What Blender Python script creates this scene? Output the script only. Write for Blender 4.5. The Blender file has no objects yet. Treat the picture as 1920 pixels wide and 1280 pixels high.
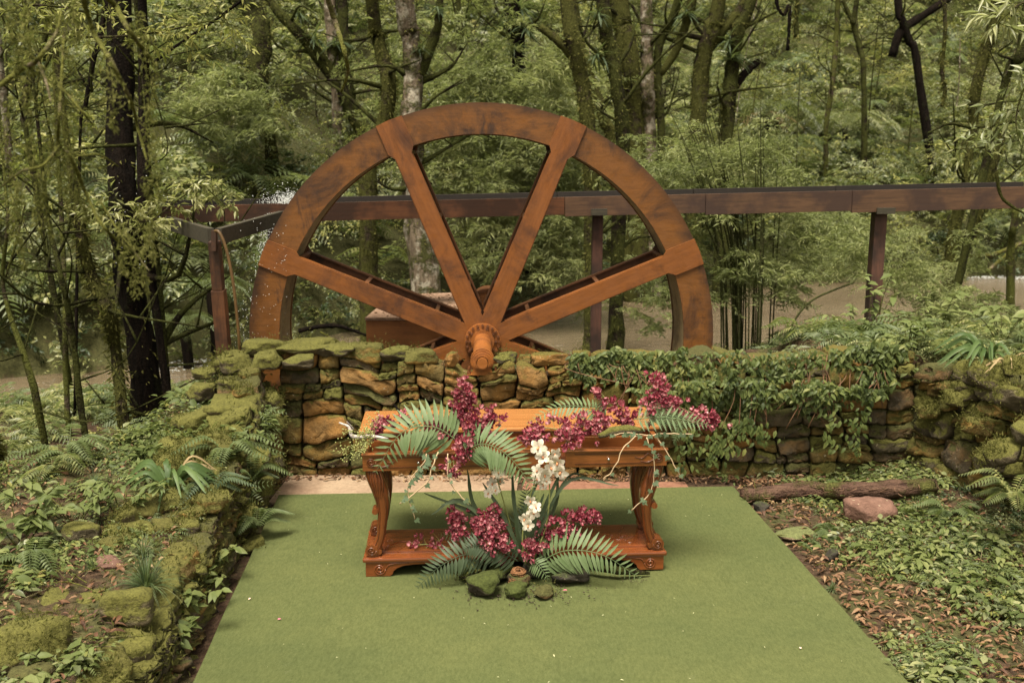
import bpy, bmesh, math, random
import numpy as np
from mathutils import Vector, Matrix, Euler, noise
R = math.radians
scene = bpy.context.scene
col = scene.collection
rng = np.random.default_rng(7)
random.seed(11)

# ------------------------------------------------------------------ camera, sky, sun, exposure
H = 2.3
PITCH = R(10.77)
FPX = 1867.0
cam_d = bpy.data.cameras.new('camera'); cam_d.lens = 35.0; cam_d.sensor_width = 36.0
cam_d.clip_start = 0.05; cam_d.clip_end = 500
cam_d.dof.use_dof = True; cam_d.dof.focus_distance = 5.7; cam_d.dof.aperture_fstop = 3.2
cam = bpy.data.objects.new('camera', cam_d); col.objects.link(cam)
cam.location = (0, 0, H); cam.rotation_euler = (math.pi / 2 - PITCH, 0, 0)
scene.camera = cam

SUN_EL, SUN_ROT = R(70), R(200)          # soft light from high up, a little behind the wheel's left
world = bpy.data.worlds.new('World'); scene.world = world; world.use_nodes = True
wn = world.node_tree; wn.nodes.clear()
sky = wn.nodes.new('ShaderNodeTexSky'); sky.sky_type = 'NISHITA'; sky.sun_disc = False
sky.sun_elevation = SUN_EL; sky.sun_rotation = SUN_ROT
sky.dust_density = 4.0; sky.air_density = 1.0; sky.ozone_density = 1.0
hs = wn.nodes.new('ShaderNodeHueSaturation'); hs.inputs['Saturation'].default_value = 0.18
tint = wn.nodes.new('ShaderNodeMix'); tint.data_type = 'RGBA'; tint.blend_type = 'MULTIPLY'
tint.inputs[0].default_value = 1.0; tint.inputs[7].default_value = (1.0, 0.94, 0.78, 1)
bg = wn.nodes.new('ShaderNodeBackground'); bg.inputs[1].default_value = 0.108
wo = wn.nodes.new('ShaderNodeOutputWorld')
wn.links.new(sky.outputs[0], hs.inputs['Color']); wn.links.new(hs.outputs[0], tint.inputs[6])
wn.links.new(tint.outputs[2], bg.inputs[0]); wn.links.new(bg.outputs[0], wo.inputs[0])

sun_d = bpy.data.lights.new('sun', 'SUN'); sun_d.energy = 3.3; sun_d.angle = R(22); sun_d.color = (1.0, 0.93, 0.79)
sun = bpy.data.objects.new('sun', sun_d); col.objects.link(sun)
_az = SUN_ROT
_d = Vector((math.sin(_az) * math.cos(SUN_EL), math.cos(_az) * math.cos(SUN_EL), math.sin(SUN_EL)))
sun.rotation_euler = _d.to_track_quat('Z', 'Y').to_euler()
scene.view_settings.view_transform = 'Standard'; scene.view_settings.look = 'None'
scene.view_settings.gamma = 1.0; scene.view_settings.use_curve_mapping = False
scene.view_settings.exposure = 1.24
scene.render.engine = 'CYCLES'
cy = scene.cycles
cy.max_bounces = 7; cy.diffuse_bounces = 4; cy.glossy_bounces = 3; cy.transmission_bounces = 4
cy.transparent_max_bounces = 6; cy.use_denoising = True
cy.sample_clamp_indirect = 6

# ------------------------------------------------------------------ view geometry helpers (used to read positions off the photograph)
CP, SP = math.cos(PITCH), math.sin(PITCH)
def ray(px, py):
    u = (px - 960) / FPX; v = (640 - py) / FPX
    return Vector((u, CP + v * SP, -SP + v * CP))
def P(px, py, Y):
    d = ray(px, py); return Vector((0, 0, H)) + d * (Y / d.y)
def G(px, py, z=0.0):
    d = ray(px, py); return Vector((0, 0, H)) + d * ((z - H) / d.z)
def M_PX(px, Y):            # metres of px photo pixels at distance Y
    return px / FPX * Y * 1.02

# ------------------------------------------------------------------ object helpers
def tag(o, label=None, cat=None, group=None, kind=None):
    if label: o['label'] = label
    if cat: o['category'] = cat
    if group: o['group'] = group
    if kind: o['kind'] = kind
    return o
def empty(name, loc=(0, 0, 0), rz=0.0, label=None, cat=None, group=None):
    o = bpy.data.objects.new(name, None); col.objects.link(o)
    o.empty_display_size = .1
    o.location = loc; o.rotation_euler = (0, 0, rz)
    return tag(o, label, cat, group)
def link_mesh(name, me, parent=None, loc=None, rot=None, scale=None):
    o = bpy.data.objects.new(name, me); col.objects.link(o)
    if parent: o.parent = parent
    if loc is not None: o.location = loc
    if rot is not None: o.rotation_euler = rot
    if scale is not None: o.scale = scale if hasattr(scale, '__len__') else (scale,) * 3
    return o

class MB:
    def __init__(s): s.v = []; s.f = []; s.m = []; s.cur = 0
    def mat(s, i): s.cur = i; return s
    def add(s, vs, fs):
        n = len(s.v); s.v.extend([tuple(a) for a in vs])
        for f in fs: s.f.append(tuple(i + n for i in f)); s.m.append(s.cur)
        return s
    def box(s, c, d, rz=0, M=None):
        hx, hy, hz = d[0] / 2, d[1] / 2, d[2] / 2
        vs = [Vector((x * hx, y * hy, z * hz)) for x in (-1, 1) for y in (-1, 1) for z in (-1, 1)]
        mt = Matrix.Translation(c) @ Matrix.Rotation(rz, 4, 'Z')
        if M is not None: mt = Matrix.Translation(c) @ M
        return s.add([mt @ v for v in vs], [(0, 1, 3, 2), (4, 6, 7, 5), (0, 4, 5, 1), (2, 3, 7, 6), (0, 2, 6, 4), (1, 5, 7, 3)])
    def bar(s, a, b, w, h, up=Vector((0, 0, 1))):      # rectangular bar from a to b
        a = Vector(a); b = Vector(b); d = (b - a).normalized()
        x = d.cross(up)
        if x.length < 1e-4: x = d.cross(Vector((0, 1, 0)))
        x.normalize(); y = x.cross(d)
        vs = []
        for p in (a, b):
            for sx, sy in ((-1, -1), (1, -1), (1, 1), (-1, 1)):
                vs.append(p + x * (sx * w / 2) + y * (sy * h / 2))
        return s.add(vs, [(3, 2, 1, 0), (4, 5, 6, 7), (0, 1, 5, 4), (1, 2, 6, 5), (2, 3, 7, 6), (3, 0, 4, 7)])
    def tube(s, pts, rad, seg=8, jit=0.0, caps=True, flat=1.0):
        pts = [Vector(p) for p in pts]; n = len(pts)
        if not hasattr(rad, '__len__'): rad = [rad] * n
        vs = []; ref = None
        for i, p in enumerate(pts):
            t = (pts[min(i + 1, n - 1)] - pts[max(i - 1, 0)])
            if t.length < 1e-9: t = Vector((0, 0, 1))
            t.normalize()
            if ref is None: ref = Vector((1, 0, 0)) if abs(t.x) < .8 else Vector((0, 1, 0))
            x = (ref - t * ref.dot(t)).normalized(); ref = x; y = t.cross(x)
            for k in range(seg):
                a = 2 * math.pi * k / seg
                r = rad[i] * (1 + jit * noise.noise(p * (0.5 / max(rad[i], .01)) + Vector((math.cos(a), math.sin(a), 0)) * 1.3))
                vs.append(p + x * (math.cos(a) * r) + y * (math.sin(a) * r * flat))
        fs = []
        for i in range(n - 1):
            for k in range(seg):
                k2 = (k + 1) % seg
                fs.append((i * seg + k, i * seg + k2, (i + 1) * seg + k2, (i + 1) * seg + k))
        if caps:
            fs.append(tuple(reversed(range(seg)))); fs.append(tuple(range((n - 1) * seg, n * seg)))
        return s.add(vs, fs)
    def cyl(s, a, b, r, seg=16, r2=None):
        return s.tube([a, b], [r, r if r2 is None else r2], seg)
    def prism(s, outline, y0, y1, tf=None):           # outline of (x, z) extruded from y0 to y1
        n = len(outline)
        vs = [Vector((x, y0, z)) for x, z in outline] + [Vector((x, y1, z)) for x, z in outline]
        if tf: vs = [tf(v) for v in vs]
        fs = [tuple(range(n)), tuple(reversed(range(n, 2 * n)))]
        for i in range(n):
            j = (i + 1) % n; fs.append((j, i, i + n, j + n))
        return s.add(vs, fs)
    def mesh(s, name, mats, smooth=False, bevel=0):
        me = bpy.data.meshes.new(name); me.from_pydata(s.v, [], s.f)
        if not isinstance(mats, (list, tuple)): mats = [mats]
        for m in mats: me.materials.append(m)
        if len(mats) > 1: me.polygons.foreach_set('material_index', s.m)
        bm = bmesh.new(); bm.from_mesh(me)
        if bevel:
            bmesh.ops.bevel(bm, geom=[e for e in bm.edges if len(e.link_faces) == 2 and e.calc_face_angle(0) > .6], offset=bevel, segments=2, affect='EDGES', profile=.6, clamp_overlap=True)
        bmesh.ops.recalc_face_normals(bm, faces=bm.faces); bm.to_mesh(me); bm.free()
        if smooth:
            me.polygons.foreach_set('use_smooth', [True] * len(me.polygons))
            if smooth == 'auto':
                me.set_sharp_from_angle(angle=R(38))
        me.update(); return me
    def obj(s, name, mats, parent=None, smooth=False, bevel=0, loc=None):
        return link_mesh(name, s.mesh(name, mats, smooth, bevel), parent, loc)

def np_mesh(name, V, F, mats, smooth=False):
    """V (n,3) float, F (m,k) int, all faces the same size"""
    me = bpy.data.meshes.new(name)
    V = np.asarray(V, dtype=np.float32); F = np.asarray(F, dtype=np.int32); k = F.shape[1]
    me.vertices.add(len(V)); me.vertices.foreach_set('co', V.ravel())
    me.loops.add(F.size); me.loops.foreach_set('vertex_index', F.ravel())
    me.polygons.add(len(F)); me.polygons.foreach_set('loop_start', np.arange(0, F.size, k, dtype=np.int32))
    me.polygons.foreach_set('loop_total', np.full(len(F), k, dtype=np.int32))
    if not isinstance(mats, (list, tuple)): mats = [mats]
    for m in mats: me.materials.append(m)
    me.update(calc_edges=True); me.validate()
    if smooth: me.polygons.foreach_set('use_smooth', [True] * len(me.polygons))
    return me

def curve_pts(pts, n=16):                              # Catmull-Rom through the control points
    pts = [Vector(p) for p in pts]
    if len(pts) == 2: return [pts[0].lerp(pts[1], i / (n - 1)) for i in range(n)]
    ext = [pts[0] * 2 - pts[1]] + pts + [pts[-1] * 2 - pts[-2]]
    out = []; m = len(pts) - 1
    for i in range(n):
        t = i / (n - 1) * m; k = min(int(t), m - 1); u = t - k
        a, b, c, d = ext[k:k + 4]
        out.append(0.5 * ((2 * b) + (c - a) * u + (2 * a - 5 * b + 4 * c - d) * u * u + (3 * b - a - 3 * c + d) * u ** 3))
    return out
def lerp_list(vals, n):
    return list(np.interp(np.linspace(0, 1, n), np.linspace(0, 1, len(vals)), vals))

# ------------------------------------------------------------------ materials
def new_mat(name):
    m = bpy.data.materials.new(name); m.use_nodes = True
    nt = m.node_tree; nt.nodes.clear()
    out = nt.nodes.new('ShaderNodeOutputMaterial')
    return m, nt, nt.nodes.new, nt.links.new, out
def ramp(nt, fac, stops, interp='LINEAR'):
    r = nt.nodes.new('ShaderNodeValToRGB'); r.color_ramp.interpolation = interp
    while len(r.color_ramp.elements) < len(stops): r.color_ramp.elements.new(.5)
    for e, (p, c) in zip(r.color_ramp.elements, stops):
        e.position = p; e.color = (c[0], c[1], c[2], 1) if hasattr(c, '__len__') else (c, c, c, 1)
    nt.links.new(fac, r.inputs[0]); return r.outputs[0]
def mixc(nt, fac, a, b, blend='MIX'):
    m = nt.nodes.new('ShaderNodeMix'); m.data_type = 'RGBA'; m.blend_type = blend
    for sock, v in ((0, fac), (6, a), (7, b)):
        if hasattr(v, 'links') or hasattr(v, 'is_linked'): nt.links.new(v, m.inputs[sock])
        elif sock == 0: m.inputs[0].default_value = v
        else: m.inputs[sock].default_value = (v[0], v[1], v[2], 1)
    return m.outputs[2]
def math_n(nt, op, a, b=None, clamp=False):
    m = nt.nodes.new('ShaderNodeMath'); m.operation = op; m.use_clamp = clamp
    for i, v in enumerate((a, b)):
        if v is None: continue
        if hasattr(v, 'is_linked'): nt.links.new(v, m.inputs[i])
        else: m.inputs[i].default_value = v
    return m.outputs[0]
def tex_noise(nt, vec, scale, detail=4, rough=.55, dist=0.0, stretch=None):
    if stretch:
        mp = nt.nodes.new('ShaderNodeMapping'); mp.inputs['Scale'].default_value = stretch
        nt.links.new(vec, mp.inputs[0]); vec = mp.outputs[0]
    t = nt.nodes.new('ShaderNodeTexNoise'); t.inputs['Scale'].default_value = scale
    t.inputs['Detail'].default_value = detail; t.inputs['Roughness'].default_value = rough
    t.inputs['Distortion'].default_value = dist
    nt.links.new(vec, t.inputs['Vector']); return t.outputs[0]
def bump(nt, h, strength=.5, dist=.01, normal=None):
    b = nt.nodes.new('ShaderNodeBump'); b.inputs['Strength'].default_value = strength; b.inputs['Distance'].default_value = dist
    nt.links.new(h, b.inputs['Height'])
    if normal: nt.links.new(normal, b.inputs['Normal'])
    return b.outputs[0]
def principled(nt, out, colr, rough=.6, spec=.4, nrm=None, coat=0):
    b = nt.nodes.new('ShaderNodeBsdfPrincipled')
    if hasattr(colr, 'is_linked'): nt.links.new(colr, b.inputs['Base Color'])
    else: b.inputs['Base Color'].default_value = (*colr, 1)
    if hasattr(rough, 'is_linked'): nt.links.new(rough, b.inputs['Roughness'])
    else: b.inputs['Roughness'].default_value = rough
    b.inputs['Specular IOR Level'].default_value = spec
    b.inputs['Coat Weight'].default_value = coat; b.inputs['Coat Roughness'].default_value = .18
    if nrm: nt.links.new(nrm, b.inputs['Normal'])
    if out: nt.links.new(b.outputs[0], out.inputs[0])
    return b.outputs[0]
def pos_of(nt):
    return nt.nodes.new('ShaderNodeNewGeometry').outputs['Position']

def leaf_mat(name, cols, trans=.35, rough=.45, spec=.35, clump=.5, bluish=None, satvar=.5):
    """cols: list of base colours from dark to light; each leaf picks one, whole sprays drift"""
    m, nt, N, L, out = new_mat(name)
    g = N('ShaderNodeNewGeometry'); oi = N('ShaderNodeObjectInfo')
    nz = tex_noise(nt, g.outputs['Position'], clump, 2)
    a = math_n(nt, 'MULTIPLY', g.outputs['Random Per Island'], .62)
    b = math_n(nt, 'MULTIPLY', oi.outputs['Random'], .30)
    c = math_n(nt, 'MULTIPLY', math_n(nt, 'SUBTRACT', nz, .35), 1.1)
    f = math_n(nt, 'ADD', math_n(nt, 'ADD', a, b), c, True)
    n = len(cols)
    colr = ramp(nt, f, [(i / (n - 1) * .9 + .05, c_) for i, c_ in enumerate(cols)])
    nz2 = tex_noise(nt, g.outputs['Position'], 45, 2)
    colr = mixc(nt, .3, colr, ramp(nt, nz2, [(.3, (.5, .5, .5)), (.7, (1, 1, 1))]), 'MULTIPLY')
    pr = principled(nt, None, colr, rough, spec)
    tr = N('ShaderNodeBsdfTranslucent'); L(mixc(nt, .5, colr, (.20, .25, .05)), tr.inputs[0])
    mx = N('ShaderNodeMixShader'); mx.inputs[0].default_value = trans
    L(pr, mx.inputs[1]); L(tr.outputs[0], mx.inputs[2]); L(mx.outputs[0], out.inputs[0])
    return m

LM = {}
LM['shrub'] = leaf_mat('leaf_shrub', [(.022, .030, .011), (.085, .105, .036), (.18, .205, .075), (.37, .36, .14)], clump=.35, trans=.5, rough=.38, spec=.55)
LM['sage'] = leaf_mat('leaf_sage', [(.03, .040, .018), (.12, .14, .062), (.22, .245, .115), (.42, .42, .20)], clump=.3, trans=.5, rough=.38, spec=.55)
LM['yellow'] = leaf_mat('leaf_yellowgreen', [(.04, .05, .012), (.18, .20, .045), (.29, .29, .08), (.42, .39, .13)], clump=.4, trans=.45)
LM['bamboo'] = leaf_mat('leaf_bamboo', [(.06, .075, .028), (.17, .195, .075), (.28, .31, .13), (.42, .43, .19)], clump=.6, trans=.45, rough=.5)
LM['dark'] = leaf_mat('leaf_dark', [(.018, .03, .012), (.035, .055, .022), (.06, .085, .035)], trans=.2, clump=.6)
LM['vine'] = leaf_mat('leaf_vine', [(.022, .034, .010), (.070, .095, .024), (.125, .155, .045), (.24, .23, .065)], rough=.5, spec=.25, clump=1.5)
LM['herb'] = leaf_mat('leaf_herb', [(.030, .045, .014), (.075, .100, .030), (.13, .16, .050), (.22, .24, .09)], clump=1.2, spec=.18, rough=.5)
LM['fern'] = leaf_mat('leaf_fern', [(.05, .07, .025), (.09, .12, .042), (.14, .17, .07)], clump=1.0)
LM['fern_cut'] = leaf_mat('leaf_fern_cut', [(.095, .145, .055), (.135, .195, .080), (.19, .25, .12)], rough=.5, spec=.3, clump=3)
LM['fern_dark'] = leaf_mat('leaf_fern_dark', [(.035, .055, .028), (.055, .08, .040), (.08, .11, .055)], rough=.5, spec=.3, clump=3)
LM['strap'] = leaf_mat('leaf_strap', [(.028, .055, .015), (.055, .095, .026), (.10, .15, .045)], trans=.25, rough=.5, spec=.25, clump=4)
LM['hang'] = leaf_mat('hanging_moss', [(.07, .07, .018), (.14, .14, .04), (.23, .22, .075)], clump=3, rough=.9, spec=.1, trans=.45)
LM['grass'] = leaf_mat('leaf_grass', [(.05, .085, .04), (.10, .145, .06), (.19, .21, .10)], clump=2)
LM['moss_fuzz'] = leaf_mat('moss_fuzz', [(.05, .048, .013), (.09, .086, .022), (.15, .14, .045)], clump=2, rough=.9, spec=.1)
LM['litter'] = leaf_mat('dead_leaves', [(.035, .018, .011), (.08, .038, .022), (.13, .062, .032), (.19, .10, .05), (.30, .20, .11)], trans=.1, rough=.6, spec=.25, clump=2)
LM['dry'] = leaf_mat('dry_fronds', [(.18, .11, .05), (.30, .20, .10), (.40, .30, .16)], trans=.2, rough=.7, spec=.2, clump=2)

def bark_mat(name, dark, light, moss, amount, stretch=(6, 6, 1.0), lich=0.0):
    m, nt, N, L, out = new_mat(name)
    p = pos_of(nt)
    n1 = tex_noise(nt, p, 4, 6, .65, stretch=stretch)
    n2 = tex_noise(nt, p, 4.2, 6, .7)
    n3 = tex_noise(nt, p, 60, 3, .6)
    base = ramp(nt, n1, [(.3, dark), (.7, light)])
    if lich:
        n4 = tex_noise(nt, p, 7, 4, .6)
        base = mixc(nt, math_n(nt, 'MULTIPLY', ramp(nt, n4, [(.5, 0), (.6, 1)]), lich), base, (.42, .38, .30))
    mossc = ramp(nt, n3, [(.3, tuple(c * .55 for c in moss)), (.7, tuple(c * 1.25 for c in moss))])
    mask = ramp(nt, n2, [(max(0, .62 - amount * .5), 0), (min(1, .74 - amount * .5), 1)])
    c = mixc(nt, mask, base, mossc)
    hgt = math_n(nt, 'ADD', math_n(nt, 'ADD', n1, math_n(nt, 'MULTIPLY', mask, .5)), math_n(nt, 'MULTIPLY', n3, .35))
    principled(nt, out, c, .9, .08, bump(nt, hgt, 1.0, .06))
    return m
BK = {}
BK['dark'] = bark_mat('bark_dark_wet', (.002, .0015, .001), (.014, .009, .006), (.022, .024, .008), .12)
BK['darkmoss'] = bark_mat('bark_dark_moss', (.007, .005, .003), (.032, .023, .015), (.045, .048, .012), .48)
BK['moss'] = bark_mat('bark_moss', (.012, .009, .006), (.065, .048, .032), (.062, .062, .016), .52)
BK['pale'] = bark_mat('bark_pale', (.06, .045, .03), (.24, .185, .13), (.065, .066, .022), .30, lich=.7)
BK['thin'] = bark_mat('bark_thin', (.03, .022, .015), (.08, .06, .04), (.08, .085, .02), .45)
BK['culm'] = bark_mat('bamboo_culm', (.02, .02, .010), (.09, .085, .035), (.05, .055, .018), .5, stretch=(2, 2, .5))
BK['branch'] = bark_mat('bark_branch', (.13, .10, .06), (.27, .22, .14), (.13, .13, .03), .5)

def stone_mat(name, dark, light, moss, up_moss, side_moss, stain=None):
    """weathered stone with moss growing mostly on upward surfaces"""
    m, nt, N, L, out = new_mat(name)
    g = N('ShaderNodeNewGeometry'); p = g.outputs['Position']
    oi = N('ShaderNodeObjectInfo')
    n1 = tex_noise(nt, p, 9, 6, .65); n2 = tex_noise(nt, p, 3.2, 5, .65, .4); n3 = tex_noise(nt, p, 90, 3, .7); n5 = tex_noise(nt, p, 26, 4, .7)
    base = ramp(nt, n1, [(.28, dark), (.72, light)])
    base = mixc(nt, .7, base, ramp(nt, oi.outputs['Random'], [(0, (.55, .52, .50)), (.5, (.95, .95, .95)), (1, (1.25, 1.15, 1.0))]), 'MULTIPLY')
    base = mixc(nt, .5, base, ramp(nt, n5, [(.3, (.45, .42, .4)), (.6, (1.1, 1.1, 1.1))]), 'MULTIPLY')
    if stain:
        n6 = tex_noise(nt, p, 5, 4, .6)
        base = mixc(nt, ramp(nt, n6, [(.45, 0), (.62, .8)]), base, stain)
    pale = tex_noise(nt, p, 38, 2, .5)
    base = mixc(nt, ramp(nt, pale, [(.70, 0), (.74, .55)]), base, (.5, .42, .28))
    sx = N('ShaderNodeSeparateXYZ'); L(g.outputs['Normal'], sx.inputs[0])
    up = math_n(nt, 'MULTIPLY', math_n(nt, 'ADD', sx.outputs[2], .12), up_moss)
    rr = math_n(nt, 'MULTIPLY', math_n(nt, 'SUBTRACT', oi.outputs['Random'], .5), .35)
    mk = math_n(nt, 'ADD', math_n(nt, 'ADD', math_n(nt, 'ADD', n2, up), side_moss), rr)
    mk = math_n(nt, 'ADD', mk, math_n(nt, 'MULTIPLY', math_n(nt, 'SUBTRACT', n5, .5), .35))
    mask = ramp(nt, mk, [(.58, 0), (.74, 1)])
    mossc = ramp(nt, math_n(nt, 'ADD', math_n(nt, 'MULTIPLY', n3, .6), math_n(nt, 'MULTIPLY', n5, .4)), [(.35, tuple(c * .5 for c in moss)), (.65, tuple(c * 1.35 for c in moss))])
    c = mixc(nt, mask, base, mossc)
    hgt = math_n(nt, 'ADD', math_n(nt, 'ADD', n5, math_n(nt, 'MULTIPLY', mask, .35)), math_n(nt, 'MULTIPLY', n3, .4))
    principled(nt, out, c, .9, .2, bump(nt, hgt, .9, .015))
    return m
ST = {}
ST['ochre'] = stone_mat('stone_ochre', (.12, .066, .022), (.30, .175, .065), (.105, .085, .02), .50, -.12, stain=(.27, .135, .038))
ST['olive'] = stone_mat('stone_olive', (.09, .065, .022), (.21, .15, .055), (.085, .078, .02), .5, -.02, stain=(.24, .14, .035))
ST['grey'] = stone_mat('stone_grey', (.06, .048, .030), (.15, .12, .08), (.065, .062, .02), .5, -.02, stain=(.17, .10, .04))
ST['mossy'] = stone_mat('stone_mossy', (.06, .05, .03), (.16, .13, .08), (.095, .090, .022), .6, .10)
ST['red'] = stone_mat('stone_red', (.11, .058, .042), (.21, .12, .09), (.10, .11, .03), .2, -.22)
ST['wetgrey'] = stone_mat('stone_wet', (.02, .018, .014), (.07, .06, .045), (.05, .06, .02), .3, -.05)
ST['mossdark'] = stone_mat('stone_dark_moss', (.025, .02, .014), (.07, .055, .04), (.048, .058, .014), .6, .22)
ST['pebble'] = stone_mat('stone_slab', (.14, .10, .07), (.28, .21, .15), (.12, .13, .05), .2, -.1)

def steel_mat(name, base, dark, light, wear=.5, rough=.5, edge=None):
    m, nt, N, L, out = new_mat(name)
    p = pos_of(nt)
    n1 = tex_noise(nt, p, 1.8, 6, .7, .6); n2 = tex_noise(nt, p, 14, 5, .7); n3 = tex_noise(nt, p, 5, 5, .7, .3, stretch=(1, 1, .35)); n4 = tex_noise(nt, p, 110, 2, .5)
    c = ramp(nt, n1, [(.34, dark), (.50, base), (.62, base), (.78, light)])
    c = mixc(nt, ramp(nt, n3, [(.56, 0), (.68, wear)]), c, dark)
    n7 = tex_noise(nt, nt.nodes.new('ShaderNodeTexCoord').outputs['Object'], 9, 5, .7, .3, stretch=(.5, 1, 4))
    c = mixc(nt, .45, c, ramp(nt, n7, [(.3, (.45, .42, .4)), (.6, (1.12, 1.1, 1.08))]), 'MULTIPLY')
    if edge:                                            # grime where water runs, along the outer edge of the rim
        vl = nt.nodes.new('ShaderNodeVectorMath'); vl.operation = 'LENGTH'; mp = nt.nodes.new('ShaderNodeVectorMath'); mp.operation = 'MULTIPLY'; mp.inputs[1].default_value = (1, 0, 1)
        nt.links.new(nt.nodes.new('ShaderNodeTexCoord').outputs['Object'], mp.inputs[0]); nt.links.new(mp.outputs[0], vl.inputs[0])
        rr_ = math_n(nt, 'ADD', vl.outputs['Value'], math_n(nt, 'MULTIPLY', math_n(nt, 'SUBTRACT', n1, .5), .42))
        c = mixc(nt, math_n(nt, 'MULTIPLY', ramp(nt, math_n(nt, 'SUBTRACT', rr_, edge - 1.0), [(.90, 0), (1.0, 1)]), .8), c, (.018, .009, .005))
    rg = ramp(nt, n2, [(.3, rough - .12), (.7, rough + .2)])
    principled(nt, out, c, rg, .4, bump(nt, math_n(nt, 'ADD', n2, math_n(nt, 'MULTIPLY', n4, .3)), .35, .006))
    return m
SM = {}
SM['rim'] = steel_mat('rust_paint_rim', (.142, .053, .009), (.028, .012, .006), (.20, .080, .015), .9, edge=1.86)
SM['spoke'] = steel_mat('rust_paint_spoke', (.170, .056, .010), (.06, .021, .007), (.225, .082, .018), .45)
SM['hub'] = steel_mat('rust_paint_hub', (.26, .088, .018), (.10, .032, .009), (.31, .12, .03), .3, .42)
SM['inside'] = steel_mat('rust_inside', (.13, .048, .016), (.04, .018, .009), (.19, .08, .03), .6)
SM['sole'] = steel_mat('weathered_sole_board', (.27, .20, .10), (.12, .085, .045), (.36, .27, .15), .5, .7)
SM['box'] = steel_mat('rust_box', (.28, .11, .032), (.17, .062, .02), (.35, .14, .05), .3)
SM['iron'] = steel_mat('rust_bolt', (.12, .04, .012), (.05, .018, .007), (.2, .07, .02), .5)

def wood_mat(name, dark, light, axis='X', scale=5, rough=.45, coat=0, wet=None, spec=.4):
    m, nt, N, L, out = new_mat(name)
    tc = N('ShaderNodeTexCoord').outputs['Object']
    st = {'X': (.5, 7, 7), 'Z': (7, 7, .5), 'Y': (7, .5, 7)}[axis]
    n1 = tex_noise(nt, tc, scale, 6, .6, .8, stretch=st); n2 = tex_noise(nt, tc, scale * 6, 3, .6, 0, stretch=st)
    n3 = tex_noise(nt, pos_of(nt), 2.3, 4, .6)
    c = ramp(nt, math_n(nt, 'ADD', math_n(nt, 'MULTIPLY', n1, .7), math_n(nt, 'MULTIPLY', n2, .3)), [(.3, dark), (.62, light)])
    if wet: c = mixc(nt, ramp(nt, n3, [(.42, 0), (.56, .85)]), c, wet)
    principled(nt, out, c, rough, spec, bump(nt, math_n(nt, 'ADD', n1, n2), .25, .004), coat)
    return m
WD = {}
WD['top'] = wood_mat('varnished_top', (.30, .120, .034), (.37, .158, .050), 'X', 3, .20, .6)
WD['body'] = wood_mat('varnished_body', (.115, .036, .010), (.235, .078, .020), 'X', 4, .28, .5)
WD['leg'] = wood_mat('varnished_leg', (.06, .017, .006), (.165, .048, .013), 'Z', 4, .26, .5)
WD['base'] = wood_mat('varnished_base', (.085, .022, .007), (.19, .052, .014), 'X', 4, .22, .6)
WD['carve'] = wood_mat('carved_dark', (.05, .016, .006), (.12, .035, .010), 'X', 4, .35, .3)
WD['flume'] = wood_mat('flume_board', (.036, .018, .009), (.105, .052, .025), 'X', 4, .7, 0, (.035, .017, .012))
WD['flume_wet'] = wood_mat('flume_board_wet', (.040, .017, .009), (.12, .045, .018), 'X', 4, .45, 0, (.022, .010, .006))
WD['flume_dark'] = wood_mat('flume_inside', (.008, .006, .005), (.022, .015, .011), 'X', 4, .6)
WD['post'] = wood_mat('flume_post', (.035, .016, .011), (.10, .042, .026), 'Z', 4, .65, 0, (.02, .011, .008))
WD['post_red'] = wood_mat('flume_post_red', (.06, .022, .010), (.17, .066, .026), 'Z', 4, .6, 0, (.022, .011, .007))
WD['brace'] = wood_mat('flume_brace', (.018, .016, .010), (.05, .04, .024), 'X', 4, .7)
def simple(name, c, rough=.6, spec=.4, var=.25, scale=20, bmp=.0, metal=0):
    m, nt, N, L, out = new_mat(name)
    n = tex_noise(nt, pos_of(nt), scale, 3)
    cc = ramp(nt, n, [(.3, tuple(x * (1 - var) for x in c)), (.7, tuple(min(1, x * (1 + var)) for x in c))])
    principled(nt, out, cc, rough, spec, bump(nt, n, bmp, .01) if bmp else None)
    if metal: nt.nodes['Principled BSDF'].inputs['Metallic'].default_value = metal
    return m

# ================================================================== THE SETTING: ground, stream, pavement
FAR_X = [-45, -12, -8, -5, -4, 0, 2, 6.5, 12, 45]; FAR_Y = [9, 10.6, 11.8, 13.3, 14.4, 18.5, 20, 22.2, 23.5, 27]
NEAR_X = [-45, -9, -5.4, -2, 2, 6, 12, 45]; NEAR_Y = [6.8, 9.2, 11.0, 12.3, 13.3, 14.2, 14.8, 16]
WATER_Z = -0.60
def sm(t):
    t = min(1.0, max(0.0, t)); return t * t * (3 - 2 * t)
def lin(x, a, b): return min(1.0, max(0.0, (x - a) / (b - a)))
RW = [(2.80, 6.80), (3.02, 6.25), (3.42, 5.45), (3.95, 4.5), (4.4, 3.4)]      # inner face of the right-hand wall
def right_wall_x(y): return float(np.interp(-y, [-6.8, -6.25, -5.45, -4.5, -3.4], [2.80, 3.02, 3.42, 3.95, 4.4]))
def left_wall_x(y): return float(np.interp(y, [3.0, 4.0, 6.9], [-1.45, -1.52, -1.66]))
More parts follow.
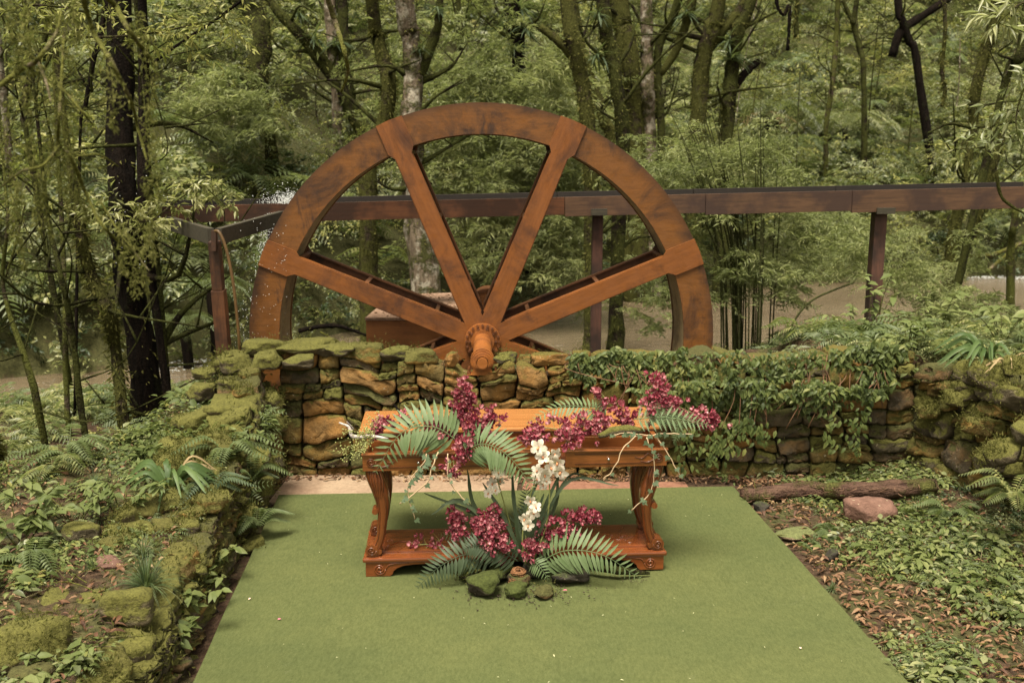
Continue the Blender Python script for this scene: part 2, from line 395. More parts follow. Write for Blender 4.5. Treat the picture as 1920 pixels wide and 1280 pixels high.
def ground_z(x, y):
    far = float(np.interp(x, FAR_X, FAR_Y)); near = float(np.interp(x, NEAR_X, NEAR_Y))
    n = noise.noise(Vector((x * .6, y * .6, 3))) * .5 + noise.noise(Vector((x * 1.9, y * 1.9, 7))) * .22
    if y > far:
        t = y - far
        z = -.80 + .65 * sm(t / .7) + .34 * t + .013 * t * t + n * .5 * sm(t / 2)
        if t > 26: z = -.80 + .65 + .34 * 26 + .013 * 676 + (t - 26) * .95 + n
        return z
    if y > near: return -1.0
    t = near - y
    z = -.85 + .42 * sm(t / .5) + .18 * sm(t / 3) + n * .10                     # low bank of the stream
    # bank behind the right half of the wall, and beyond the right-hand wall
    w = sm(lin(x, .9, 2.2)) * sm(lin(y, 11.5, 7.6)) * (1 if y > 7.0 else 0)
    z = z + (0.84 + n * .06 - z) * w
    if -2.6 < x < 2.5 and 7.25 < y < 8.9:
        z += (-1.25 - z) * sm(lin(abs(x), 2.4, 2.0)) * sm(lin(y, 7.25, 7.45)) * sm(lin(y, 8.9, 8.5))
    if y <= 7.05:
        lx, rx = left_wall_x(y), right_wall_x(y)
        if x > lx - .12 and x < rx + .12:
            g = 0.0 + n * .03 * sm((x - 1.7) / .5)
            if x > 1.7: g += .10 * sm(lin(x, 2.3, rx))
            z = g
        elif x <= lx - .12:
            top = np.interp(y, [3, 5.0, 5.9, 6.5, 7.05], [.32, .36, .48, .62, .76])
            out_ = np.interp(y, [3, 5.2, 5.9, 6.4, 7.05], [3.6, 2.4, .95, .60, .38])
            s_ = sm(lin(lx - x, out_ + .8, out_))
            low = -.16 - .20 * sm(lin(y, 5.0, 7.0)) + n * .08
            z = low + (float(top) + n * .10 - low) * s_
        else:
            z = .72 + n * .15 + .25 * sm((x - rx) / 2)
    elif x < 1.2:                                                               # left and behind: down to the stream
        low = -.28 + n * .10
        k = sm(lin(y, near - .2, near - 1.6))
        if not (-2.6 < x < 2.5): z = z + (low - z) * k
    return z

m, nt, N, L, out = new_mat('forest_floor')
g_ = N('ShaderNodeNewGeometry'); p_ = g_.outputs['Position']
a_ = tex_noise(nt, p_, 1.1, 5, .6); b_ = tex_noise(nt, p_, 30, 5, .7); c_ = tex_noise(nt, p_, 4.5, 5, .65)
soil = ramp(nt, b_, [(.3, (.022, .014, .009)), (.5, (.06, .036, .022)), (.72, (.12, .075, .045))])
mossg = ramp(nt, b_, [(.3, (.03, .032, .012)), (.7, (.10, .10, .035))])
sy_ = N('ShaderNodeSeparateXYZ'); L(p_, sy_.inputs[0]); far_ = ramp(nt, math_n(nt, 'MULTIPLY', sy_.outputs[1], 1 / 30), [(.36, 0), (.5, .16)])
cc = mixc(nt, ramp(nt, math_n(nt, 'ADD', far_, math_n(nt, 'ADD', math_n(nt, 'MULTIPLY', a_, .5), math_n(nt, 'MULTIPLY', c_, .5))), [(.47, 0), (.56, .9)]), soil, mossg)
principled(nt, out, cc, .95, .15, bump(nt, b_, 1.0, .03))
M_FLOOR = m
dk_ = mixc(nt, ramp(nt, math_n(nt, 'MULTIPLY', sy_.outputs[1], 1 / 30), [(.38, 0), (.52, .25)]), cc, (.012, .012, .007))  # shade put into the far ground colour so gaps between shrubs read dark
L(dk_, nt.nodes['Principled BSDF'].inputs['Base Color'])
def axis_pts(lo, hi, core, fine, coarse):
    a = [core[0]]; 
    while a[-1] < core[1]: a.append(a[-1] + fine)
    s = fine; x = a[-1]
    while x < hi: s = min(coarse, s * 1.22); x += s; a.append(x)
    s = fine; x = core[0]; b = []
    while x > lo: s = min(coarse, s * 1.22); x -= s; b.append(x)
    return np.array(b[::-1] + a)
gx = axis_pts(-60, 60, (-4.2, 4.8), .09, 2.2); gy = axis_pts(-25, 80, (3.0, 9.4), .09, 1.6)
GV = np.array([(x, y, ground_z(x, y)) for y in gy for x in gx])
nx_, ny_ = len(gx), len(gy)
ii = np.arange((ny_ - 1) * (nx_ - 1)); r_ = ii // (nx_ - 1); c0 = ii % (nx_ - 1); q = r_ * nx_ + c0
GF = np.stack([q, q + 1, q + 1 + nx_, q + nx_], 1)
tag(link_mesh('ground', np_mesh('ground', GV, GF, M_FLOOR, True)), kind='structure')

# muddy stream
m, nt, N, L, out = new_mat('muddy_water')
p_ = pos_of(nt)
w1 = tex_noise(nt, p_, 3.5, 4, .6, .8, stretch=(.6, 1.5, 1)); w2 = tex_noise(nt, p_, 14, 3, .6, .5, stretch=(.5, 1.6, 1)); w3 = tex_noise(nt, p_, .5, 3, .5)
cw = ramp(nt, w3, [(.35, (.10, .072, .044)), (.65, (.15, .115, .072))])
cw = mixc(nt, ramp(nt, w2, [(.66, 0), (.76, .25)]), cw, (.5, .46, .38))
principled(nt, out, cw, .07, .7, bump(nt, math_n(nt, 'ADD', w1, math_n(nt, 'MULTIPLY', w2, .6)), .7, .08))
V = [(x, y, WATER_Z) for y in (5, 30) for x in (-50, 50)]
tag(link_mesh('stream_water', np_mesh('stream_water', V, [[0, 1, 3, 2]], m)), kind='structure')

# pale concrete pad between carpet and wall
m, nt, N, L, out = new_mat('old_concrete')
p_ = pos_of(nt); a_ = tex_noise(nt, p_, 2.5, 5, .6); b_ = tex_noise(nt, p_, 40, 4, .7)
cc = ramp(nt, a_, [(.35, (.20, .13, .085)), (.62, (.29, .21, .14))])
cc = mixc(nt, .4, cc, ramp(nt, b_, [(.3, (.5, .5, .5)), (.6, (1.1, 1.1, 1.1))]), 'MULTIPLY')
principled(nt, out, cc, .9, .2, bump(nt, b_, .4, .01))
mb = MB(); outl = [(-1.62, 6.30), (.02, 6.30), (.05, 6.86), (-1.60, 6.86)]
mb.add([(x, y, z) for z in (0, .016) for x, y in outl], [(4, 5, 6, 7), (0, 1, 5, 4), (1, 2, 6, 5), (2, 3, 7, 6), (3, 0, 4, 7)])
tag(mb.obj('pavement', m), kind='structure')
m2, nt, N, L, out = new_mat('red_terracotta_paving')
p_ = pos_of(nt); b_ = tex_noise(nt, p_, 30, 4, .7)
principled(nt, out, ramp(nt, b_, [(.3, (.13, .055, .035)), (.7, (.24, .12, .075))]), .85, .25, bump(nt, b_, .4, .01))
mb = MB(); outl = [(.06, 6.30), (1.25, 6.30), (1.22, 6.72), (.08, 6.74)]
mb.add([(x, y, z) for z in (0, .014) for x, y in outl], [(4, 5, 6, 7), (0, 1, 5, 4), (1, 2, 6, 5), (2, 3, 7, 6), (3, 0, 4, 7)])
tag(mb.obj('pavement', m2), kind='structure')

# ================================================================== DRY-STONE WALLS
def clip_poly(poly, px, pz, nx, nz):                    # keep the side where (p - c).n <= 0
    out = []; n = len(poly)
    for i in range(n):
        a = poly[i]; b = poly[(i + 1) % n]
        da = (a[0] - px) * nx + (a[1] - pz) * nz; db = (b[0] - px) * nx + (b[1] - pz) * nz
        if da <= 0: out.append(a)
        if (da < 0) != (db < 0) and abs(da - db) > 1e-12:
            t = da / (da - db); out.append((a[0] + (b[0] - a[0]) * t, a[1] + (b[1] - a[1]) * t))
    return out
def path_frame(path):
    pts = [Vector((a, b)) for a, b in path]; cum = [0]
    for i in range(len(pts) - 1): cum.append(cum[-1] + (pts[i + 1] - pts[i]).length)
    def f(s):                                           # point and outward normal (to the right of the walking direction)
        s = min(max(s, 0), cum[-1] - 1e-6)
        k = max(i for i in range(len(pts) - 1) if cum[i] <= s)
        t = (pts[k + 1] - pts[k]).normalized(); p = pts[k] + t * (s - cum[k])
        return p, t, Vector((t.y, -t.x))
    return f, cum[-1]
def stone_wall(name, label, path, topf, mats, seed, cw=.24, ch=.145, depth=.26, core_m=None, rough=.016, batter=.05):
    rn = random.Random(seed)
    root = empty(name, (path[0][0], path[0][1], 0), 0, label, 'stone wall')
    f, Ltot = path_frame(path)
    # rubble pattern: blocks split again and again, their joints warped together
    cells = []
    def split(x0, x1, z0, z1):
        w, h = x1 - x0, z1 - z0; wm = cw * rn.uniform(1.0, 2.1); hm = ch * rn.uniform(.75, 1.55)
        if w > wm and (w / cw > h / ch * .9 or h < hm):
            t = x0 + w * rn.uniform(.33, .67); split(x0, t, z0, z1); split(t, x1, z0, z1)
        elif h > hm:
            t = z0 + h * rn.uniform(.36, .64); split(x0, x1, z0, t); split(x0, x1, t, z1)
        else: cells.append((x0, x1, z0, z1))
    for b0, b1 in ((0, .46), (.46, 1.0)):
        x = 0.0
        while x < Ltot - .05:
            w = min(rn.uniform(.5, .95), Ltot - x)
            if Ltot - x - w < .25: w = Ltot - x
            split(x, x + w, b0, b1); x += w
    def warp(x, v):
        a = noise.noise(Vector((x * 3.1, v * 3.4, seed))); b = noise.noise(Vector((x * 3.3 + 9, v * 3.0, seed + 5))); c = noise.noise(Vector((x * 9 + 3, v * 9, seed + 2))); d = noise.noise(Vector((x * 8 - 3, v * 9, seed + 8)))
        return x + .060 * a + .022 * c, v + (.075 * b + .026 * d) * min(1, v * 5)
    for (xa, xb, va, vb) in cells:
        edge = []
        for k in range(4): edge.append((xa + (xb - xa) * k / 4, va))
        for k in range(4): edge.append((xb, va + (vb - va) * k / 4))
        for k in range(4): edge.append((xb - (xb - xa) * k / 4, vb))
        for k in range(4): edge.append((xa, vb - (vb - va) * k / 4))
        poly = []
        for (x, v) in edge:
            wx, wv = warp(x, v); wx = min(max(wx, -.03), Ltot + .03); tp = topf(min(max(wx, 0), Ltot)); poly.append((wx, wv * tp + (rn.uniform(-.012, .012) if v > .99 else 0) - .015))
        sx = sum(a for a, b in poly) / 16
        ar = 0.5 * abs(sum(poly[k][0] * poly[(k + 1) % len(poly)][1] - poly[(k + 1) % len(poly)][0] * poly[k][1] for k in range(len(poly))))
        if ar < .0018: continue
        cx = sum(a for a, b in poly) / len(poly); cz = sum(b for a, b in poly) / len(poly)
        per = [math.dist(poly[k], poly[(k + 1) % len(poly)]) for k in range(len(poly))]
        total = sum(per); nseg = 16
        outl = []                                        # resample, then round the corners and close in for the joint
        for k in range(nseg):
            d = total * k / nseg; j = 0
            while d > per[j] and j < len(per) - 1: d -= per[j]; j += 1
            a = poly[j]; b = poly[(j + 1) % len(poly)]; t = d / max(per[j], 1e-6)
            outl.append((a[0] + (b[0] - a[0]) * t, a[1] + (b[1] - a[1]) * t))
        sm_ = []
        for k in range(nseg):
            a, b, c = outl[k - 1], outl[k], outl[(k + 1) % nseg]
            x = b[0] * .80 + (a[0] + c[0]) * .10; zz = b[1] * .80 + (a[1] + c[1]) * .10
            dx, dz = x - cx, zz - cz; r = math.hypot(dx, dz); g = rn.uniform(.001, .005)
            x = cx + dx * (1 - g / max(r, .02)); zz = cz + dz * (1 - g / max(r, .02)); sm_.append((x, zz))
        proud = rn.uniform(-.03, .03); tx_, tz_ = rn.uniform(-.22, .22), rn.uniform(-.25, .12)
        rings = [(-depth, .92), (-.03, 1.0), (.006, .985), (.018, .90), (.022, .5)]
        vs = []
        for dpt, k_ in rings:
            for (a, b) in sm_:
                x = cx + (a - cx) * k_; zz = cz + (b - cz) * k_
                o = dpt + (proud if dpt > -.2 else 0) + ((x - cx) * tx_ + (zz - cz) * tz_ if dpt > -.1 else 0) + rn.gauss(0, rough * .45) * (1 if dpt > -.1 else 0)
                p, t, nrm = f(x); e = x - min(max(x, 0), Ltot)
                q = p + t * e + nrm * (o - batter * (zz))
                vs.append(Vector((q.x, q.y, zz + rn.gauss(0, rough * .2))))
        ctr_o = .022 + proud + rn.uniform(-.008, .012); p, t, nrm = f(cx); q = p + nrm * (ctr_o - batter * cz); vs.append(Vector((q.x, q.y, cz)))
        n = nseg; fs = []
        for r in range(len(rings) - 1):
            for k in range(n):
                k2 = (k + 1) % n; fs.append((r * n + k, r * n + k2, (r + 1) * n + k2, (r + 1) * n + k))
        b0 = (len(rings) - 1) * n
        for k in range(n): fs.append((b0 + k, b0 + (k + 1) % n, b0 + n))
        org = vs[-1].copy()
        mb = MB().add([v - org for v in vs], fs)
        me = mb.mesh('stone', mats(cx, cz, Ltot, rn), True)
        o = link_mesh('stone', me, root, org - root.location)
    # dark earth core behind the joints
    mb = MB(); K = 40; vs = []
    for i in range(K + 1):
        s = Ltot * i / K; p, t, nrm = f(s); tz_ = topf(s) - .12
        for o_, z_ in ((-.10, -.05), (-.10 - batter * tz_, tz_), (-.36, tz_), (-.36, -.6)):
            q = p + nrm * o_; vs.append(Vector((q.x, q.y, z_)) - root.location)
    fs = []
    for i in range(K):
        for k in range(3): fs.append((i * 4 + k, i * 4 + k + 1, (i + 1) * 4 + k + 1, (i + 1) * 4 + k))
    fs += [(0, 1, 2, 3), tuple(K * 4 + k for k in (3, 2, 1, 0))]
    mb.add(vs, fs); mb.obj('wall_core', M_FLOOR, root)
    return root, f, Ltot

BOULD = []
def boulder_mesh(seed, sub=3, rough=.30, flat=.85, planes=9):
    """a roughly squared field stone: rounded block cut by random planes"""
    rn = random.Random(seed); bm = bmesh.new(); bmesh.ops.create_icosphere(bm, subdivisions=4, radius=1)
    pl = []
    for k in range(planes):
        n = Vector((rn.gauss(0, 1), rn.gauss(0, 1), rn.gauss(0, .8))).normalized(); pl.append((n, rn.uniform(.62, .92)))
    off = Vector((seed * 3.1, seed * 1.7, 0)); pw = rn.uniform(4, 8)
    for v in bm.verts:
        d = v.co.normalized(); r = (abs(d.x) ** pw + abs(d.y) ** pw + abs(d.z) ** pw) ** (-1 / pw) * .88
        for n, k in pl:
            t = d.dot(n)
            if t > 0: r = min(r, k / max(t, 1e-3))
        r *= 1 + rough * .30 * noise.noise(d * 1.6 + off) + rough * .22 * noise.noise(d * 4.5 + off) + rough * .10 * noise.noise(d * 11 + off)
        v.co = d * r; v.co.z *= flat
    me = bpy.data.meshes.new('boulder'); bm.to_mesh(me); bm.free()
    me.polygons.foreach_set('use_smooth', [True] * len(me.polygons)); return me
BOULD = [boulder_mesh(s) for s in range(8)]
_bm_cache = {}
def boulder(name, k, mat, loc, sc, rot=None, parent=None):
    key = (k % 8, mat.name)
    if key not in _bm_cache:
        me = BOULD[k % 8].copy(); me.materials.clear(); me.materials.append(mat); _bm_cache[key] = me
    if rot is None: rot = (random.uniform(-.25, .25), random.uniform(-.25, .25), random.uniform(0, 6.28))
    loc = Vector(loc)
    if parent: loc = loc - parent.location
    return link_mesh(name, _bm_cache[key], parent, loc, rot, sc)

# back wall: runs from the left corner to the right corner, front face towards the camera
BW = [(-1.68, 6.90), (2.86, 6.86)]
def top_back(s):
    x = -1.68 + s
    return .845 + .02 * math.sin(s * 3.1) + .02 * math.sin(s * 8.3 + 1) - (.07 if abs(x + .23) < .17 else 0) + (.09 if x < -1.0 else 0) + .06 * sm(lin(x, .6, 1.2))
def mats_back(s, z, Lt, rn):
    x = -1.68 + s; c = math.exp(-((x - .15) / 1.15) ** 2)  # ochre gathers mid-wall: lichen tint plus a warm glow put into stone colours
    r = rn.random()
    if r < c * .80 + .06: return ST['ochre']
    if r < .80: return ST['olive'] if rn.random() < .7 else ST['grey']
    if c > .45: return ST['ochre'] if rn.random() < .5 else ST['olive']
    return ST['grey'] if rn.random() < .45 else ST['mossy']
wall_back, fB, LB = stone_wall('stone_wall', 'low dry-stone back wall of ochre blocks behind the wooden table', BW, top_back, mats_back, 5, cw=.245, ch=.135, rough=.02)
LWp = [(-1.45, 3.0), (-1.58, 5.2), (-1.68, 6.92)]
def top_left(s):
    y = 3.0 + s * .998
    return float(np.interp(y, [3.9, 4.9, 5.6, 6.1, 6.5, 6.9], [.28, .36, .48, .58, .74, .92])) + .03 * math.sin(s * 6)
def mats_side(s, z, Lt, rn):
    r = rn.random(); return ST['mossy'] if r < .55 else ST['grey'] if r < .75 else ST['olive']
wall_left, fL, LL = stone_wall('stone_wall', 'mossy dry-stone side wall stepping down along the left edge of the green carpet', LWp, top_left, mats_side, 9, cw=.23, ch=.16, batter=.10, rough=.03)
def top_right(s): return .86 + .16 * sm(s / 1.4) + .05 * math.sin(s * 5)
wall_right, fR, LR = stone_wall('stone_wall', 'moss-covered stone side wall coming forward at the right edge of the courtyard', RW, top_right, mats_side, 21, cw=.26, ch=.19, batter=.10, rough=.03)

# cap stones on the walls
def G2(px, py, z): return G(px, py, z)
caps = [  # px, py, z, half sizes, material key
    (575, 660, .94, (.24, .16, .06), 'mossy'), (500, 668, .93, (.17, .15, .08), 'mossy'), (640, 668, .91, (.15, .15, .06), 'mossy'), (690, 686, .89, (.13, .12, .09), 'olive'),
    (740, 676, .88, (.12, .12, .075), 'mossy'), (790, 684, .87, (.15, .10, .075), 'olive'), (620, 690, .90, (.11, .10, .065), 'mossy'),
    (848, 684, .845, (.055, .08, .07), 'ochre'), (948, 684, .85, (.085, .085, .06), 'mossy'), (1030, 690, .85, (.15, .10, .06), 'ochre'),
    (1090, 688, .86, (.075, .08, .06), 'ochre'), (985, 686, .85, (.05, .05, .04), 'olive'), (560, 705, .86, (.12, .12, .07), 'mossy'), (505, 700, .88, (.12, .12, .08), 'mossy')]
for k, (px, py, z, sc, mk) in enumerate(caps):
    p = P(px, py, 6.98 if py < 700 else 6.8)
    boulder('capstone', k, ST[mk], (p.x, p.y, z), sc, (random.uniform(-.08, .08), random.uniform(-.08, .08), random.uniform(-.3, .3)), wall_back)
capsL = [(458, 700, 6.95, .20), (425, 745, 6.6, .17), (505, 735, 6.75, .15), (380, 775, 6.35, .18), (410, 765, 6.5, .12), (455, 790, 6.4, .17), (512, 780, 6.5, .13),
         (330, 800, 6.2, .17), (395, 825, 6.1, .20), (460, 850, 6.05, .19), (505, 850, 6.3, .13), (350, 860, 5.9, .2), (430, 905, 5.8, .19), (480, 900, 6.0, .15),
         (395, 950, 5.6, .17), (455, 960, 5.65, .15), (300, 870, 6.0, .16), (470, 1010, 5.5, .11), (420, 1020, 5.4, .13)]
for k, (px, py, Y, r) in enumerate(capsL):
    p = P(px, py, Y)
    boulder('capstone', k + 3, ST['mossy'], p + Vector((0, 0, -.05)), (r * .82, r * .72, r * .58), None, wall_left)
for k in range(46):                                     # more stones bedded along the top of the left wall
    Y = 3.5 + 3.35 * random.random(); r = random.uniform(.07, .14); zt = float(np.interp(Y, [3.9, 4.9, 5.6, 6.1, 6.5, 6.9], [.28, .36, .48, .58, .74, .92]))
    boulder('capstone', k, ST['mossy'] if k % 3 else ST['olive'], (left_wall_x(Y) - .06 - random.random() * .42, Y, zt - .03 + random.uniform(-.02, .04)), (r * 1.1, r * .95, r * .62), None, wall_left)
capsR = [(1760, 720, 6.7, .16), (1800, 655, 7.2, .2), (1850, 700, 6.3, .2), (1900, 740, 6.0, .2), (1740, 760, 6.6, .13), (1880, 840, 5.75, .2), (1790, 740, 6.4, .14),
         (1905, 680, 6.2, .16), (1830, 790, 6.2, .15), (1930, 800, 5.7, .2), (1850, 860, 6.0, .15), (1700, 700, 7.0, .14), (1720, 640, 7.4, .2)]
for k, (px, py, Y, r) in enumerate(capsR):
    boulder('capstone', k + 1, ST['mossy'] if k % 4 else ST['olive'], P(px, py, Y) + Vector((.03, .03, -.04)), (r * .70, r * .64, r * .50), None, wall_right)

# ================================================================== WATER WHEEL
HZ = P(905, 638, 7.75); WY = 7.75
WR = 1.835; WIN = WR * .872; WT = .50
rzw = -R(1.7) * 1.0                                     # axle points almost at the camera
wheel = empty('water_wheel', (HZ.x, WY, HZ.z), R(1.5), 'large rust-orange steel water wheel with eight spokes behind the stone wall', 'water wheel')
def ring_seg(mb, r0, r1, y0, y1, a0, a1, n=12):
    vs = []; 
    for i in range(n + 1):
        a = a0 + (a1 - a0) * i / n; c, s_ = math.cos(a), math.sin(a)
        vs += [(r0 * c, y0, r0 * s_), (r1 * c, y0, r1 * s_), (r1 * c, y1, r1 * s_), (r0 * c, y1, r0 * s_)]
    fs = []
    for i in range(n):
        for k in range(4):
            k2 = (k + 1) % 4; fs.append((i * 4 + k, i * 4 + k2, (i + 1) * 4 + k2, (i + 1) * 4 + k))
    fs += [(0, 1, 2, 3), tuple(n * 4 + k for k in (3, 2, 1, 0))]
    return mb.add(vs, fs)
angs = [R(22.5 + 45 * k) for k in range(8)]
sp_me = None
for side, (ya, yb) in (('front', (0, .022)), ('back', (WT - .022, WT))):
    for k in range(8):
        mb = MB(); ring_seg(mb, WIN, WR, ya, yb, angs[k] + .004, angs[k] + R(45) - .004, 16)
        mb.obj('rim_segment', SM['rim'], wheel, smooth='auto')
mb = MB(); 
for k in range(8): ring_seg(mb, WIN + .008, WIN + .022, .024, WT - .024, angs[k] + .002, angs[k] + R(45) - .002, 14)
mb.obj('sole_plate', SM['sole'], wheel, smooth='auto')
bk = MB(); bk.box((WIN + .024 + (WR - WIN) / 2 - .02, WT / 2, 0), (WR - WIN - .05, WT - .05, .012), M=Matrix.Rotation(R(28), 4, 'Y')); bk_me = bk.mesh('bucket', SM['inside'])
bm_ = MB(); bm_.box((0, 0, 0), (WR - WIN - .03, WT - .05, .012)); bk_me = bm_.mesh('bucket', SM['inside'])
for k in range(32):
    a = 2 * math.pi * (k + .5) / 32; rr = (WIN + WR) / 2 + .008
    o = link_mesh('bucket', bk_me, wheel, (rr * math.cos(a), WT / 2, rr * math.sin(a)), (0, -a + R(20), 0))
def spoke_mb(y_out, y_in, back=False):
    mb = MB(); s = -1 if not back else 1
    pf = y_out
    # web plate: hub to rim, flaring into a gusset across the rim
    w0, w1, wg = .076, .066, .106
    r0, r1 = .12, WIN - .03
    def face(ya, yb):
        outl = [(r0, -w0), (r1 - .02, -w1), (WIN + .005, -wg), (math.sqrt(WR * WR - wg * wg) + .004, -wg), (WR + .006, 0), (math.sqrt(WR * WR - wg * wg) + .004, wg), (WIN + .005, wg), (r1 - .02, w1), (r0, w0)]
        mb.prism(outl, ya, yb)
    if not back: face(-.016, -.002)
    else: face(WT + .002, WT + .016)
    # flanges of the channel
    ya, yb = (-.002, .055) if not back else (WT - .055, WT + .002)
    for sg in (-1, 1):
        mb.add([(r0 + .1, ya, sg * w0 - .006), (r1, ya, sg * w1 - .006), (r1, yb, sg * w1 - .006), (r0 + .1, yb, sg * w0 - .006),
                (r0 + .1, ya, sg * w0 + .006), (r1, ya, sg * w1 + .006), (r1, yb, sg * w1 + .006), (r0 + .1, yb, sg * w0 + .006)],
               [(0, 1, 2, 3), (7, 6, 5, 4), (0, 4, 5, 1), (1, 5, 6, 2), (2, 6, 7, 3), (3, 7, 4, 0)])
    return mb
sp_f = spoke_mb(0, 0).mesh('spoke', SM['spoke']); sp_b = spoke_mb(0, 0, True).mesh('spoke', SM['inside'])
tie = MB(); tie.box((0, WT / 2, 0), (.03, WT - .115, .13)); tie_me = tie.mesh('spoke_tie', SM['inside'])
for a in angs:
    s_ = link_mesh('spoke', sp_f, wheel, (0, 0, 0), (0, -a, 0))
    link_mesh('spoke', sp_b, wheel, (0, 0, 0), (0, -a, 0))
    for rr in (.42, 1.02, 1.56):
        link_mesh('spoke_tie', tie_me, s_, (rr, 0, 0))
for yy, nm in ((-.03, 'hub_flange'), (WT + .03, 'hub_flange')):
    mb = MB(); mb.cyl((0, yy - .012, 0), (0, yy + .012, 0), .142, 40)
    fl = mb.obj(nm, SM['hub'], wheel, smooth='auto')
    if yy < 0:
        b = MB(); b.cyl((0, -.016, 0), (0, 0, 0), .0105, 6); bme = b.mesh('bolt', SM['iron'])
        for k in range(20):
            a = 2 * math.pi * k / 20
            for rr in ((.128,) if k % 2 else (.128, .104)):
                link_mesh('bolt', bme, fl, (rr * math.cos(a), yy - .012, rr * math.sin(a)))
AX0 = .80
mb = MB(); mb.cyl((0, -AX0 + .08, 0), (0, WT + .35, 0), .070, 28); mb.cyl((0, -.06, 0), (0, -.04, 0), .092, 28)
mb.obj('axle', SM['hub'], wheel, smooth='auto')
mb = MB(); mb.cyl((0, -AX0 - .085, 0), (0, -AX0 + .08, 0), .038, 24, .038)
mb.obj('axle_journal', SM['hub'], wheel, smooth='auto')
bp = Vector((HZ.x, WY, HZ.z)) + Matrix.Rotation(R(1.5), 3, 'Z') @ Vector((0, -AX0, 0))
brg = empty('axle_bearing', (bp.x, bp.y, bp.z), R(1.5), 'rust-orange bearing block holding the wheel axle on top of the stone wall', 'bearing')
def tube_ring(mb, r0, r1, y0, y1, n=32):
    ring_seg(mb, r0, r1, y0, y1, 0, 2 * math.pi - 1e-4, n)
mb = MB(); tube_ring(mb, .070, .086, .02, .07); tube_ring(mb, .044, .078, -.01, .02); tube_ring(mb, .044, .066, -.035, -.01); tube_ring(mb, .043, .054, -.055, -.035)
mb.obj('bearing_housing', SM['hub'], brg, smooth='auto')
mb = MB(); mb.prism([(-.11, -.098), (.11, -.098), (.11, -.094), (.075, -.088), (.06, -.05), (-.06, -.05), (-.075, -.088), (-.11, -.094)], -.02, .06)
mb.obj('bearing_foot', SM['hub'], brg)
for sx in (-.095, .095):
    for sy in (0, .04):
        mb = MB(); mb.cyl((sx, sy, -.1), (sx, sy, -.045), .008, 8); mb.cyl((sx, sy, -.098), (sx, sy, -.078), .016, 6)
        mb.obj('bolt', SM['iron'], brg)

# steel box behind the hub, its lid strewn with leaves
bx = empty('steel_box', (-.8, 9.2, 0), 0, 'square rusty steel box with leaf-strewn lid standing behind the wheel hub', 'box')
tl = [Vector((a.x, a.y, .86)) for a in (G(686, 600, .86), G(900, 594, .86))]
A = G(686, 600, .86); B = G(895, 600, .86); Cc = G(872, 552, .86); D = G(738, 556, .86)
mb = MB(); vs = [Vector((q.x, q.y, z)) - bx.location for z in (-1.2, .855) for q in (A, B, Cc, D)]
mb.add(vs, [(0, 1, 2, 3), (0, 1, 5, 4), (1, 2, 6, 5), (2, 3, 7, 6), (3, 0, 4, 7)]); mb.obj('box_side', SM['box'], bx)
ctr = (A + B + Cc + D) / 4
mb = MB(); vs = [ctr + (Vector((q.x, q.y, ctr.z)) - ctr) * 1.015 + Vector((0, 0, z)) - bx.location for z in (0, .022) for q in (A, B, Cc, D)]
mb.add(vs, [(3, 2, 1, 0), (4, 5, 6, 7), (0, 1, 5, 4), (1, 2, 6, 5), (2, 3, 7, 6), (3, 0, 4, 7)]); lid_o = mb.obj('lid', stone_mat('pale_lid', (.25, .15, .10), (.42, .28, .19), (.2, .17, .08), .2, -.2), bx)
BOX_Q = (A, B, Cc, D)
pl = P(914, 575, 8.62)
pu = empty('pulley_drum', pl, 0, 'short rusted pulley drum on the axle just behind the hub', 'pulley')
mb = MB(); tube_ring(mb, .13, .16, 0, .22, 32); mb.obj('drum', SM['inside'], pu, smooth='auto')
mb = MB(); mb.cyl((0, .02, 0), (0, .05, 0), .131, 24); mb.cyl((0, -.02, 0), (0, .25, 0), .03, 12); mb.obj('drum_web', SM['box'], pu, smooth='auto')

# ================================================================== FLUME
FA = P(300, 387, 8.75); FB_ = P(1960, 349, 10.2)
flume = empty('wooden_flume', (FA.x, FA.y, 0), 0, 'long dark wooden water flume on posts running level behind the wheel', 'flume')
fd = (FB_ - FA); fdn = fd.normalized(); fn = Vector((-fdn.y, fdn.x, 0)).normalized()
rot_f = Vector((1, 0, 0)).rotation_difference(fdn).to_euler()
FLEN = fd.length; BH = .145; FW = .34
segs = [0, .145, .42, .58, .755, 1.0]
for i in range(len(segs) - 1):
    a, b = segs[i] * FLEN + .003, segs[i + 1] * FLEN - .003
    for sd in (0, 1):
        mb = MB(); mb.box(((b - a) / 2, 0, -BH / 2 * (1 + .12 * i)), (b - a, .028, BH * (1 + .12 * i)))
        wet = WD['flume_wet'] if i < 2 else WD['flume']
        zz = 0 if sd == 0 else .035
        o = mb.obj('side_board', wet if sd == 0 else WD['flume_dark'], flume, bevel=.002)
        o.location = FA - flume.location + fdn * a + fn * (sd * FW) + Vector((0, 0, zz)); o.rotation_euler = rot_f
mb = MB(); mb.box((FLEN / 2, FW / 2, -.10), (FLEN, FW - .034, .02)); o = mb.obj('bottom_board', WD['flume_dark'], flume); o.location = FA - flume.location; o.rotation_euler = rot_f
mb = MB(); mb.box((FLEN / 2, FW / 2, -.055), (FLEN, FW - .036, .004)); mw, nt, N, L, out = new_mat('clear_flume_water'); principled(nt, out, (.03, .03, .02), .05, .6)
o = mb.obj('flume_water', mw, flume); o.location = FA - flume.location; o.rotation_euler = rot_f; o['kind'] = 'stuff'
def on_flume(px):                                      # distance along the flume seen at pixel column px
    best = min(range(400), key=lambda i: abs(((FA + fd * (i / 399)).x / ((FA + fd * (i / 399)).y * CP + .4 * SP)) * FPX + 960 - px)); return FA + fd * (best / 399)
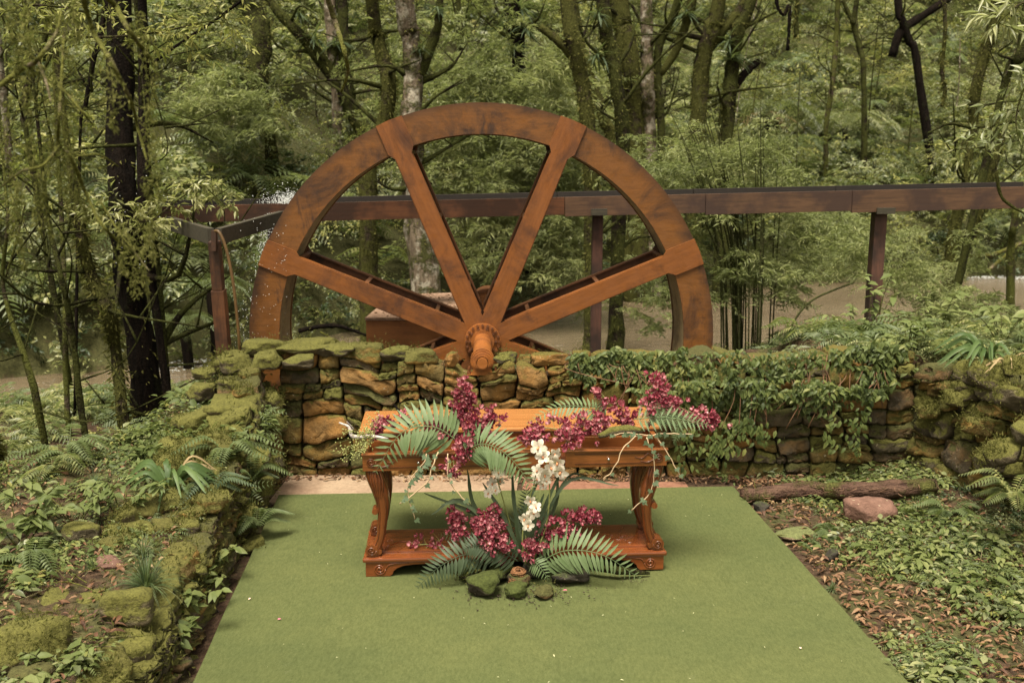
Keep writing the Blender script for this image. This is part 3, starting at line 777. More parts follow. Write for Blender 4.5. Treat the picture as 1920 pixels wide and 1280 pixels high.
for px, w, mk, dx in ((505, .095, 'post', 0), (1122, .10, 'post', 0), (1660, .12, 'post', .0)):
    q = on_flume(px); zt = q.z - BH * 1.2 - (.0 if px < 1600 else .06)
    zb = ground_z(q.x, q.y + .17) - .2
    mb = MB(); a = Vector((q.x + dx, q.y + .14, zb)); b = Vector((q.x, q.y + .14, zt)); mb.bar(b, a, w, w * 1.1, Vector((0, 1, 0)))
    mb.obj('post', WD[mk], flume, bevel=.004, loc=-flume.location)
    mb = MB(); mb.bar(Vector((q.x, q.y - .05, zt + .03)), Vector((q.x, q.y + .42, zt + .03)), w * 1.5, .06); mb.obj('crossbar', WD['brace'], flume, loc=-flume.location)
pk = P(402, 452, 7.15); pb = P(428, 735, 7.35); pb.z = -.4; pb.x = P(430, 735, 7.3).x
mb = MB(); mid = pk.lerp(pb, .17)
mb.bar(pk, mid, .075, .085, Vector((0, 1, 0))); mb.bar(mid + (pb - pk).normalized() * .004, pb, .092, .09, Vector((0, 1, 0)))
mb.obj('post', WD['post_red'], flume, bevel=.004, loc=-flume.location)
for px, py in ((318, 418), (528, 408)):
    e = P(px, py, 8.7); s0 = P(402 + (-6 if px < 402 else 8), 443, 7.18)
    mb = MB(); mb.bar(s0, e, .05, .115); mb.obj('brace', WD['brace'], flume, bevel=.003, loc=-flume.location)
mb = MB(); mb.bar(P(402, 470, 7.1), P(402, 432, 7.1), .032, .05, Vector((0, 1, 0))); mb.obj('brace_block', WD['post_red'], flume, loc=-flume.location)
hp = [P(403, 433, 7.0), P(412, 437, 6.98), P(425, 470, 6.97), P(437, 530, 6.96), P(445, 600, 6.96), P(449, 650, 6.97), P(450, 690, 7.0)]
mb = MB(); mb.tube(curve_pts(hp, 26), [.011] * 26, 8); tag(mb.obj('hose', simple('hose_brown', (.10, .055, .018), .45), smooth=True), 'thin brown hose arching down beside the left flume post', 'hose')

# water spilling over the wheel
m_spray, nt, N, L, out = new_mat('water_drops')
b_ = N('ShaderNodeBsdfGlass'); b_.inputs['Roughness'].default_value = .15; b_.inputs['IOR'].default_value = 1.33
d_ = N('ShaderNodeBsdfDiffuse'); d_.inputs[0].default_value = (.8, .82, .8, 1); mx = N('ShaderNodeMixShader'); mx.inputs[0].default_value = .75
L(b_.outputs[0], mx.inputs[1]); L(d_.outputs[0], mx.inputs[2]); L(mx.outputs[0], out.inputs[0])
OCT_V = np.array([(1, 0, 0), (-1, 0, 0), (0, 1, 0), (0, -1, 0), (0, 0, 1), (0, 0, -1)], float)
OCT_F = np.array([(0, 2, 4), (2, 1, 4), (1, 3, 4), (3, 0, 4), (2, 0, 5), (1, 2, 5), (3, 1, 5), (0, 3, 5)])
def droplets(name, pts, rad, mat, label, cat, stretch=1.6):
    n = len(pts); V = (OCT_V[None] * rad[:, None, None] * np.array([1, 1, stretch])[None, None] + np.array(pts)[:, None]).reshape(-1, 3)
    F = (OCT_F[None] + (np.arange(n) * 6)[:, None, None]).reshape(-1, 3)
    return tag(link_mesh(name, np_mesh(name, V, F, mat, True)), label, cat, kind='stuff')
pts = []; rad = []
for i in range(900):
    p = P(548, 378, 8.5); t = rng.normal(0, 1, 3); pts.append((p.x - abs(t[0]) * .13 + .07, p.y + t[1] * .06 - .1, p.z + abs(t[2]) * .035 * (1 + rng.random()) - .01)); rad.append(rng.uniform(.0012, .0036))
for i in range(900):
    u = rng.random(); p = P(478 + 26 * (1 - u) + rng.normal(0, 3 + 10 * u), 400 + 250 * u, 8.45); pts.append((p.x, p.y + rng.normal(0, .08), p.z)); rad.append(rng.uniform(.0015, .0045))
for i in range(110):
    p = P(rng.uniform(440, 540), rng.uniform(400, 660), rng.uniform(7.3, 7.7)); pts.append(tuple(p)); rad.append(rng.uniform(.0014, .003))
for i in range(36):
    p = P(rng.uniform(215, 330), rng.uniform(270, 520), rng.uniform(7.3, 7.7)); pts.append(tuple(p)); rad.append(rng.uniform(.002, .004))
droplets('water_splash', pts, np.array(rad), m_spray, 'white drops splashing where the flume spills on the wheel', 'water splash')
# foam on the stream
def foam(name, cpx, n, r, label):
    V = []; pts = []; rad = []
    for i in range(n):
        a = rng.integers(0, len(cpx) - 1); u = rng.random(); x0, y0 = cpx[a]; x1, y1 = cpx[a + 1]
        q = G(x0 + (x1 - x0) * u + rng.normal(0, 4), y0 + (y1 - y0) * u + rng.normal(0, r), WATER_Z); pts.append((q.x, q.y, q.z + .004)); rad.append(rng.uniform(.008, .028))
    droplets(name, pts, np.array(rad), m_spray, label, 'foam', .25)
foam('stream_foam', [(1790, 517), (1850, 519), (1925, 521)], 420, 2.2, 'white foam line of a small weir on the brown stream at far right')
foam('stream_foam', [(290, 690), (380, 680), (470, 672)], 260, 6, 'pale rippling foam on the stream left of the wheel')

# ================================================================== LEAF TOOLS
def leaf_t(w=.42, fold=.18, droop=.15, pts=3):
    """unit-length leaf template along +Y; returns verts, tris"""
    if pts == 2:
        V = np.array([(0, 0, 0), (-w / 2, .42, fold * w), (w / 2, .42, fold * w), (0, 1, -droop)]); F = [(0, 3, 1), (0, 2, 3)]
        return V, np.array(F)
    V = np.array([(0, 0, 0), (-w * .46, .28, fold * w), (0, .3, 0), (w * .46, .28, fold * w), (-w * .40, .62, fold * w - droop * .4), (0, .64, -droop * .4), (w * .40, .62, fold * w - droop * .4), (0, 1, -droop)])
    F = [(0, 2, 1), (0, 3, 2), (1, 2, 5), (1, 5, 4), (2, 3, 6), (2, 6, 5), (4, 5, 7), (5, 6, 7)]
    return V, np.array(F)
L_SIMPLE = leaf_t(.42, .2, .12, 2); L_OVAL = leaf_t(.5, .16, .22); L_NARROW = leaf_t(.13, .2, .25, 2); L_LANCE = leaf_t(.3, .2, .2, 2); L_BROAD = leaf_t(.62, .14, .2)
def frames(d, up):
    d = d / np.linalg.norm(d, axis=1, keepdims=True)
    x = np.cross(d, up); ln = np.linalg.norm(x, axis=1, keepdims=True); x = np.where(ln < 1e-4, np.array([[1., 0, 0]]), x / np.maximum(ln, 1e-6))
    z = np.cross(x, d)
    return np.stack([x, d, z], 2)                      # columns
def place(tpl, pos, d, up, sc):
    V, F = tpl; n = len(pos); M = frames(np.asarray(d, float), np.asarray(up, float)); sc = np.broadcast_to(np.asarray(sc, float), (n,))
    W = np.einsum('nij,vj->nvi', M, V) * sc[:, None, None] + np.asarray(pos)[:, None]
    return W.reshape(-1, 3), (F[None] + (np.arange(n) * len(V))[:, None, None]).reshape(-1, 3)
def merge(parts):
    Vs = []; Fs = []; o = 0
    for V, F in parts: Vs.append(V); Fs.append(F + o); o += len(V)
    return np.concatenate(Vs), np.concatenate(Fs)
def rvec(n, s=1.0): return rng.normal(0, s, (n, 3))
def mbV(mb):                                           # MB quads -> triangles as numpy
    F = []
    for f in mb.f:
        for k in range(1, len(f) - 1): F.append((f[0], f[k], f[k + 1]))
    return np.array(mb.v, float), np.array(F)
_tplmesh = {}
def tpl_mesh(name, tpl, mat):
    key = (name, id(tpl), mat.name)
    if key not in _tplmesh: _tplmesh[key] = np_mesh(name, tpl[0], tpl[1], mat, True)
    return _tplmesh[key]
def leaf_objs(parent, name, tpl, mat, pos, d, up, sc, most=300, rest=None):
    """single leaves as parts sharing one mesh, those beyond `most` joined in one stuff part"""
    pos = np.asarray(pos, float); M = frames(np.asarray(d, float), np.asarray(up, float)); sc = np.broadcast_to(np.asarray(sc, float), (len(pos),))
    me = tpl_mesh(name, tpl, mat); loc = np.array(parent.matrix_basis.translation); n = min(most, len(pos))
    for i in range(n):
        o = bpy.data.objects.new(name, me); col.objects.link(o); o.parent = parent
        o.matrix_basis = Matrix.Translation(pos[i] - loc) @ Matrix(M[i].tolist()).to_4x4() @ Matrix.Scale(float(sc[i]), 4)
    if len(pos) > n:
        V, F = place(tpl, pos[n:] - loc, np.asarray(d)[n:], np.asarray(up)[n:], sc[n:])
        o = link_mesh(rest or 'foliage', np_mesh('foliage', V, F, mat, True), parent); o['kind'] = 'stuff'
def frond(parent_name, label, pts, plen, mat, npin=22, group=None, cat='fern frond', side_up=(0, 0, 1), pw=.2, stem_m=None, most=300, droop=.25, lean=62, both=True, taper='fern', bip=False):
    """a fern frond: stalk plus two rows of leaflets, each leaflet an object"""
    plen *= .66; npin = int(npin * .98)
    pts = curve_pts(pts, 28); root = empty(parent_name, pts[0], 0, label, cat, group)
    mb = MB(); mb.tube([p - pts[0] for p in pts], lerp_list([.0035, .003, .002, .0008], 28), 5)
    mb.obj('stalk', stem_m or mat, root, smooth=True)
    tpl = leaf_t(pw, .12, droop, 3); pos = []; dd = []; up = []; sc = []
    su = Vector(side_up).normalized()
    for i in range(npin):
        t = .06 + .93 * i / (npin - 1); k = t * 27; a = int(min(k, 26)); p = pts[a].lerp(pts[a + 1], k - a)
        tg = (pts[min(a + 2, 27)] - pts[max(a - 1, 0)]).normalized(); sd = tg.cross(su).normalized(); nrm = sd.cross(tg).normalized()
        L_ = plen * (math.sin(math.pi * (t * .66 + .32)) ** .8 if taper == 'fern' else (1 - t) ** .7)
        L_ = max(L_, plen * .12)
        for s in ((-1, 1) if both else (1,)):
            ang = R(lean + 14 - 22 * t + random.uniform(-4, 4)); d = tg * math.cos(ang) + sd * (s * math.sin(ang)) + nrm * random.uniform(-.08, .1)
            if bip:
                m_ = max(4, int(9 * L_ / plen))
                for j in range(m_):
                    u = (j + .5) / m_; q = p + d * (L_ * u); l2 = L_ * .30 * (1 - u * .8)
                    sd2 = d.cross(nrm).normalized()
                    for s2 in (-1, 1): pos.append(q); dd.append(d * .5 + sd2 * s2); up.append(nrm); sc.append(l2)
                pos.append(p); dd.append(d); up.append(nrm); sc.append(L_ * .999)
            else:
                pos.append(p); dd.append(d); up.append(nrm); sc.append(L_)
    idx = np.argsort(-np.array(sc))
    leaf_objs(root, 'leaflet', tpl if not bip else leaf_t(.16, .1, .1, 2), mat, np.array(pos)[idx], np.array(dd)[idx], np.array(up)[idx], np.array(sc)[idx], most, 'leaflets')
    return root

# ================================================================== CARPET
m, nt, N, L, out = new_mat('green_carpet_pile')
p_ = pos_of(nt)
f1 = tex_noise(nt, p_, 260, 3, .7); f2 = tex_noise(nt, p_, 1.1, 4, .6); f3 = tex_noise(nt, p_, 70, 3, .7, stretch=(1, .35, 1)); f4 = tex_noise(nt, p_, 12, 4, .65)
c = ramp(nt, math_n(nt, 'ADD', math_n(nt, 'MULTIPLY', f1, .6), math_n(nt, 'MULTIPLY', f3, .4)), [(.36, (.054, .063, .022)), (.5, (.078, .089, .033)), (.66, (.104, .116, .046))])
c = mixc(nt, .8, c, ramp(nt, f2, [(.35, (.84, .88, .84)), (.65, (1.08, 1.05, 1.0))]), 'MULTIPLY')
c = mixc(nt, .8, c, ramp(nt, f4, [(.3, (.90, .91, .90)), (.7, (1.06, 1.04, 1.02))]), 'MULTIPLY')
f5 = tex_noise(nt, p_, 3.3, 5, .7, 1.2); c = mixc(nt, ramp(nt, f5, [(.64, 0), (.76, .22)]), c, (.20, .20, .12))
f6 = tex_noise(nt, p_, 1.9, 3, .6, 2.0); c = mixc(nt, ramp(nt, f6, [(.60, 0), (.75, .25)]), c, (.045, .055, .02))
principled(nt, out, c, .95, .12, bump(nt, math_n(nt, 'ADD', math_n(nt, 'MULTIPLY', f1, .6), math_n(nt, 'MULTIPLY', f4, 1.0)), .5, .006))
CZ = .045
q = [G(523, 926, CZ), G(1375, 910, CZ)]
ea = (G(360, 1280, CZ) - q[0]).normalized(); eb = (G(1706, 1280, CZ) - q[1]).normalized()
c4 = [q[0], q[1], q[1] + eb * 5.2, q[0] + ea * 5.2]
NXC, NYC = 40, 60; vs = []; fs = []
for j in range(NYC + 1):
    for i in range(NXC + 1):
        u, v = i / NXC, j / NYC; p = c4[0].lerp(c4[1], u).lerp(c4[3].lerp(c4[2], u), v)
        e = min(u, 1 - u, v * 1.6) * 8
        p.z = CZ - .004 + .009 * noise.noise(Vector((p.x * 1.3, p.y * 1.3, 0))) * min(1, e) + .004 * noise.noise(Vector((p.x * 5, p.y * 2, 7))) * min(1, e)
        if i in (0, NXC): p.x += .007 * noise.noise(Vector((p.x, p.y * 1.7, 3)))
        vs.append(p)
for j in range(NYC):
    for i in range(NXC):
        a = j * (NXC + 1) + i; fs.append((a, a + NXC + 1, a + NXC + 2, a + 1))
mb = MB(); mb.add(vs, fs)
rim_i = [i for i in range(NXC + 1)] + [j * (NXC + 1) + NXC for j in range(1, NYC + 1)] + [NYC * (NXC + 1) + i for i in range(NXC - 1, -1, -1)] + [j * (NXC + 1) for j in range(NYC - 1, 0, -1)]
n0 = len(vs); mb.v.extend([(vs[i].x, vs[i].y, -.02) for i in rim_i]); K = len(rim_i)
for k in range(K): mb.f.append((rim_i[k], rim_i[(k + 1) % K], n0 + (k + 1) % K, n0 + k)); mb.m.append(0)
tag(mb.obj('green_carpet', m, smooth='auto'), 'large rectangular green carpet covering the low platform before the wall', 'carpet')

# ================================================================== TABLE
TA = G(686, 1081, CZ); TB = G(1244, 1067, CZ)
TW = (TB - TA).length; trz = math.atan2(TB.y - TA.y, TB.x - TA.x)
table = empty('console_table', TA, trz, 'long varnished wooden console table with carved curved legs on the green carpet', 'table')
TM = Matrix.Translation(TA) @ Matrix.Rotation(trz, 4, 'Z')
def T(x, y, z): return TM @ Vector((x, y, z))
TD = .40; HT = .685                                       # apron top height
def tobj(mb, name, mat, smooth=False, bevel=0, parent=None): return mb.obj(name, mat, parent or table, smooth, bevel)
# base: shelf board, moulding and bracket plinth
mb = MB(); mb.box((TW / 2, TD / 2, .098), (TW - .02, TD - .02, .022)); base_s = tobj(mb, 'shelf', WD['base'], bevel=.004)
mb = MB(); mb.box((TW / 2, TD / 2, .112), (TW - .15, TD - .13, .008)); tobj(mb, 'shelf_panel', WD['base'], bevel=.003)
for y0, dy, nm in ((-.012, .03, 'moulding'), (TD - .018, .03, 'moulding')):
    mb = MB(); mb.box((TW / 2, y0 + dy / 2, .096), (TW + .03, dy, .024)); tobj(mb, nm, WD['base'], bevel=.009)
for x0 in (-.012, TW - .018):
    mb = MB(); mb.box((x0 + .015, TD / 2, .0955), (.03, TD + .02, .022)); tobj(mb, 'moulding', WD['base'], bevel=.008)
def plinth(Lx):
    half = [(0, 0), (.13, 0), (.145, .012), (.15, .028), (.17, .045), (.205, .058), (.26, .064), (.33, .066)]
    o = half + [(Lx - x, z) for x, z in reversed(half)] + [(Lx, .083), (0, .083)]
    return o
mb = MB(); mb.prism(plinth(TW), 0, .022); tobj(mb, 'plinth', WD['base'], bevel=.003)
mb = MB(); mb.prism(plinth(TW), TD - .022, TD); tobj(mb, 'plinth', WD['base'], bevel=.003)
sp_ = [(0, 0), (.07, 0), (.09, .025), (.13, .04), (TD - .044 - .13, .04), (TD - .044 - .09, .025), (TD - .044 - .07, 0), (TD - .044, 0), (TD - .044, .083), (0, .083)]
for x0 in (0, TW - .022):
    mb = MB(); mb.prism(sp_, 0, .022, tf=lambda v, x0=x0: Vector((x0 + v.y, .022 + v.x, v.z))); tobj(mb, 'plinth', WD['base'], bevel=.003)
def spiral(cx, cz, r, y, turns=1.9, flip=1, n=34):
    pts = []
    for i in range(n):
        t = i / (n - 1); a = t * turns * 2 * math.pi; rr = r * (1 - .82 * t); pts.append(Vector((cx + flip * rr * math.cos(a), y, cz - rr * math.sin(a))))
    return pts
for cx, fl in ((.075, 1), (TW - .075, -1)):
    mb = MB(); mb.tube(spiral(cx, .042, .032, -.001, 2.0, fl), lerp_list([.0035, .006, .0075], 34), 6)
    mb.tube(curve_pts([(cx + fl * .032, -.001, .042), (cx + fl * .05, -.001, .066), (cx + fl * .10, -.001, .074), (cx + fl * .16, -.001, .074)], 12), lerp_list([.004, .0045, .002], 12), 5)
    tobj(mb, 'scroll_carving', WD['base'], smooth=True)
# vine carving in low relief on the shelf board and an inlaid line
def relief(cx, cy, s, seed):
    rn = random.Random(seed); mb = MB()
    for k in range(9):
        a = rn.uniform(0, 6.28); x, y = cx + rn.uniform(-.11, .11), cy + rn.uniform(-.05, .05)
        mb.tube(curve_pts([(x, y, .1165), (x + .02 * math.cos(a), y + .02 * math.sin(a), .1175), (x + .035 * math.cos(a + 1.1), y + .03 * math.sin(a + 1.1), .1165)], 8), lerp_list([.002, .004, .0015], 8), 5)
    mb.tube(curve_pts([(cx - .13, cy - .03, .1165), (cx - .05, cy + .03, .117), (cx + .04, cy - .02, .117), (cx + .13, cy + .03, .1165)], 20), [.003] * 20, 5)
    tobj(mb, 'relief_carving', WD['base'], smooth=True)
relief(.24, .17, 1, 3); relief(TW - .26, .17, 1, 5)
for sgn, x0 in ((1, .17), (-1, TW - .30)):
    mb = MB(); mb.bar((x0, .06, .1163), (x0 + .13 * 1, .34, .1163), .004, .0012); mb.bar((TW / 2 - sgn * (TW / 2 - .33), .34, .1163), (TW / 2 - sgn * .15, .34, .1163), .004, .0012); tobj(mb, 'inlay_line', WD['carve'])
# cabriole legs
def leg_mesh(mirror):
    cen = [(.050, HT - .085), (.054, .56), (.068, .52), (.088, .46), (.098, .40), (.098, .34), (.092, .28), (.084, .22), (.066, .17), (.046, .135), (.042, .112)]
    wid = [.080, .082, .086, .082, .068, .056, .050, .047, .052, .066, .074]
    cp = curve_pts([(a, 0, b) for a, b in cen], 30); wd_ = lerp_list(wid, 30); outl = []
    for i, p in enumerate(cp):
        outl.append((p.x + wd_[i] / 2, p.z))
    for i in range(29, -1, -1): outl.append((cp[i].x - wd_[i] / 2, cp[i].z))
    sx = -1 if mirror else 1
    mb = MB(); n = len(outl); D_ = .070
    # built as rings so the front face can be rounded
    vs = []; fs = []
    for i, p in enumerate(cp):
        w = wd_[i] / 2
        for (fx, fy) in ((-1, .75), (-1, -.55), (-.72, -.92), (-.25, -1.06), (.25, -1.06), (.72, -.92), (1, -.55), (1, .75), (.6, 1), (-.6, 1)):
            vs.append((sx * (p.x + fx * w), fy * D_ / 2 * (1 + .18 * math.sin(i / 29 * 6)), p.z))
    K_ = 10
    for i in range(29):
        for k in range(K_):
            k2 = (k + 1) % K_; fs.append((i * K_ + k, i * K_ + k2, (i + 1) * K_ + k2, (i + 1) * K_ + k))
    fs += [tuple(range(K_)), tuple(29 * K_ + k for k in reversed(range(K_)))]
    mb.add(vs, fs)
    # foot scroll, knee curl
    mb.tube([(sx * .034, -.040, .146), (sx * .034, .036, .146)], [.034, .034], 20)
    mb.tube([(sx * .058, -.037, .365), (sx * .058, .033, .365)], [.017, .017], 16)
    mb.tube([(sx * .075, -.034, .135), (sx * .075, .030, .135)], [.014, .014], 12)
    body = mb.mesh('leg', WD['leg'], True); body.set_sharp_from_angle(angle=R(50))
    cv = MB()
    cv.tube([Vector((sx * v.x, v.y, v.z)) for v in spiral(.034, .146, .026, -.041, 1.7, 1, 24)], lerp_list([.003, .0045, .006], 24), 5)
    for off, r in ((-.55, .0035), (.55, .0035)):
        cv.tube([Vector((sx * (cp[i].x + off * wd_[i] / 2 * .95), -D_ / 2 * (1.0 + .18 * math.sin(i / 29 * 6)), cp[i].z)) for i in range(0, 27)], [r] * 27, 5)
    for k in range(5):                                      # leaf-shaped flutes on the knee
        x = .062 + (k - 2) * .012
        cv.tube(curve_pts([(sx * x, -D_ / 2 * 1.16, .60), (sx * (x + .012 + (k - 2) * .003), -D_ / 2 * 1.30, .52), (sx * (.082 + (k - 2) * .004), -D_ / 2 * 1.12, .40)], 12), lerp_list([.002, .0055, .001], 12), 5)
    return body, cv.mesh('leg_carving', WD['carve'], True)
LGm = {False: leg_mesh(False), True: leg_mesh(True)}
for mir, x0 in ((False, 0.0), (True, TW)):
    for y0 in (.045, TD - .055):
        o = link_mesh('leg', LGm[mir][0], table, (x0, y0, 0)); link_mesh('leg_carving', LGm[mir][1], o, (0, 0, 0))
# apron box
AZ0, AZ1 = HT - .088, HT
mb = MB(); mb.box((.012, TD / 2, (AZ0 + AZ1) / 2), (.024, TD - .03, AZ1 - AZ0)); tobj(mb, 'apron', WD['body'], bevel=.002)
mb = MB(); mb.box((TW - .012, TD / 2, (AZ0 + AZ1) / 2), (.024, TD - .03, AZ1 - AZ0)); tobj(mb, 'apron', WD['body'], bevel=.002)
mb = MB(); mb.box((TW / 2, TD - .012, (AZ0 + AZ1) / 2), (TW - .05, .024, AZ1 - AZ0)); tobj(mb, 'apron', WD['body'], bevel=.002)
mb = MB(); mb.box((TW / 2, TD / 2, AZ0 + .006), (TW - .05, TD - .052, .01)); tobj(mb, 'apron_floor', WD['carve'])
mb = MB(); mb.box((TW / 2, .245, AZ1 - .030), (TW - .052, .018, .075)); tobj(mb, 'rail', WD['body'], bevel=.003)
mb = MB(); mb.box((TW / 2, .232, AZ1 - .058), (TW - .056, .012, .010)); tobj(mb, 'rail_moulding', WD['body'], bevel=.003)
gap = .655 * TW
for xa, xb in ((.0, gap - .012), (gap + .012, TW)):
    mb = MB(); mb.box(((xa + xb) / 2, .006, (AZ0 + AZ1) / 2 - .001), (xb - xa, .022, AZ1 - AZ0)); dr = tobj(mb, 'drawer_front', WD['body'], bevel=.0025)
    mb = MB(); mb.box(((xa + xb) / 2, -.001, AZ1 + .004), (xb - xa + .008, .034, .010)); tobj(mb, 'drawer_lip', WD['body'], bevel=.0035, parent=dr)
    mb = MB(); mb.bar((xa + .05, -.0062, AZ0 + .018), (xb - .05, -.0062, AZ0 + .018), .004, .005); mb.bar((xa + .05, -.0062, AZ1 - .016), (xb - .05, -.0062, AZ1 - .016), .004, .005); tobj(mb, 'drawer_beading', WD['carve'], parent=dr)
    mb = MB(); kx = xa + (xb - xa) * (.28 if xa < .1 else .42); mb.tube([(kx, -.004, AZ0 + .045), (kx, -.012, AZ0 + .045), (kx, -.018, AZ0 + .045), (kx, -.026, AZ0 + .045)], [.004, .004, .009, .006], 12)
    tobj(mb, 'knob', simple('steel_knob', (.55, .52, .48), .25, .5, .05, metal=1), smooth=True, parent=dr)
for cx, fl in ((.045, 1), (TW - .045, -1)):
    mb = MB(); mb.tube(spiral(cx, AZ0 + .048, .026, -.007, 2.0, fl), lerp_list([.003, .005, .006], 34), 6)
    x1 = cx + fl * .03
    mb.tube(curve_pts([(x1, -.007, AZ0 + .05), (x1 + fl * .03, -.007, AZ0 + .07), (x1 + fl * .06, -.007, AZ0 + .045), (x1 + fl * .10, -.007, AZ0 + .052)], 16), lerp_list([.004, .005, .0015], 16), 5)
    mb.tube(curve_pts([(x1, -.007, AZ0 + .035), (x1 + fl * .03, -.007, AZ0 + .022), (x1 + fl * .07, -.007, AZ0 + .030)], 12), lerp_list([.004, .0045, .0015], 12), 5)
    tobj(mb, 'scroll_carving', WD['carve'], smooth=True)
# the sliding top, pushed back
zt = HT + .030
pts_ = [G(674, 808, zt + CZ), G(683, 770, zt + CZ), G(1206, 762, zt + CZ), G(1226, 798, zt + CZ)]
loc_ = [TM.inverted() @ p for p in pts_]
x0_, x1_ = (loc_[0].x + loc_[1].x) / 2, max((loc_[2].x + loc_[3].x) / 2, TW + .035); y0_, y1_ = (loc_[0].y + loc_[3].y) / 2, (loc_[1].y + loc_[2].y) / 2
print('TABLE', TW, loc_, x0_, x1_, y0_, y1_)
mb = MB(); mb.box(((x0_ + x1_) / 2, (y0_ + y1_) / 2, zt - .011), (x1_ - x0_, y1_ - y0_, .022)); top_o = tobj(mb, 'table_top', WD['top'], bevel=.007)
mb = MB(); mb.box(((x0_ + x1_) / 2, (y0_ + y1_) / 2, zt - .030), (x1_ - x0_ - .03, y1_ - y0_ - .03, .016)); tobj(mb, 'top_moulding', WD['body'], bevel=.006)
mb = MB(); mb.bar(((x0_ + .05), y0_ + .045, zt + .0004), ((x1_ - .05), y0_ + .045, zt + .0004), .003, .001)
mb.bar(((x1_ - .14), y1_ - .03, zt + .0004), ((x1_ - .07), y0_ + .05, zt + .0004), .003, .001); tobj(mb, 'inlay_line', WD['body'], parent=top_o)
ZTOP = zt + CZ

# ================================================================== FLOWERS
m_burg, nt, N, L, out = new_mat('burgundy_petal')
g_ = N('ShaderNodeNewGeometry'); oi = N('ShaderNodeObjectInfo')
c = ramp(nt, math_n(nt, 'ADD', math_n(nt, 'MULTIPLY', g_.outputs['Random Per Island'], .5), math_n(nt, 'MULTIPLY', oi.outputs['Random'], .5)), [(.1, (.085, .007, .017)), (.34, (.18, .018, .036)), (.62, (.31, .055, .078)), (.86, (.52, .22, .23))])
nn = tex_noise(nt, g_.outputs['Position'], 120, 2); c = mixc(nt, ramp(nt, nn, [(.55, 0), (.72, .7)]), c, (.52, .20, .24))
pr = principled(nt, None, c, .42, .4); tr = N('ShaderNodeBsdfTranslucent'); L(c, tr.inputs[0]); mx = N('ShaderNodeMixShader'); mx.inputs[0].default_value = .25
L(pr, mx.inputs[1]); L(tr.outputs[0], mx.inputs[2]); L(mx.outputs[0], out.inputs[0])
m_white, nt, N, L, out = new_mat('white_petal')
oi = N('ShaderNodeObjectInfo'); tcn = N('ShaderNodeTexCoord'); nn = tex_noise(nt, pos_of(nt), 60, 2)
c = ramp(nt, nn, [(.35, (.62, .55, .42)), (.6, (.80, .74, .62)), (.75, (.78, .55, .48))])
pr = principled(nt, None, c, .5, .3); tr = N('ShaderNodeBsdfTranslucent'); L(c, tr.inputs[0]); mx = N('ShaderNodeMixShader'); mx.inputs[0].default_value = .3
L(pr, mx.inputs[1]); L(tr.outputs[0], mx.inputs[2]); L(mx.outputs[0], out.inputs[0])
m_lip = simple('orchid_lip', (.55, .22, .10), .5)
m_stem = simple('flower_stem', (.16, .17, .05), .6)
# a small cupped orchid floret: five petals round a lip
def floret_mesh(seed, cup):
    rn = random.Random(seed); V = []; F = []
    for k in range(5):
        a = 2 * math.pi * k / 5 + rn.uniform(-.15, .15); c_, s_ = math.cos(a), math.sin(a); w = .62
        prof = [(.05, 0), (.5, cup * .35), (.95, cup * .95), (.85, cup * 1.55)]
        rows = []
        for j, (r, h) in enumerate(prof):
            ww = (.10, .42, .46, .16)[j] * w * 1.35
            row = []
            for t in (-1, 0, 1):
                x = r * c_ - t * ww * s_; y = r * s_ + t * ww * c_; z = h + (.10 if t else 0) * cup
                V.append((x, y, z)); row.append(len(V) - 1)
            rows.append(row)
        for j in range(3):
            for t in range(2): F.append((rows[j][t], rows[j][t + 1], rows[j + 1][t + 1], rows[j + 1][t]))
    return np.array(V), np.array(F)
FLM = []
for s, cup in ((1, .85), (2, .55), (3, 1.1)):
    V, F = floret_mesh(s, cup); FLM.append(np_mesh('flower', V, F, m_burg, True))
def bunch(label, spine, rad, n, size=.0175, stem_from=None, group='burgundy orchid bunches of the arrangement'):
    n = int(n * 1.75); rad = [r * 1.05 for r in rad]
    sp = curve_pts(spine, 30); root = empty('flower_bunch', sp[0], 0, label, 'flowers', group)
    rr = lerp_list(rad, 30)
    mb = MB(); base = sp[0]
    if stem_from is not None: mb.tube([Vector(stem_from) - base] + [p - base for p in sp], [.004] * 31, 6)
    else: mb.tube([p - base for p in sp], [.003] * 30, 6)
    spr = []
    for k in range(0, n):
        t = (k + .5) / n * 29 + random.uniform(-1.2, 1.2); t = min(28.9, max(0, t)); a = int(t); p = sp[a].lerp(sp[a + 1], t - a)
        d = Vector((random.gauss(0, 1), random.gauss(0, 1) - .55, random.gauss(0, .85) + .15)).normalized(); r = rr[a] * (random.uniform(.25, 1.0) ** .6)
        if k % 6 == 0 or not spr: spr = [p + d * rr[a] * random.uniform(.55, 1.25)]; mb.tube([p - base, spr[0] - base], [.0016, .001], 3, caps=False)
        q = spr[0] + Vector((random.gauss(0, 1), random.gauss(0, 1), random.gauss(0, 1))) * .016
        mb.tube([spr[0] - base, q - base], [.001, .0008], 3, caps=False); d = (q - sp[a]).normalized() if (q - sp[a]).length > .01 else d
        dir_ = (d + Vector((0, -.5, random.uniform(-.3, .2)))).normalized()
        o = bpy.data.objects.new('flower', random.choice(FLM)); col.objects.link(o); o.parent = root
        o.matrix_basis = Matrix.Translation(q - base) @ dir_.to_track_quat('Z', 'Y').to_matrix().to_4x4() @ Matrix.Rotation(random.uniform(0, 6.28), 4, 'Z') @ Matrix.Scale(size * random.uniform(.7, 1.15), 4)
    mb.obj('stems', m_stem, root); return root
YF = TA.y
b1 = bunch('tall upright burgundy orchid spray rising from the left half of the table', [P(868, 722, YF + .10), P(868, 760, YF + .12), P(880, 795, YF + .10), P(866, 838, YF + .02)], [.018, .045, .075, .055], 120)
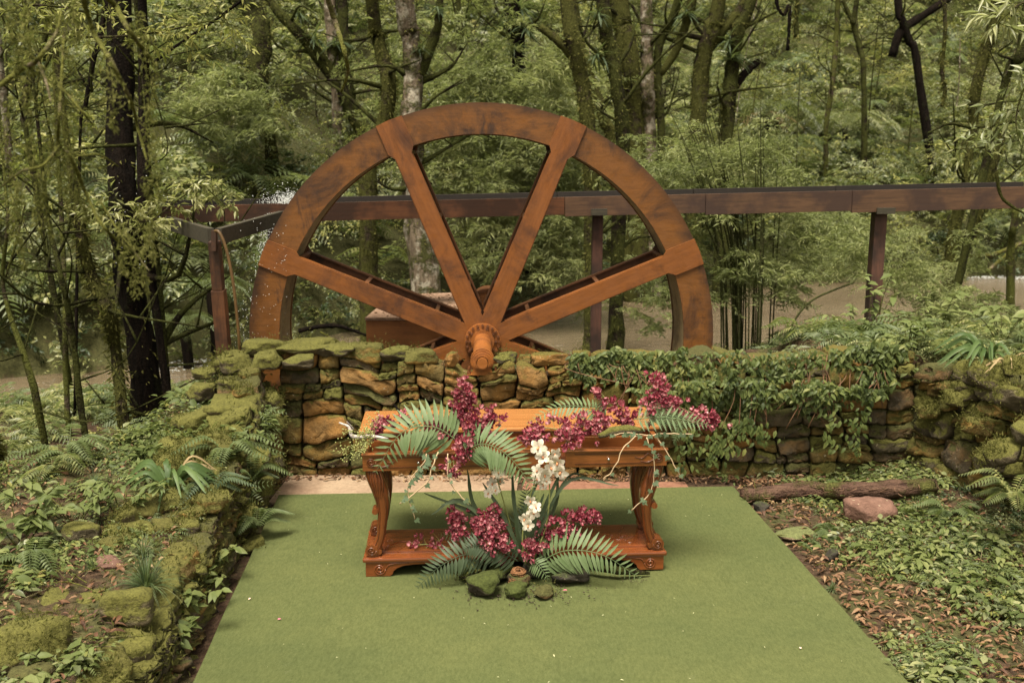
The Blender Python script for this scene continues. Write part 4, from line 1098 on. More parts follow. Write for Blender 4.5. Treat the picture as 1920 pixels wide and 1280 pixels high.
bunch('burgundy orchids spilling rightward from the tall spray over the table top', [P(885, 805, YF + .08), P(915, 795, YF + .12), P(938, 787, YF + .14)], [.06, .05, .02], 46)
bunch('burgundy orchids spreading left from the tall spray along the table edge', [P(860, 805, YF + .08), P(830, 800, YF + .12), P(808, 796, YF + .14)], [.06, .045, .02], 46)
bunch('burgundy orchid tail hanging below the tall spray in front of the apron', [P(862, 840, YF), P(852, 860, YF - .03), P(850, 880, YF - .04)], [.04, .03, .012], 26)
bunch('low burgundy orchid cluster lying at the left end of the table', [P(692, 806, YF + .12), P(720, 793, YF + .16), P(756, 788, YF + .20)], [.02, .032, .02], 38)
bunch('dark burgundy orchid row along the middle of the drawer edge', [P(978, 822, YF + .06), P(1015, 802, YF + .10), P(1062, 806, YF + .10), P(1110, 795, YF + .14), P(1140, 796, YF + .16)], [.022, .042, .050, .035, .018], 110)
bunch('few burgundy orchids drooping below the drawer edge between the two drawers', [P(1055, 815, YF + .02), P(1068, 832, YF - .02), P(1074, 845, YF - .03)], [.03, .02, .010], 12)
bunch('loose burgundy orchid sprig on the right part of the table top by the arching frond', [P(1128, 738, YF + .20), P(1150, 765, YF + .20), P(1175, 780, YF + .18), P(1185, 795, YF + .14)], [.016, .022, .036, .03], 40)
bunch('tall burgundy orchid spray at the right end of the table against the vine', [P(1228, 705, YF + .22), P(1236, 735, YF + .20), P(1228, 760, YF + .18), P(1210, 782, YF + .16)], [.016, .050, .050, .03], 76)
bunch('burgundy orchid spray reaching out beyond the right end of the table', [P(1250, 752, YF + .18), P(1285, 768, YF + .18), P(1320, 782, YF + .18), P(1352, 788, YF + .18)], [.04, .038, .03, .012], 60)
YG = G(980, 1090, CZ).y
bunch('lower burgundy orchid cluster left of the white orchids near the carpet', [P(915, 958, YG + .10), P(912, 985, YG + .08), P(930, 1015, YG + .04), P(940, 1030, YG + .02)], [.045, .085, .07, .04], 120)
bunch('burgundy orchid cluster low on the left above the dark fern', [P(850, 958, YG + .12), P(862, 985, YG + .10), P(868, 1010, YG + .08)], [.03, .045, .03], 38)
bunch('sparse burgundy orchid sprig over the left part of the table base', [P(778, 1022, YG + .2), P(800, 1020, YG + .2), P(825, 1024, YG + .2), P(850, 1028, YG + .15)], [.018, .038, .028, .02], 26, .0135)
bunch('burgundy orchid spray stretching right over the table base', [P(1110, 966, YG + .14), P(1080, 975, YG + .12), P(1040, 985, YG + .10), P(1015, 1000, YG + .08)], [.022, .05, .055, .045], 66)
bunch('small burgundy orchid cluster just above the rocks and root ball', [P(1022, 1020, YG + .04), P(1000, 1022, YG + .02), P(978, 1034, YG)], [.022, .032, .02], 30)

# white orchids: open five-petalled flowers on upright stems
def orchid_meshes():
    out_ = []
    V = []; F = []
    for k in range(5):
        a = math.pi / 2 + 2 * math.pi * k / 5; c_, s_ = math.cos(a), math.sin(a)
        rows = []
        for r, h, ww in ((.06, 0, .12), (.38, .14, .33), (.74, .20, .34), (.98, .05, .10)):
            row = []
            for t in (-1, 0, 1): V.append((r * c_ - t * ww * s_, r * s_ + t * ww * c_, h + .05 * abs(t))); row.append(len(V) - 1)
            rows.append(row)
        for j in range(3):
            for t in range(2): F.append((rows[j][t], rows[j][t + 1], rows[j + 1][t + 1], rows[j + 1][t]))
    return np_mesh('petals', np.array(V), np.array(F), m_white, True)
ORM = orchid_meshes()
mb = MB(); mb.tube([(0, 0, 0), (0, -.05, .18), (0, -.2, .34), (0, -.34, .32)], [.07, .14, .15, .05], 8); LIPM = mb.mesh('lip', m_lip, True)
def orchid(label, stem, flowers, Yd, size=.036):
    size *= 1.25
    sp = curve_pts(stem, 20); root = empty('white_orchid', sp[0], 0, label, 'orchid', 'white orchid stems of the arrangement')
    mb = MB(); mb.tube([p - sp[0] for p in sp], lerp_list([.006, .004, .003], 20), 6)
    for (px, py) in flowers:
        q = P(px, py, Yd + random.uniform(-.03, .03)); near_ = min(sp, key=lambda p: (p - q).length); mb.tube([near_ - sp[0], near_.lerp(q, .6) - sp[0] + Vector((0, 0, .008)), q - sp[0]], [.002, .002, .002], 4)
        d = Vector((random.uniform(-.6, .6), -1, random.uniform(-.3, .5))).normalized()
        o = bpy.data.objects.new('flower', ORM); col.objects.link(o); o.parent = root
        o.matrix_basis = Matrix.Translation(q - sp[0]) @ d.to_track_quat('Z', 'Y').to_matrix().to_4x4() @ Matrix.Rotation(random.uniform(-.6, .6), 4, 'Z') @ Matrix.Scale(size * random.uniform(.85, 1.15), 4)
        link_mesh('lip', LIPM, o, (0, 0, .02), None, .9)
    mb.obj('stem', m_stem, root, smooth=True)
    return root
orchid('tall white orchid stem with open flowers before the middle of the table', [P(1000, 1050, YG + .02), P(1025, 980, YG + .04), P(1030, 900, YG + .04), P(1015, 835, YG + .04)],
       [(1010, 838), (1018, 856), (1040, 850), (1046, 866), (1032, 876), (1052, 884), (1022, 890)], YG + .02)
orchid('white orchid stem leaning left of the tallest one with small flowers', [P(990, 1050, YG + .03), P(985, 970, YG + .06), P(1000, 910, YG + .06)], [(1008, 882), (1024, 900), (1006, 898), (1018, 908)], YG + .06, .027)
orchid('lowest white orchid with cream flowers above the burgundy cluster', [P(985, 1055, YG), P(980, 1000, YG), P(995, 930, YG)], [(994, 938), (1004, 950), (1000, 960), (984, 972), (995, 966), (990, 984)], YG - .04, .031)
orchid('faded white orchid half hidden behind the drooping middle frond', [P(975, 1050, YG + .08), P(950, 960, YG + .12), P(930, 890, YG + .12)], [(934, 884), (924, 906), (938, 900), (916, 924), (930, 918), (944, 880)], YG + .12, .027)

# ferns of the arrangement
FG = 'cut fern fronds of the arrangement'
def PP(l): return [P(*a) for a in l]
frond('fern_frond', 'broad pale fern frond drooping over the left corner of the table', PP([(858, 826, YF), (812, 800, YF - .02), (752, 812, YF - .05), (704, 885, YF - .10)]), M_PX(92, 5), LM['fern_cut'], 22, FG, side_up=(0, -.85, .5), pw=.17)
frond('fern_frond', 'short upright fern frond behind the left drooping one', PP([(830, 838, YF + .08), (800, 800, YF + .1), (765, 772, YF + .1)]), M_PX(62, 5), LM['fern_cut'], 14, FG, side_up=(0, -.9, .5), pw=.17)
frond('fern_frond', 'long pale fern frond arching down across the middle of the apron', PP([(868, 850, YF - .02), (905, 832, YF - .05), (955, 856, YF - .10), (1004, 922, YF - .16)]), M_PX(78, 5), LM['fern_cut'], 26, FG, side_up=(0, -.85, .5), pw=.165)
frond('fern_frond', 'flat fern frond arching over the middle of the table top', PP([(1140, 786, YF + .22), (1100, 764, YF + .24), (1045, 764, YF + .24), (988, 794, YF + .2)]), M_PX(48, 5.2), LM['fern_cut'], 22, FG, side_up=(0, -.6, .8), pw=.22)
frond('fern_frond', 'small upright fern tip standing beside the flat frond on the table', PP([(1126, 790, YF + .18), (1120, 765, YF + .18), (1116, 742, YF + .18)]), M_PX(26, 5.2), LM['fern_cut'], 12, FG, side_up=(0, -1, .1), pw=.2)
frond('fern_frond', 'lacy pale fern frond jutting past the right end of the table', PP([(1188, 786, YF + .10), (1240, 782, YF + .08), (1290, 788, YF + .06), (1332, 798, YF + .04)]), M_PX(48, 5.2), LM['fern_cut'], 16, FG, side_up=(0, -.7, .7), bip=True)
frond('fern_frond', 'lacy fern tip standing at the right end of the table', PP([(1232, 795, YF + .10), (1234, 775, YF + .1), (1232, 752, YF + .1)]), M_PX(26, 5.2), LM['fern_cut'], 10, FG, side_up=(0, -1, .1), bip=True)
frond('fern_frond', 'lacy fern tip hanging below the right end of the table', PP([(1275, 795, YF + .06), (1270, 812, YF + .04), (1264, 828, YF + .02)]), M_PX(22, 5.2), LM['fern_cut'], 9, FG, side_up=(0, -1, .1), bip=True)
frond('fern_frond', 'large fern frond with raised leaflets over the right front of the base', PP([(1008, 1056, YG + .02), (1060, 1032, YG - .02), (1130, 1040, YG - .06), (1200, 1084, YG - .08)]), M_PX(80, 4.9), LM['fern_cut'], 24, FG, side_up=(0, -.9, .45), pw=.17)
frond('fern_frond', 'small pale fern frond tucked under the large right one above the rocks', PP([(1000, 1050, YG - .02), (1012, 1062, YG - .05), (1028, 1085, YG - .08)]), M_PX(36, 4.9), LM['fern_cut'], 10, FG, side_up=(0, -.9, .45), pw=.17)
frond('fern_frond', 'long dark fern frond reaching down to the carpet at lower left', PP([(925, 1045, YG + .02), (870, 1040, YG - .02), (820, 1065, YG - .06), (778, 1106, YG - .08)]), M_PX(62, 4.9), LM['fern_dark'], 22, FG, side_up=(0, -.85, .5), pw=.19)
frond('fern_frond', 'second dark fern frond lying over the base just left of centre', PP([(972, 1052, YG + .02), (935, 1030, YG), (895, 1022, YG - .02), (868, 1030, YG - .03)]), M_PX(60, 4.9), LM['fern_dark'], 20, FG, side_up=(0, -.8, .6), pw=.18)
frond('fern_frond', 'dark fern frond standing behind the white orchids', PP([(1000, 1030, YG + .16), (995, 970, YG + .18), (985, 905, YG + .2)]), M_PX(50, 5), LM['fern_dark'], 20, FG, side_up=(0, -1, .1), pw=.2)
frond('fern_frond', 'dark fern frond rising between the two lower orchid clusters', PP([(960, 1040, YG + .14), (968, 985, YG + .16), (1000, 935, YG + .2)]), M_PX(44, 5), LM['fern_dark'], 18, FG, side_up=(0, -1, .1), pw=.2)
frond('fern_frond', 'pale fern tip showing over the base behind the left orchid cluster', PP([(900, 1020, YG + .26), (865, 1005, YG + .28), (822, 1002, YG + .3)]), M_PX(34, 5), LM['fern_cut'], 16, FG, side_up=(0, -.8, .6), pw=.2)
# strap leaves
def strap_clump(name, label, base, tips, w, mat, cat='leaf clump', group=None, leafname='leaf', seg=12):
    base = Vector(base); root = empty(name, base, 0, label, cat, group)
    for tip in tips:
        mid, end, ww = tip; cp = curve_pts([Vector((0, 0, 0)), Vector(mid) - base, Vector(end) - base], seg)
        vs = []; fs = []
        for i, p in enumerate(cp):
            tg = (cp[min(i + 1, seg - 1)] - cp[max(i - 1, 0)]).normalized(); sd = tg.cross(Vector((0, -.8, .6))).normalized(); nr = sd.cross(tg)
            k = w * ww * (1 + .13 * math.sin(i * 1.9 + ww * 20)) * (math.sin(math.pi * (.12 + .86 * i / (seg - 1))) ** .6)
            vs += [p - sd * k + nr * k * .25, p, p + sd * k + nr * k * .25]
        for i in range(seg - 1):
            for k in range(2): fs.append((i * 3 + k, i * 3 + k + 1, i * 3 + 3 + k + 1, i * 3 + 3 + k))
        mb = MB(); mb.add(vs, fs); mb.obj(leafname, mat, root, smooth=True)
    return root
Yb = YG + .05
strap_clump('strap_leaf_clump', 'clump of long green strap leaves rising from the rocks behind the orchids', P(985, 1055, Yb),
    [(P(900, 970, Yb + .1), P(795, 924, Yb + .12), 1), (P(895, 960, Yb + .08), P(876, 880, Yb + .1), 1.1), (P(880, 950, Yb), P(826, 945, Yb - .05), .8), (P(870, 940, Yb + .1), P(808, 965, Yb + .06), .8),
     (P(1040, 950, Yb + .1), P(1045, 880, Yb + .12), 1), (P(1062, 905, Yb + .1), P(1160, 910, Yb + .1), .8), (P(1030, 930, Yb + .1), P(1068, 862, Yb + .12), .9), (P(1060, 900, Yb + .12), P(1105, 895, Yb + .12), .6),
     (P(965, 950, Yb + .1), P(960, 880, Yb + .14), 1), (P(985, 960, Yb), P(1010, 900, Yb + .05), 1.1), (P(1005, 970, Yb), P(1020, 925, Yb), 1), (P(940, 960, Yb + .05), P(905, 905, Yb + .1), 1),
     (P(970, 1000, Yb - .04), P(966, 950, Yb - .05), .9), (P(990, 1010, Yb - .04), P(992, 965, Yb - .05), .9), (P(1010, 1000, Yb - .02), P(1030, 960, Yb - .03), .9)], .011, LM['fern_dark'], 'strap leaves')
# ivy and bare tendrils
IVY = (np.array([(0, 0, 0), (-.42, -.08, .05), (-.52, .42, .02), (-.22, .45, .03), (0, 1.0, -.1), (.22, .45, .03), (.52, .42, .02), (.42, -.08, .05), (0, .35, 0)]), np.array([(8, 0, 1), (8, 1, 2), (8, 2, 3), (8, 3, 4), (8, 4, 5), (8, 5, 6), (8, 6, 7), (8, 7, 0)]))
IVY[1][:] = IVY[1][:, ::-1]
m_ten = simple('pale_tendril', (.42, .30, .18), .7)
m_ivy = leaf_mat('ivy_leaf', [(.07, .10, .05), (.12, .17, .09), (.20, .25, .15)], clump=3)
def ivy(label, pts, n, size, r=.0028):
    cp = curve_pts(PP(pts), 30); root = empty('trailing_ivy', cp[0], 0, label, 'ivy', 'ivy trails hanging from the table')
    mb = MB(); mb.tube([p - cp[0] + Vector((noise.noise(p * 30), 0, noise.noise(p * 30 + Vector((5, 0, 0))))) * .006 for p in cp], [r] * 30, 5); mb.obj('tendril', m_ten, root, smooth=True)
    pos = []; d = []; up = []; sc = []
    for k in range(n):
        p = cp[min(29, int(30 * (k + .5) / n + random.uniform(-1, 1)))]; s = random.choice((-1, 1))
        pos.append(p + Vector((s * .006, -.006, 0))); d.append((s * random.uniform(.3, 1), random.uniform(-.5, 0), -random.uniform(.3, 1))); up.append((random.uniform(-.3, .3), -1, random.uniform(.0, .7))); sc.append(size * random.uniform(.6, 1.2))
    if n: leaf_objs(root, 'leaf', IVY, m_ivy, pos, d, up, sc)
ivy('ivy trail hanging at the left before the front left leg', [(800, 850, YF - .08), (795, 868, YF - .1), (768, 900, YF - .1), (766, 930, YF - .1), (778, 972, YF - .1)], 16, .030)
ivy('pale bare tendril looping down left of the tall orchid spray', [(822, 846, YF - .06), (808, 880, YF - .1), (800, 905, YF - .1), (750, 945, YF - .1)], 5, .026, .0035)
ivy('long pale tendril hanging in front of the middle left of the apron', [(840, 850, YF - .08), (840, 890, YF - .1), (850, 915, YF - .1), (880, 945, YF - .1)], 5, .030, .0032)
ivy('leafy ivy knot hanging behind the left drooping frond', [(790, 842, YF - .03), (800, 865, YF - .04), (785, 885, YF - .05), (775, 895, YF - .05)], 14, .032)
ivy('bare curved tendril left of the right front leg', [(1192, 817, YF - .02), (1168, 842, YF - .04), (1150, 880, YF - .06), (1130, 898, YF - .06)], 2, .022, .003)
ivy('ivy trail hanging down along the right front leg', [(1212, 820, YF - .02), (1224, 850, YF - .04), (1226, 890, YF - .04), (1218, 925, YF - .04), (1184, 956, YF - .04)], 11, .034, .003)
ivy('pale ivy tendril reaching out to the right of the table', [(1232, 820, YF), (1252, 850, YF - .02), (1268, 880, YF - .02), (1276, 892, YF - .02)], 4, .036, .003)
ivy('ivy leaves trailing along the right end of the drawer edge', [(1150, 815, YF + .02), (1180, 812, YF + .02), (1215, 816, YF), (1250, 812, YF), (1300, 815, YF)], 16, .028)
# yellow-green berried sprig at the left end and pale driftwood
root = empty('berry_sprig', P(705, 825, YF + .05), 0, 'feathery yellow-green berry sprig sticking out left of the table', 'sprig')
mb = MB(); bz = MB()
for k in range(26):
    a = P(700, 822, YF + .05); e = P(random.uniform(632, 692), random.uniform(800, 872), YF + random.uniform(-.05, .1)) if k < 21 else P(random.uniform(680, 715), random.uniform(762, 790), YF + .2)
    mid = a.lerp(e, .5) + Vector((0, 0, random.uniform(-.01, .03))); cp = curve_pts([a, mid, e], 7); mb.tube([p - root.location for p in cp], [.0012] * 7, 3, caps=False)
    for p in cp[2:]:
        for j in range(3):
            q = p - root.location + Vector((random.gauss(0, .010), random.gauss(0, .008), random.gauss(0, .010))); bz.tube([q + Vector((0, 0, -.004)), q, q + Vector((0, 0, .004))], [.001, .0042, .001], 5)
mb.obj('stems', m_stem, root); bz.obj('berries', simple('berry', (.30, .31, .10), .5), root, smooth=True)['kind'] = 'stuff'
cp = curve_pts([P(636, 792, YF + .12), P(654, 800, YF + .1), P(662, 818, YF + .08), P(700, 818, YF + .06), P(728, 822, YF + .05)], 20)
root = empty('driftwood', cp[0], 0, 'crooked driftwood twig with flaking white bark at the left end of the table', 'driftwood')
mb = MB(); mb.tube([p - cp[0] for p in cp], lerp_list([.003, .008, .012, .010, .004], 20), 8, jit=.5)
mb.tube(curve_pts([cp[7] - cp[0], P(662, 803, YF + .08) - cp[0], P(650, 790, YF + .06) - cp[0]], 8), lerp_list([.006, .002], 8), 6)
mb.obj('twig', stone_mat('white_flaking_bark', (.30, .24, .22), (.75, .70, .66), (.2, .15, .1), 0, -.3), root, smooth=True)
cp = curve_pts([P(738, 758, YF + .35), P(752, 775, YF + .32), P(768, 800, YF + .28)], 14)
mb = MB(); mb.tube(cp, lerp_list([.004, .012, .009], 14), 7, jit=.5); tag(mb.obj('dark_twig', BK['dark'], smooth=True), 'short dark twig lying on the left part of the table top', 'twig')
cp = curve_pts([P(1122, 818, YF + .06), P(1150, 808, YF + .07), P(1180, 805, YF + .08), P(1206, 808, YF + .08)], 16)
mb = MB(); mb.tube(cp, lerp_list([.012, .026, .026, .010], 16), 12, jit=.25, flat=1)
tag(mb.obj('mossy_stick', ST['mossy'], smooth=True), 'thick stick wrapped in bright moss lying in the right drawer', 'stick')

# rocks and root ball at the foot
def rock(label, k, mat, px, py, r, sc, dy=0):
    p = G(px, py, CZ); o = boulder('rock', k, mat, (p.x, p.y + dy, CZ + sc[2] * .62), sc, (random.uniform(-.15, .15), random.uniform(-.15, .15), r)); return tag(o, label, 'rock')
rock('mossy dark green rock leftmost at the foot of the arrangement', 2, ST['mossdark'], 908, 1120, .3, (.10, .09, .075), .06)
rock('flat mossy grey-green rock in the middle before the root ball', 7, ST['mossdark'], 968, 1118, .8, (.07, .06, .05), .02)
rock('grey rock behind the root ball under the white orchids', 3, ST['wetgrey'], 1010, 1085, 1.1, (.12, .07, .09), .07)
rock('dark flat rock at the right foot of the arrangement under the big frond', 4, ST['wetgrey'], 1070, 1092, .1, (.115, .07, .045), .02)
rock('small mossy brown clod of peat right of the middle rock', 0, ST['grey'], 1022, 1120, .5, (.06, .05, .035), .02)
rock('small mossy stone behind the leftmost rock', 6, ST['mossdark'], 880, 1095, .5, (.07, .07, .06), .08)
rock('dark mossy soil-covered stone tucked behind the leftmost mossy rock', 4, ST['mossdark'], 935, 1098, .5, (.09, .07, .06), .08)
root = empty('root_ball', G(972, 1095, CZ), 0, 'tangled brown root ball holding the orchid stems on the carpet', 'root ball')
mb = MB()
for k in range(120):
    a = random.uniform(0, 6.28); r = random.uniform(.02, .058); z = random.uniform(.005, .085)
    pts__ = [Vector((r * math.cos(a + t * 1.3) * (1 - z * 4), r * math.sin(a + t * 1.3) * (1 - z * 4), z + random.uniform(-.006, .006))) for t in (0, .5, 1, 1.5)]
    mb.tube(curve_pts(pts__, 7), [.0022] * 7, 4)
ro = mb.obj('roots', simple('orange_brown_root', (.22, .10, .04), .8), root, smooth=True); ro['kind'] = 'stuff'
boulder('soil', 3, ST['grey'], G(972, 1095, CZ) + Vector((0, 0, .03)), (.06, .06, .04), None, root)
cp = curve_pts([G(1060, 1070, CZ) + Vector((0, 0, .05)), P(1150, 1068, YG + .05), G(1218, 1078, CZ) + Vector((0, 0, .012))], 12)
mb = MB(); mb.tube(cp, lerp_list([.01, .018, .022, .006], 12), 8, jit=.4); tag(mb.obj('bark_strip', BK['darkmoss'], smooth=True), 'dark mossy bark strip poking out under the large right frond', 'bark')
pt = MB(); 
soil_pts = []; soil_r = []
for k in range(260):
    p = G(random.gauss(985, 62), random.gauss(1112, 12), CZ); soil_pts.append((p.x, p.y, CZ + .003)); soil_r.append(random.uniform(.002, .007))
for k in range(60):
    p = G(random.gauss(1190, 14), random.gauss(1088, 5), CZ); soil_pts.append((p.x, p.y, CZ + .002)); soil_r.append(random.uniform(.0015, .004))
droplets('soil_crumbs', soil_pts, np.array(soil_r), simple('dark_soil', (.035, .022, .014), .9), 'dark soil crumbs scattered on the carpet round the rocks', 'soil', .6)
# petals and scraps on the carpet
m_pet = simple('fallen_petal', (.55, .14, .22), .5); m_petp = simple('pale_petal', (.70, .50, .42), .5); m_scr = simple('pale_scrap', (.52, .50, .30), .7)
for px, py, s, mt, lb in ((1059, 1106, .016, m_pet, 'round burgundy-pink petal fallen on the carpet right of the rocks'), (524, 1160, .012, m_pet, 'small pink petal fallen near the left edge of the carpet'),
                          (468, 1122, .012, m_petp, 'pale pink petal fallen at the far left carpet edge'), (1501, 1214, .012, m_petp, 'pale cream petal fallen on the right front part of the carpet')):
    V, F = L_BROAD; o = link_mesh('petal', np_mesh('petal', (V - [0, .5, 0]) * 1.6, F, mt, True), None, G(px, py, CZ + .004) + Vector((0, 0, .002)), (.1, .1, random.uniform(0, 6)), s); tag(o, lb, 'petal')
ps = []; ds = []; us = []; ss = []
for k in range(110):
    u, v = rng.random(), rng.random() ** 1.3 * .55; p = c4[0].lerp(c4[1], .03 + .94 * u).lerp(c4[3].lerp(c4[2], .03 + .94 * u), .03 + v)
    ps.append((p.x, p.y, CZ + .006)); a = rng.uniform(0, 6.28); ds.append((math.cos(a), math.sin(a), .05)); us.append((0, 0, 1)); ss.append(rng.uniform(.005, .018) * (1.3 if k < 14 else .7))
V, F = place(L_LANCE, ps, ds, us, ss); tag(link_mesh('carpet_scraps', np_mesh('carpet_scraps', V, F, m_scr, True)), 'tiny pale leaf scraps scattered over the green carpet', 'scraps', kind='stuff')

# ================================================================== SCATTER BY GEOMETRY NODES (uncountable foliage only)
def src_obj(name, V, F, mats, mi=None):
    me = np_mesh(name, V, F, mats)
    if mi is not None: me.polygons.foreach_set('material_index', np.asarray(mi, dtype=np.int32))
    return bpy.data.objects.new(name, me)                # never linked: only the source of the spread foliage
def scatter(name, label, cat, pts, rots, scales, sources, idx=None):
    n = len(pts); me = bpy.data.meshes.new(name); me.vertices.add(n); me.vertices.foreach_set('co', np.asarray(pts, np.float32).ravel())
    a = me.attributes.new('rot', 'FLOAT_VECTOR', 'POINT'); a.data.foreach_set('vector', np.asarray(rots, np.float32).ravel())
    a = me.attributes.new('scl', 'FLOAT', 'POINT'); a.data.foreach_set('value', np.asarray(scales, np.float32))
    a = me.attributes.new('idx', 'INT', 'POINT'); a.data.foreach_set('value', np.asarray(idx if idx is not None else rng.integers(0, len(sources), n), np.int32))
    o = link_mesh(name, me)
    ng = bpy.data.node_groups.new(name + '_spread', 'GeometryNodeTree')
    ng.interface.new_socket('Geometry', in_out='INPUT', socket_type='NodeSocketGeometry'); ng.interface.new_socket('Geometry', in_out='OUTPUT', socket_type='NodeSocketGeometry')
    N = ng.nodes.new; Lk = ng.links.new; gi = N('NodeGroupInput'); go = N('NodeGroupOutput')
    j = N('GeometryNodeJoinGeometry')
    for s in reversed(sources):
        oi = N('GeometryNodeObjectInfo'); oi.inputs['Object'].default_value = s; oi.inputs['As Instance'].default_value = True; Lk(oi.outputs['Geometry'], j.inputs[0])
    ip = N('GeometryNodeInstanceOnPoints'); ip.inputs['Pick Instance'].default_value = True
    def attr(nm, ty):
        q = N('GeometryNodeInputNamedAttribute'); q.data_type = ty; q.inputs[0].default_value = nm; return q.outputs[0]
    Lk(gi.outputs[0], ip.inputs['Points']); Lk(j.outputs[0], ip.inputs['Instance']); Lk(attr('idx', 'INT'), ip.inputs['Instance Index'])
    Lk(attr('rot', 'FLOAT_VECTOR'), ip.inputs['Rotation']); Lk(attr('scl', 'FLOAT'), ip.inputs['Scale']); Lk(ip.outputs[0], go.inputs[0])
    md = o.modifiers.new('spread', 'NODES'); md.node_group = ng
    return tag(o, label, cat, kind='stuff')

def spray(nt, nl, rad, tpl, ln, droop=.3, upb=.3, fl=.5, stem_r=.004):
    """a leafy spray: nt twigs from one foot carrying nl leaves each"""
    parts = []; mb = MB()
    for k in range(nt):
        a = rng.uniform(0, 6.28); el = rng.uniform(-.1, 1.2) * upb + upb * .3; d = Vector((math.cos(a), math.sin(a), el)).normalized()
        L_ = rad * rng.uniform(.6, 1.1); cp = [d * (L_ * t) + Vector((0, 0, -droop * L_ * t * t)) for t in np.linspace(0, 1, 5)]
        mb.tube(cp, lerp_list([stem_r, stem_r * .3], 5), 3, caps=False)
        ts = rng.uniform(.15, 1.0, nl); pos = []; dd = []
        side = d.cross(Vector((0, 0, 1)))
        if side.length < .1: side = Vector((1, 0, 0))
        side.normalize()
        for t in ts:
            p = d * (L_ * t) + Vector((0, 0, -droop * L_ * t * t)); pos.append(p)
            dd.append(d * rng.uniform(.2, 1) + side * rng.choice((-1, 1)) * rng.uniform(.4, 1.1) + Vector((0, 0, rng.uniform(-.7, .25))))
        parts.append(place(tpl, np.array(pos), np.array(dd), np.array([[0, 0, 1]] * nl) + rng.normal(0, fl, (nl, 3)), ln * rng.uniform(.6, 1.15, nl)))
    V1, F1 = merge(parts); V2, F2 = mbV(mb)
    return np.concatenate([V1, V2]), np.concatenate([F1, F2 + len(V1)]), [0] * len(F1) + [1] * len(F2)
def spray_src(name, lm, bk, *a, **k):
    V, F, mi = spray(*a, **k); return src_obj(name, V, F, [LM[lm], BK[bk]], mi)
def fern_src(name, lm, nf, L_, pin, npin=14, arch=.8):
    parts = []
    for k in range(nf):
        a = 6.28 * k / nf + rng.uniform(-.3, .3); d = Vector((math.cos(a), math.sin(a), 0)); ll = L_ * rng.uniform(.7, 1.1)
        cp = curve_pts([Vector((0, 0, 0)), d * (ll * .45) + Vector((0, 0, ll * .42 * arch)), d * (ll * .95) + Vector((0, 0, ll * .12 * arch))], npin)
        pos = []; dd = []; up = []; sc = []
        for i in range(1, npin):
            tg = (cp[i] - cp[i - 1]).normalized(); sd = tg.cross(Vector((0, 0, 1))).normalized()
            for s in (-1, 1): pos.append(cp[i]); dd.append(tg * .4 + sd * s + Vector((0, 0, -.15))); up.append((0, 0, 1)); sc.append(pin * math.sin(math.pi * (.15 + .8 * i / npin)))
        parts.append(place(leaf_t(.26, .1, .2, 2), pos, dd, up, sc))
    V, F = merge(parts); return src_obj(name, V, F, LM[lm])

S_shrub = [spray_src('shrub_spray', m_, 'thin', 7, 9, .50, L_SIMPLE, .105) for m_ in ('shrub', 'sage', 'sage', 'yellow')]
S_small = [spray_src('small_leaf_spray', m_, 'thin', 9, 13, .50, L_SIMPLE, .062) for m_ in ('shrub', 'sage', 'yellow', 'sage')]
S_big = [spray_src('large_leaf_spray', m_, 'thin', 5, 6, .50, L_OVAL, .19, droop=.4) for m_ in ('shrub', 'sage')]
S_bam = [spray_src('bamboo_spray', 'bamboo', 'culm', 10, 17, .60, L_NARROW, .15, droop=.55, upb=.5, stem_r=.002) for _ in range(3)]
S_fern = [fern_src('fern_rosette', m_, 9, .75, .17) for m_ in ('sage', 'fern', 'shrub')]
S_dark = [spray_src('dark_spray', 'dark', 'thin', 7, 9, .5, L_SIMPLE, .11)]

def hit_ground(px, py):                                # where the line of sight through a pixel meets the terrain
    d = ray(px, py); o = Vector((0, 0, H)); t = 2.5
    while t < 40:
        q = o + d * t
        if q.z < ground_z(q.x, q.y): return Vector((q.x, q.y, ground_z(q.x, q.y)))
        t += .03
    return o + d * t
def far_y(x): return float(np.interp(x, FAR_X, FAR_Y))
def bushes(n, xr, tr, rfun, dens, keep=None, hgt=.75):
    pts = []; rots = []; sc = []
    for i in range(n):
        x = rng.uniform(*xr); t = tr[0] + (tr[1] - tr[0]) * rng.random() ** 1.15; y = far_y(x) + t
        if abs(x) > .62 * y + 2.5: continue
        if keep and not keep(x, y, t): continue
        z = ground_z(x, y); r = rfun(x, y); h = r * hgt * rng.uniform(.8, 2.0)
        m_ = max(3, int(dens * r * r * 6 + 3)); 
        for k in range(m_):
            d = rng.normal(0, 1, 3); d /= np.linalg.norm(d); d[2] = abs(d[2]) * 1.1 - .1
            rr = rng.uniform(.55, 1.0); p = (x + d[0] * r * rr, y + d[1] * r * rr, z + .1 + h + d[2] * h * rr)
            p = (p[0], p[1], max(p[2], ground_z(p[0], p[1]) + .05))
            pts.append(p); rots.append((-d[1] * .6 + rng.normal(0, .2), d[0] * .6 + rng.normal(0, .2), rng.uniform(0, 6.28))); sc.append(rng.uniform(.6, 1.15) * (.7 + .35 * r))
    return pts, rots, sc
p, r_, s_ = bushes(1250, (-26, 27), (.2, 32), lambda x, y: rng.uniform(.35, .95), 2.4)
scatter('hillside_shrubs', 'dense mixed green shrubbery covering the hillside beyond the stream', 'shrubbery', p, r_, s_, S_shrub)
p, r_, s_ = bushes(1150, (-26, 27), (.0, 30), lambda x, y: rng.uniform(.3, .85), 2.6)
scatter('hillside_undergrowth', 'fine small-leaved undergrowth filling the hillside between the taller shrubs', 'undergrowth', p, r_, s_, S_small)
p, r_, s_ = bushes(230, (-24, 26), (.2, 22), lambda x, y: rng.uniform(.3, .6), 2.2)
scatter('hillside_broad_leaves', 'shrubs with larger broad leaves dotted over the hillside', 'shrubbery', p, r_, s_, S_big)
pts = []; rots = []; sc = []
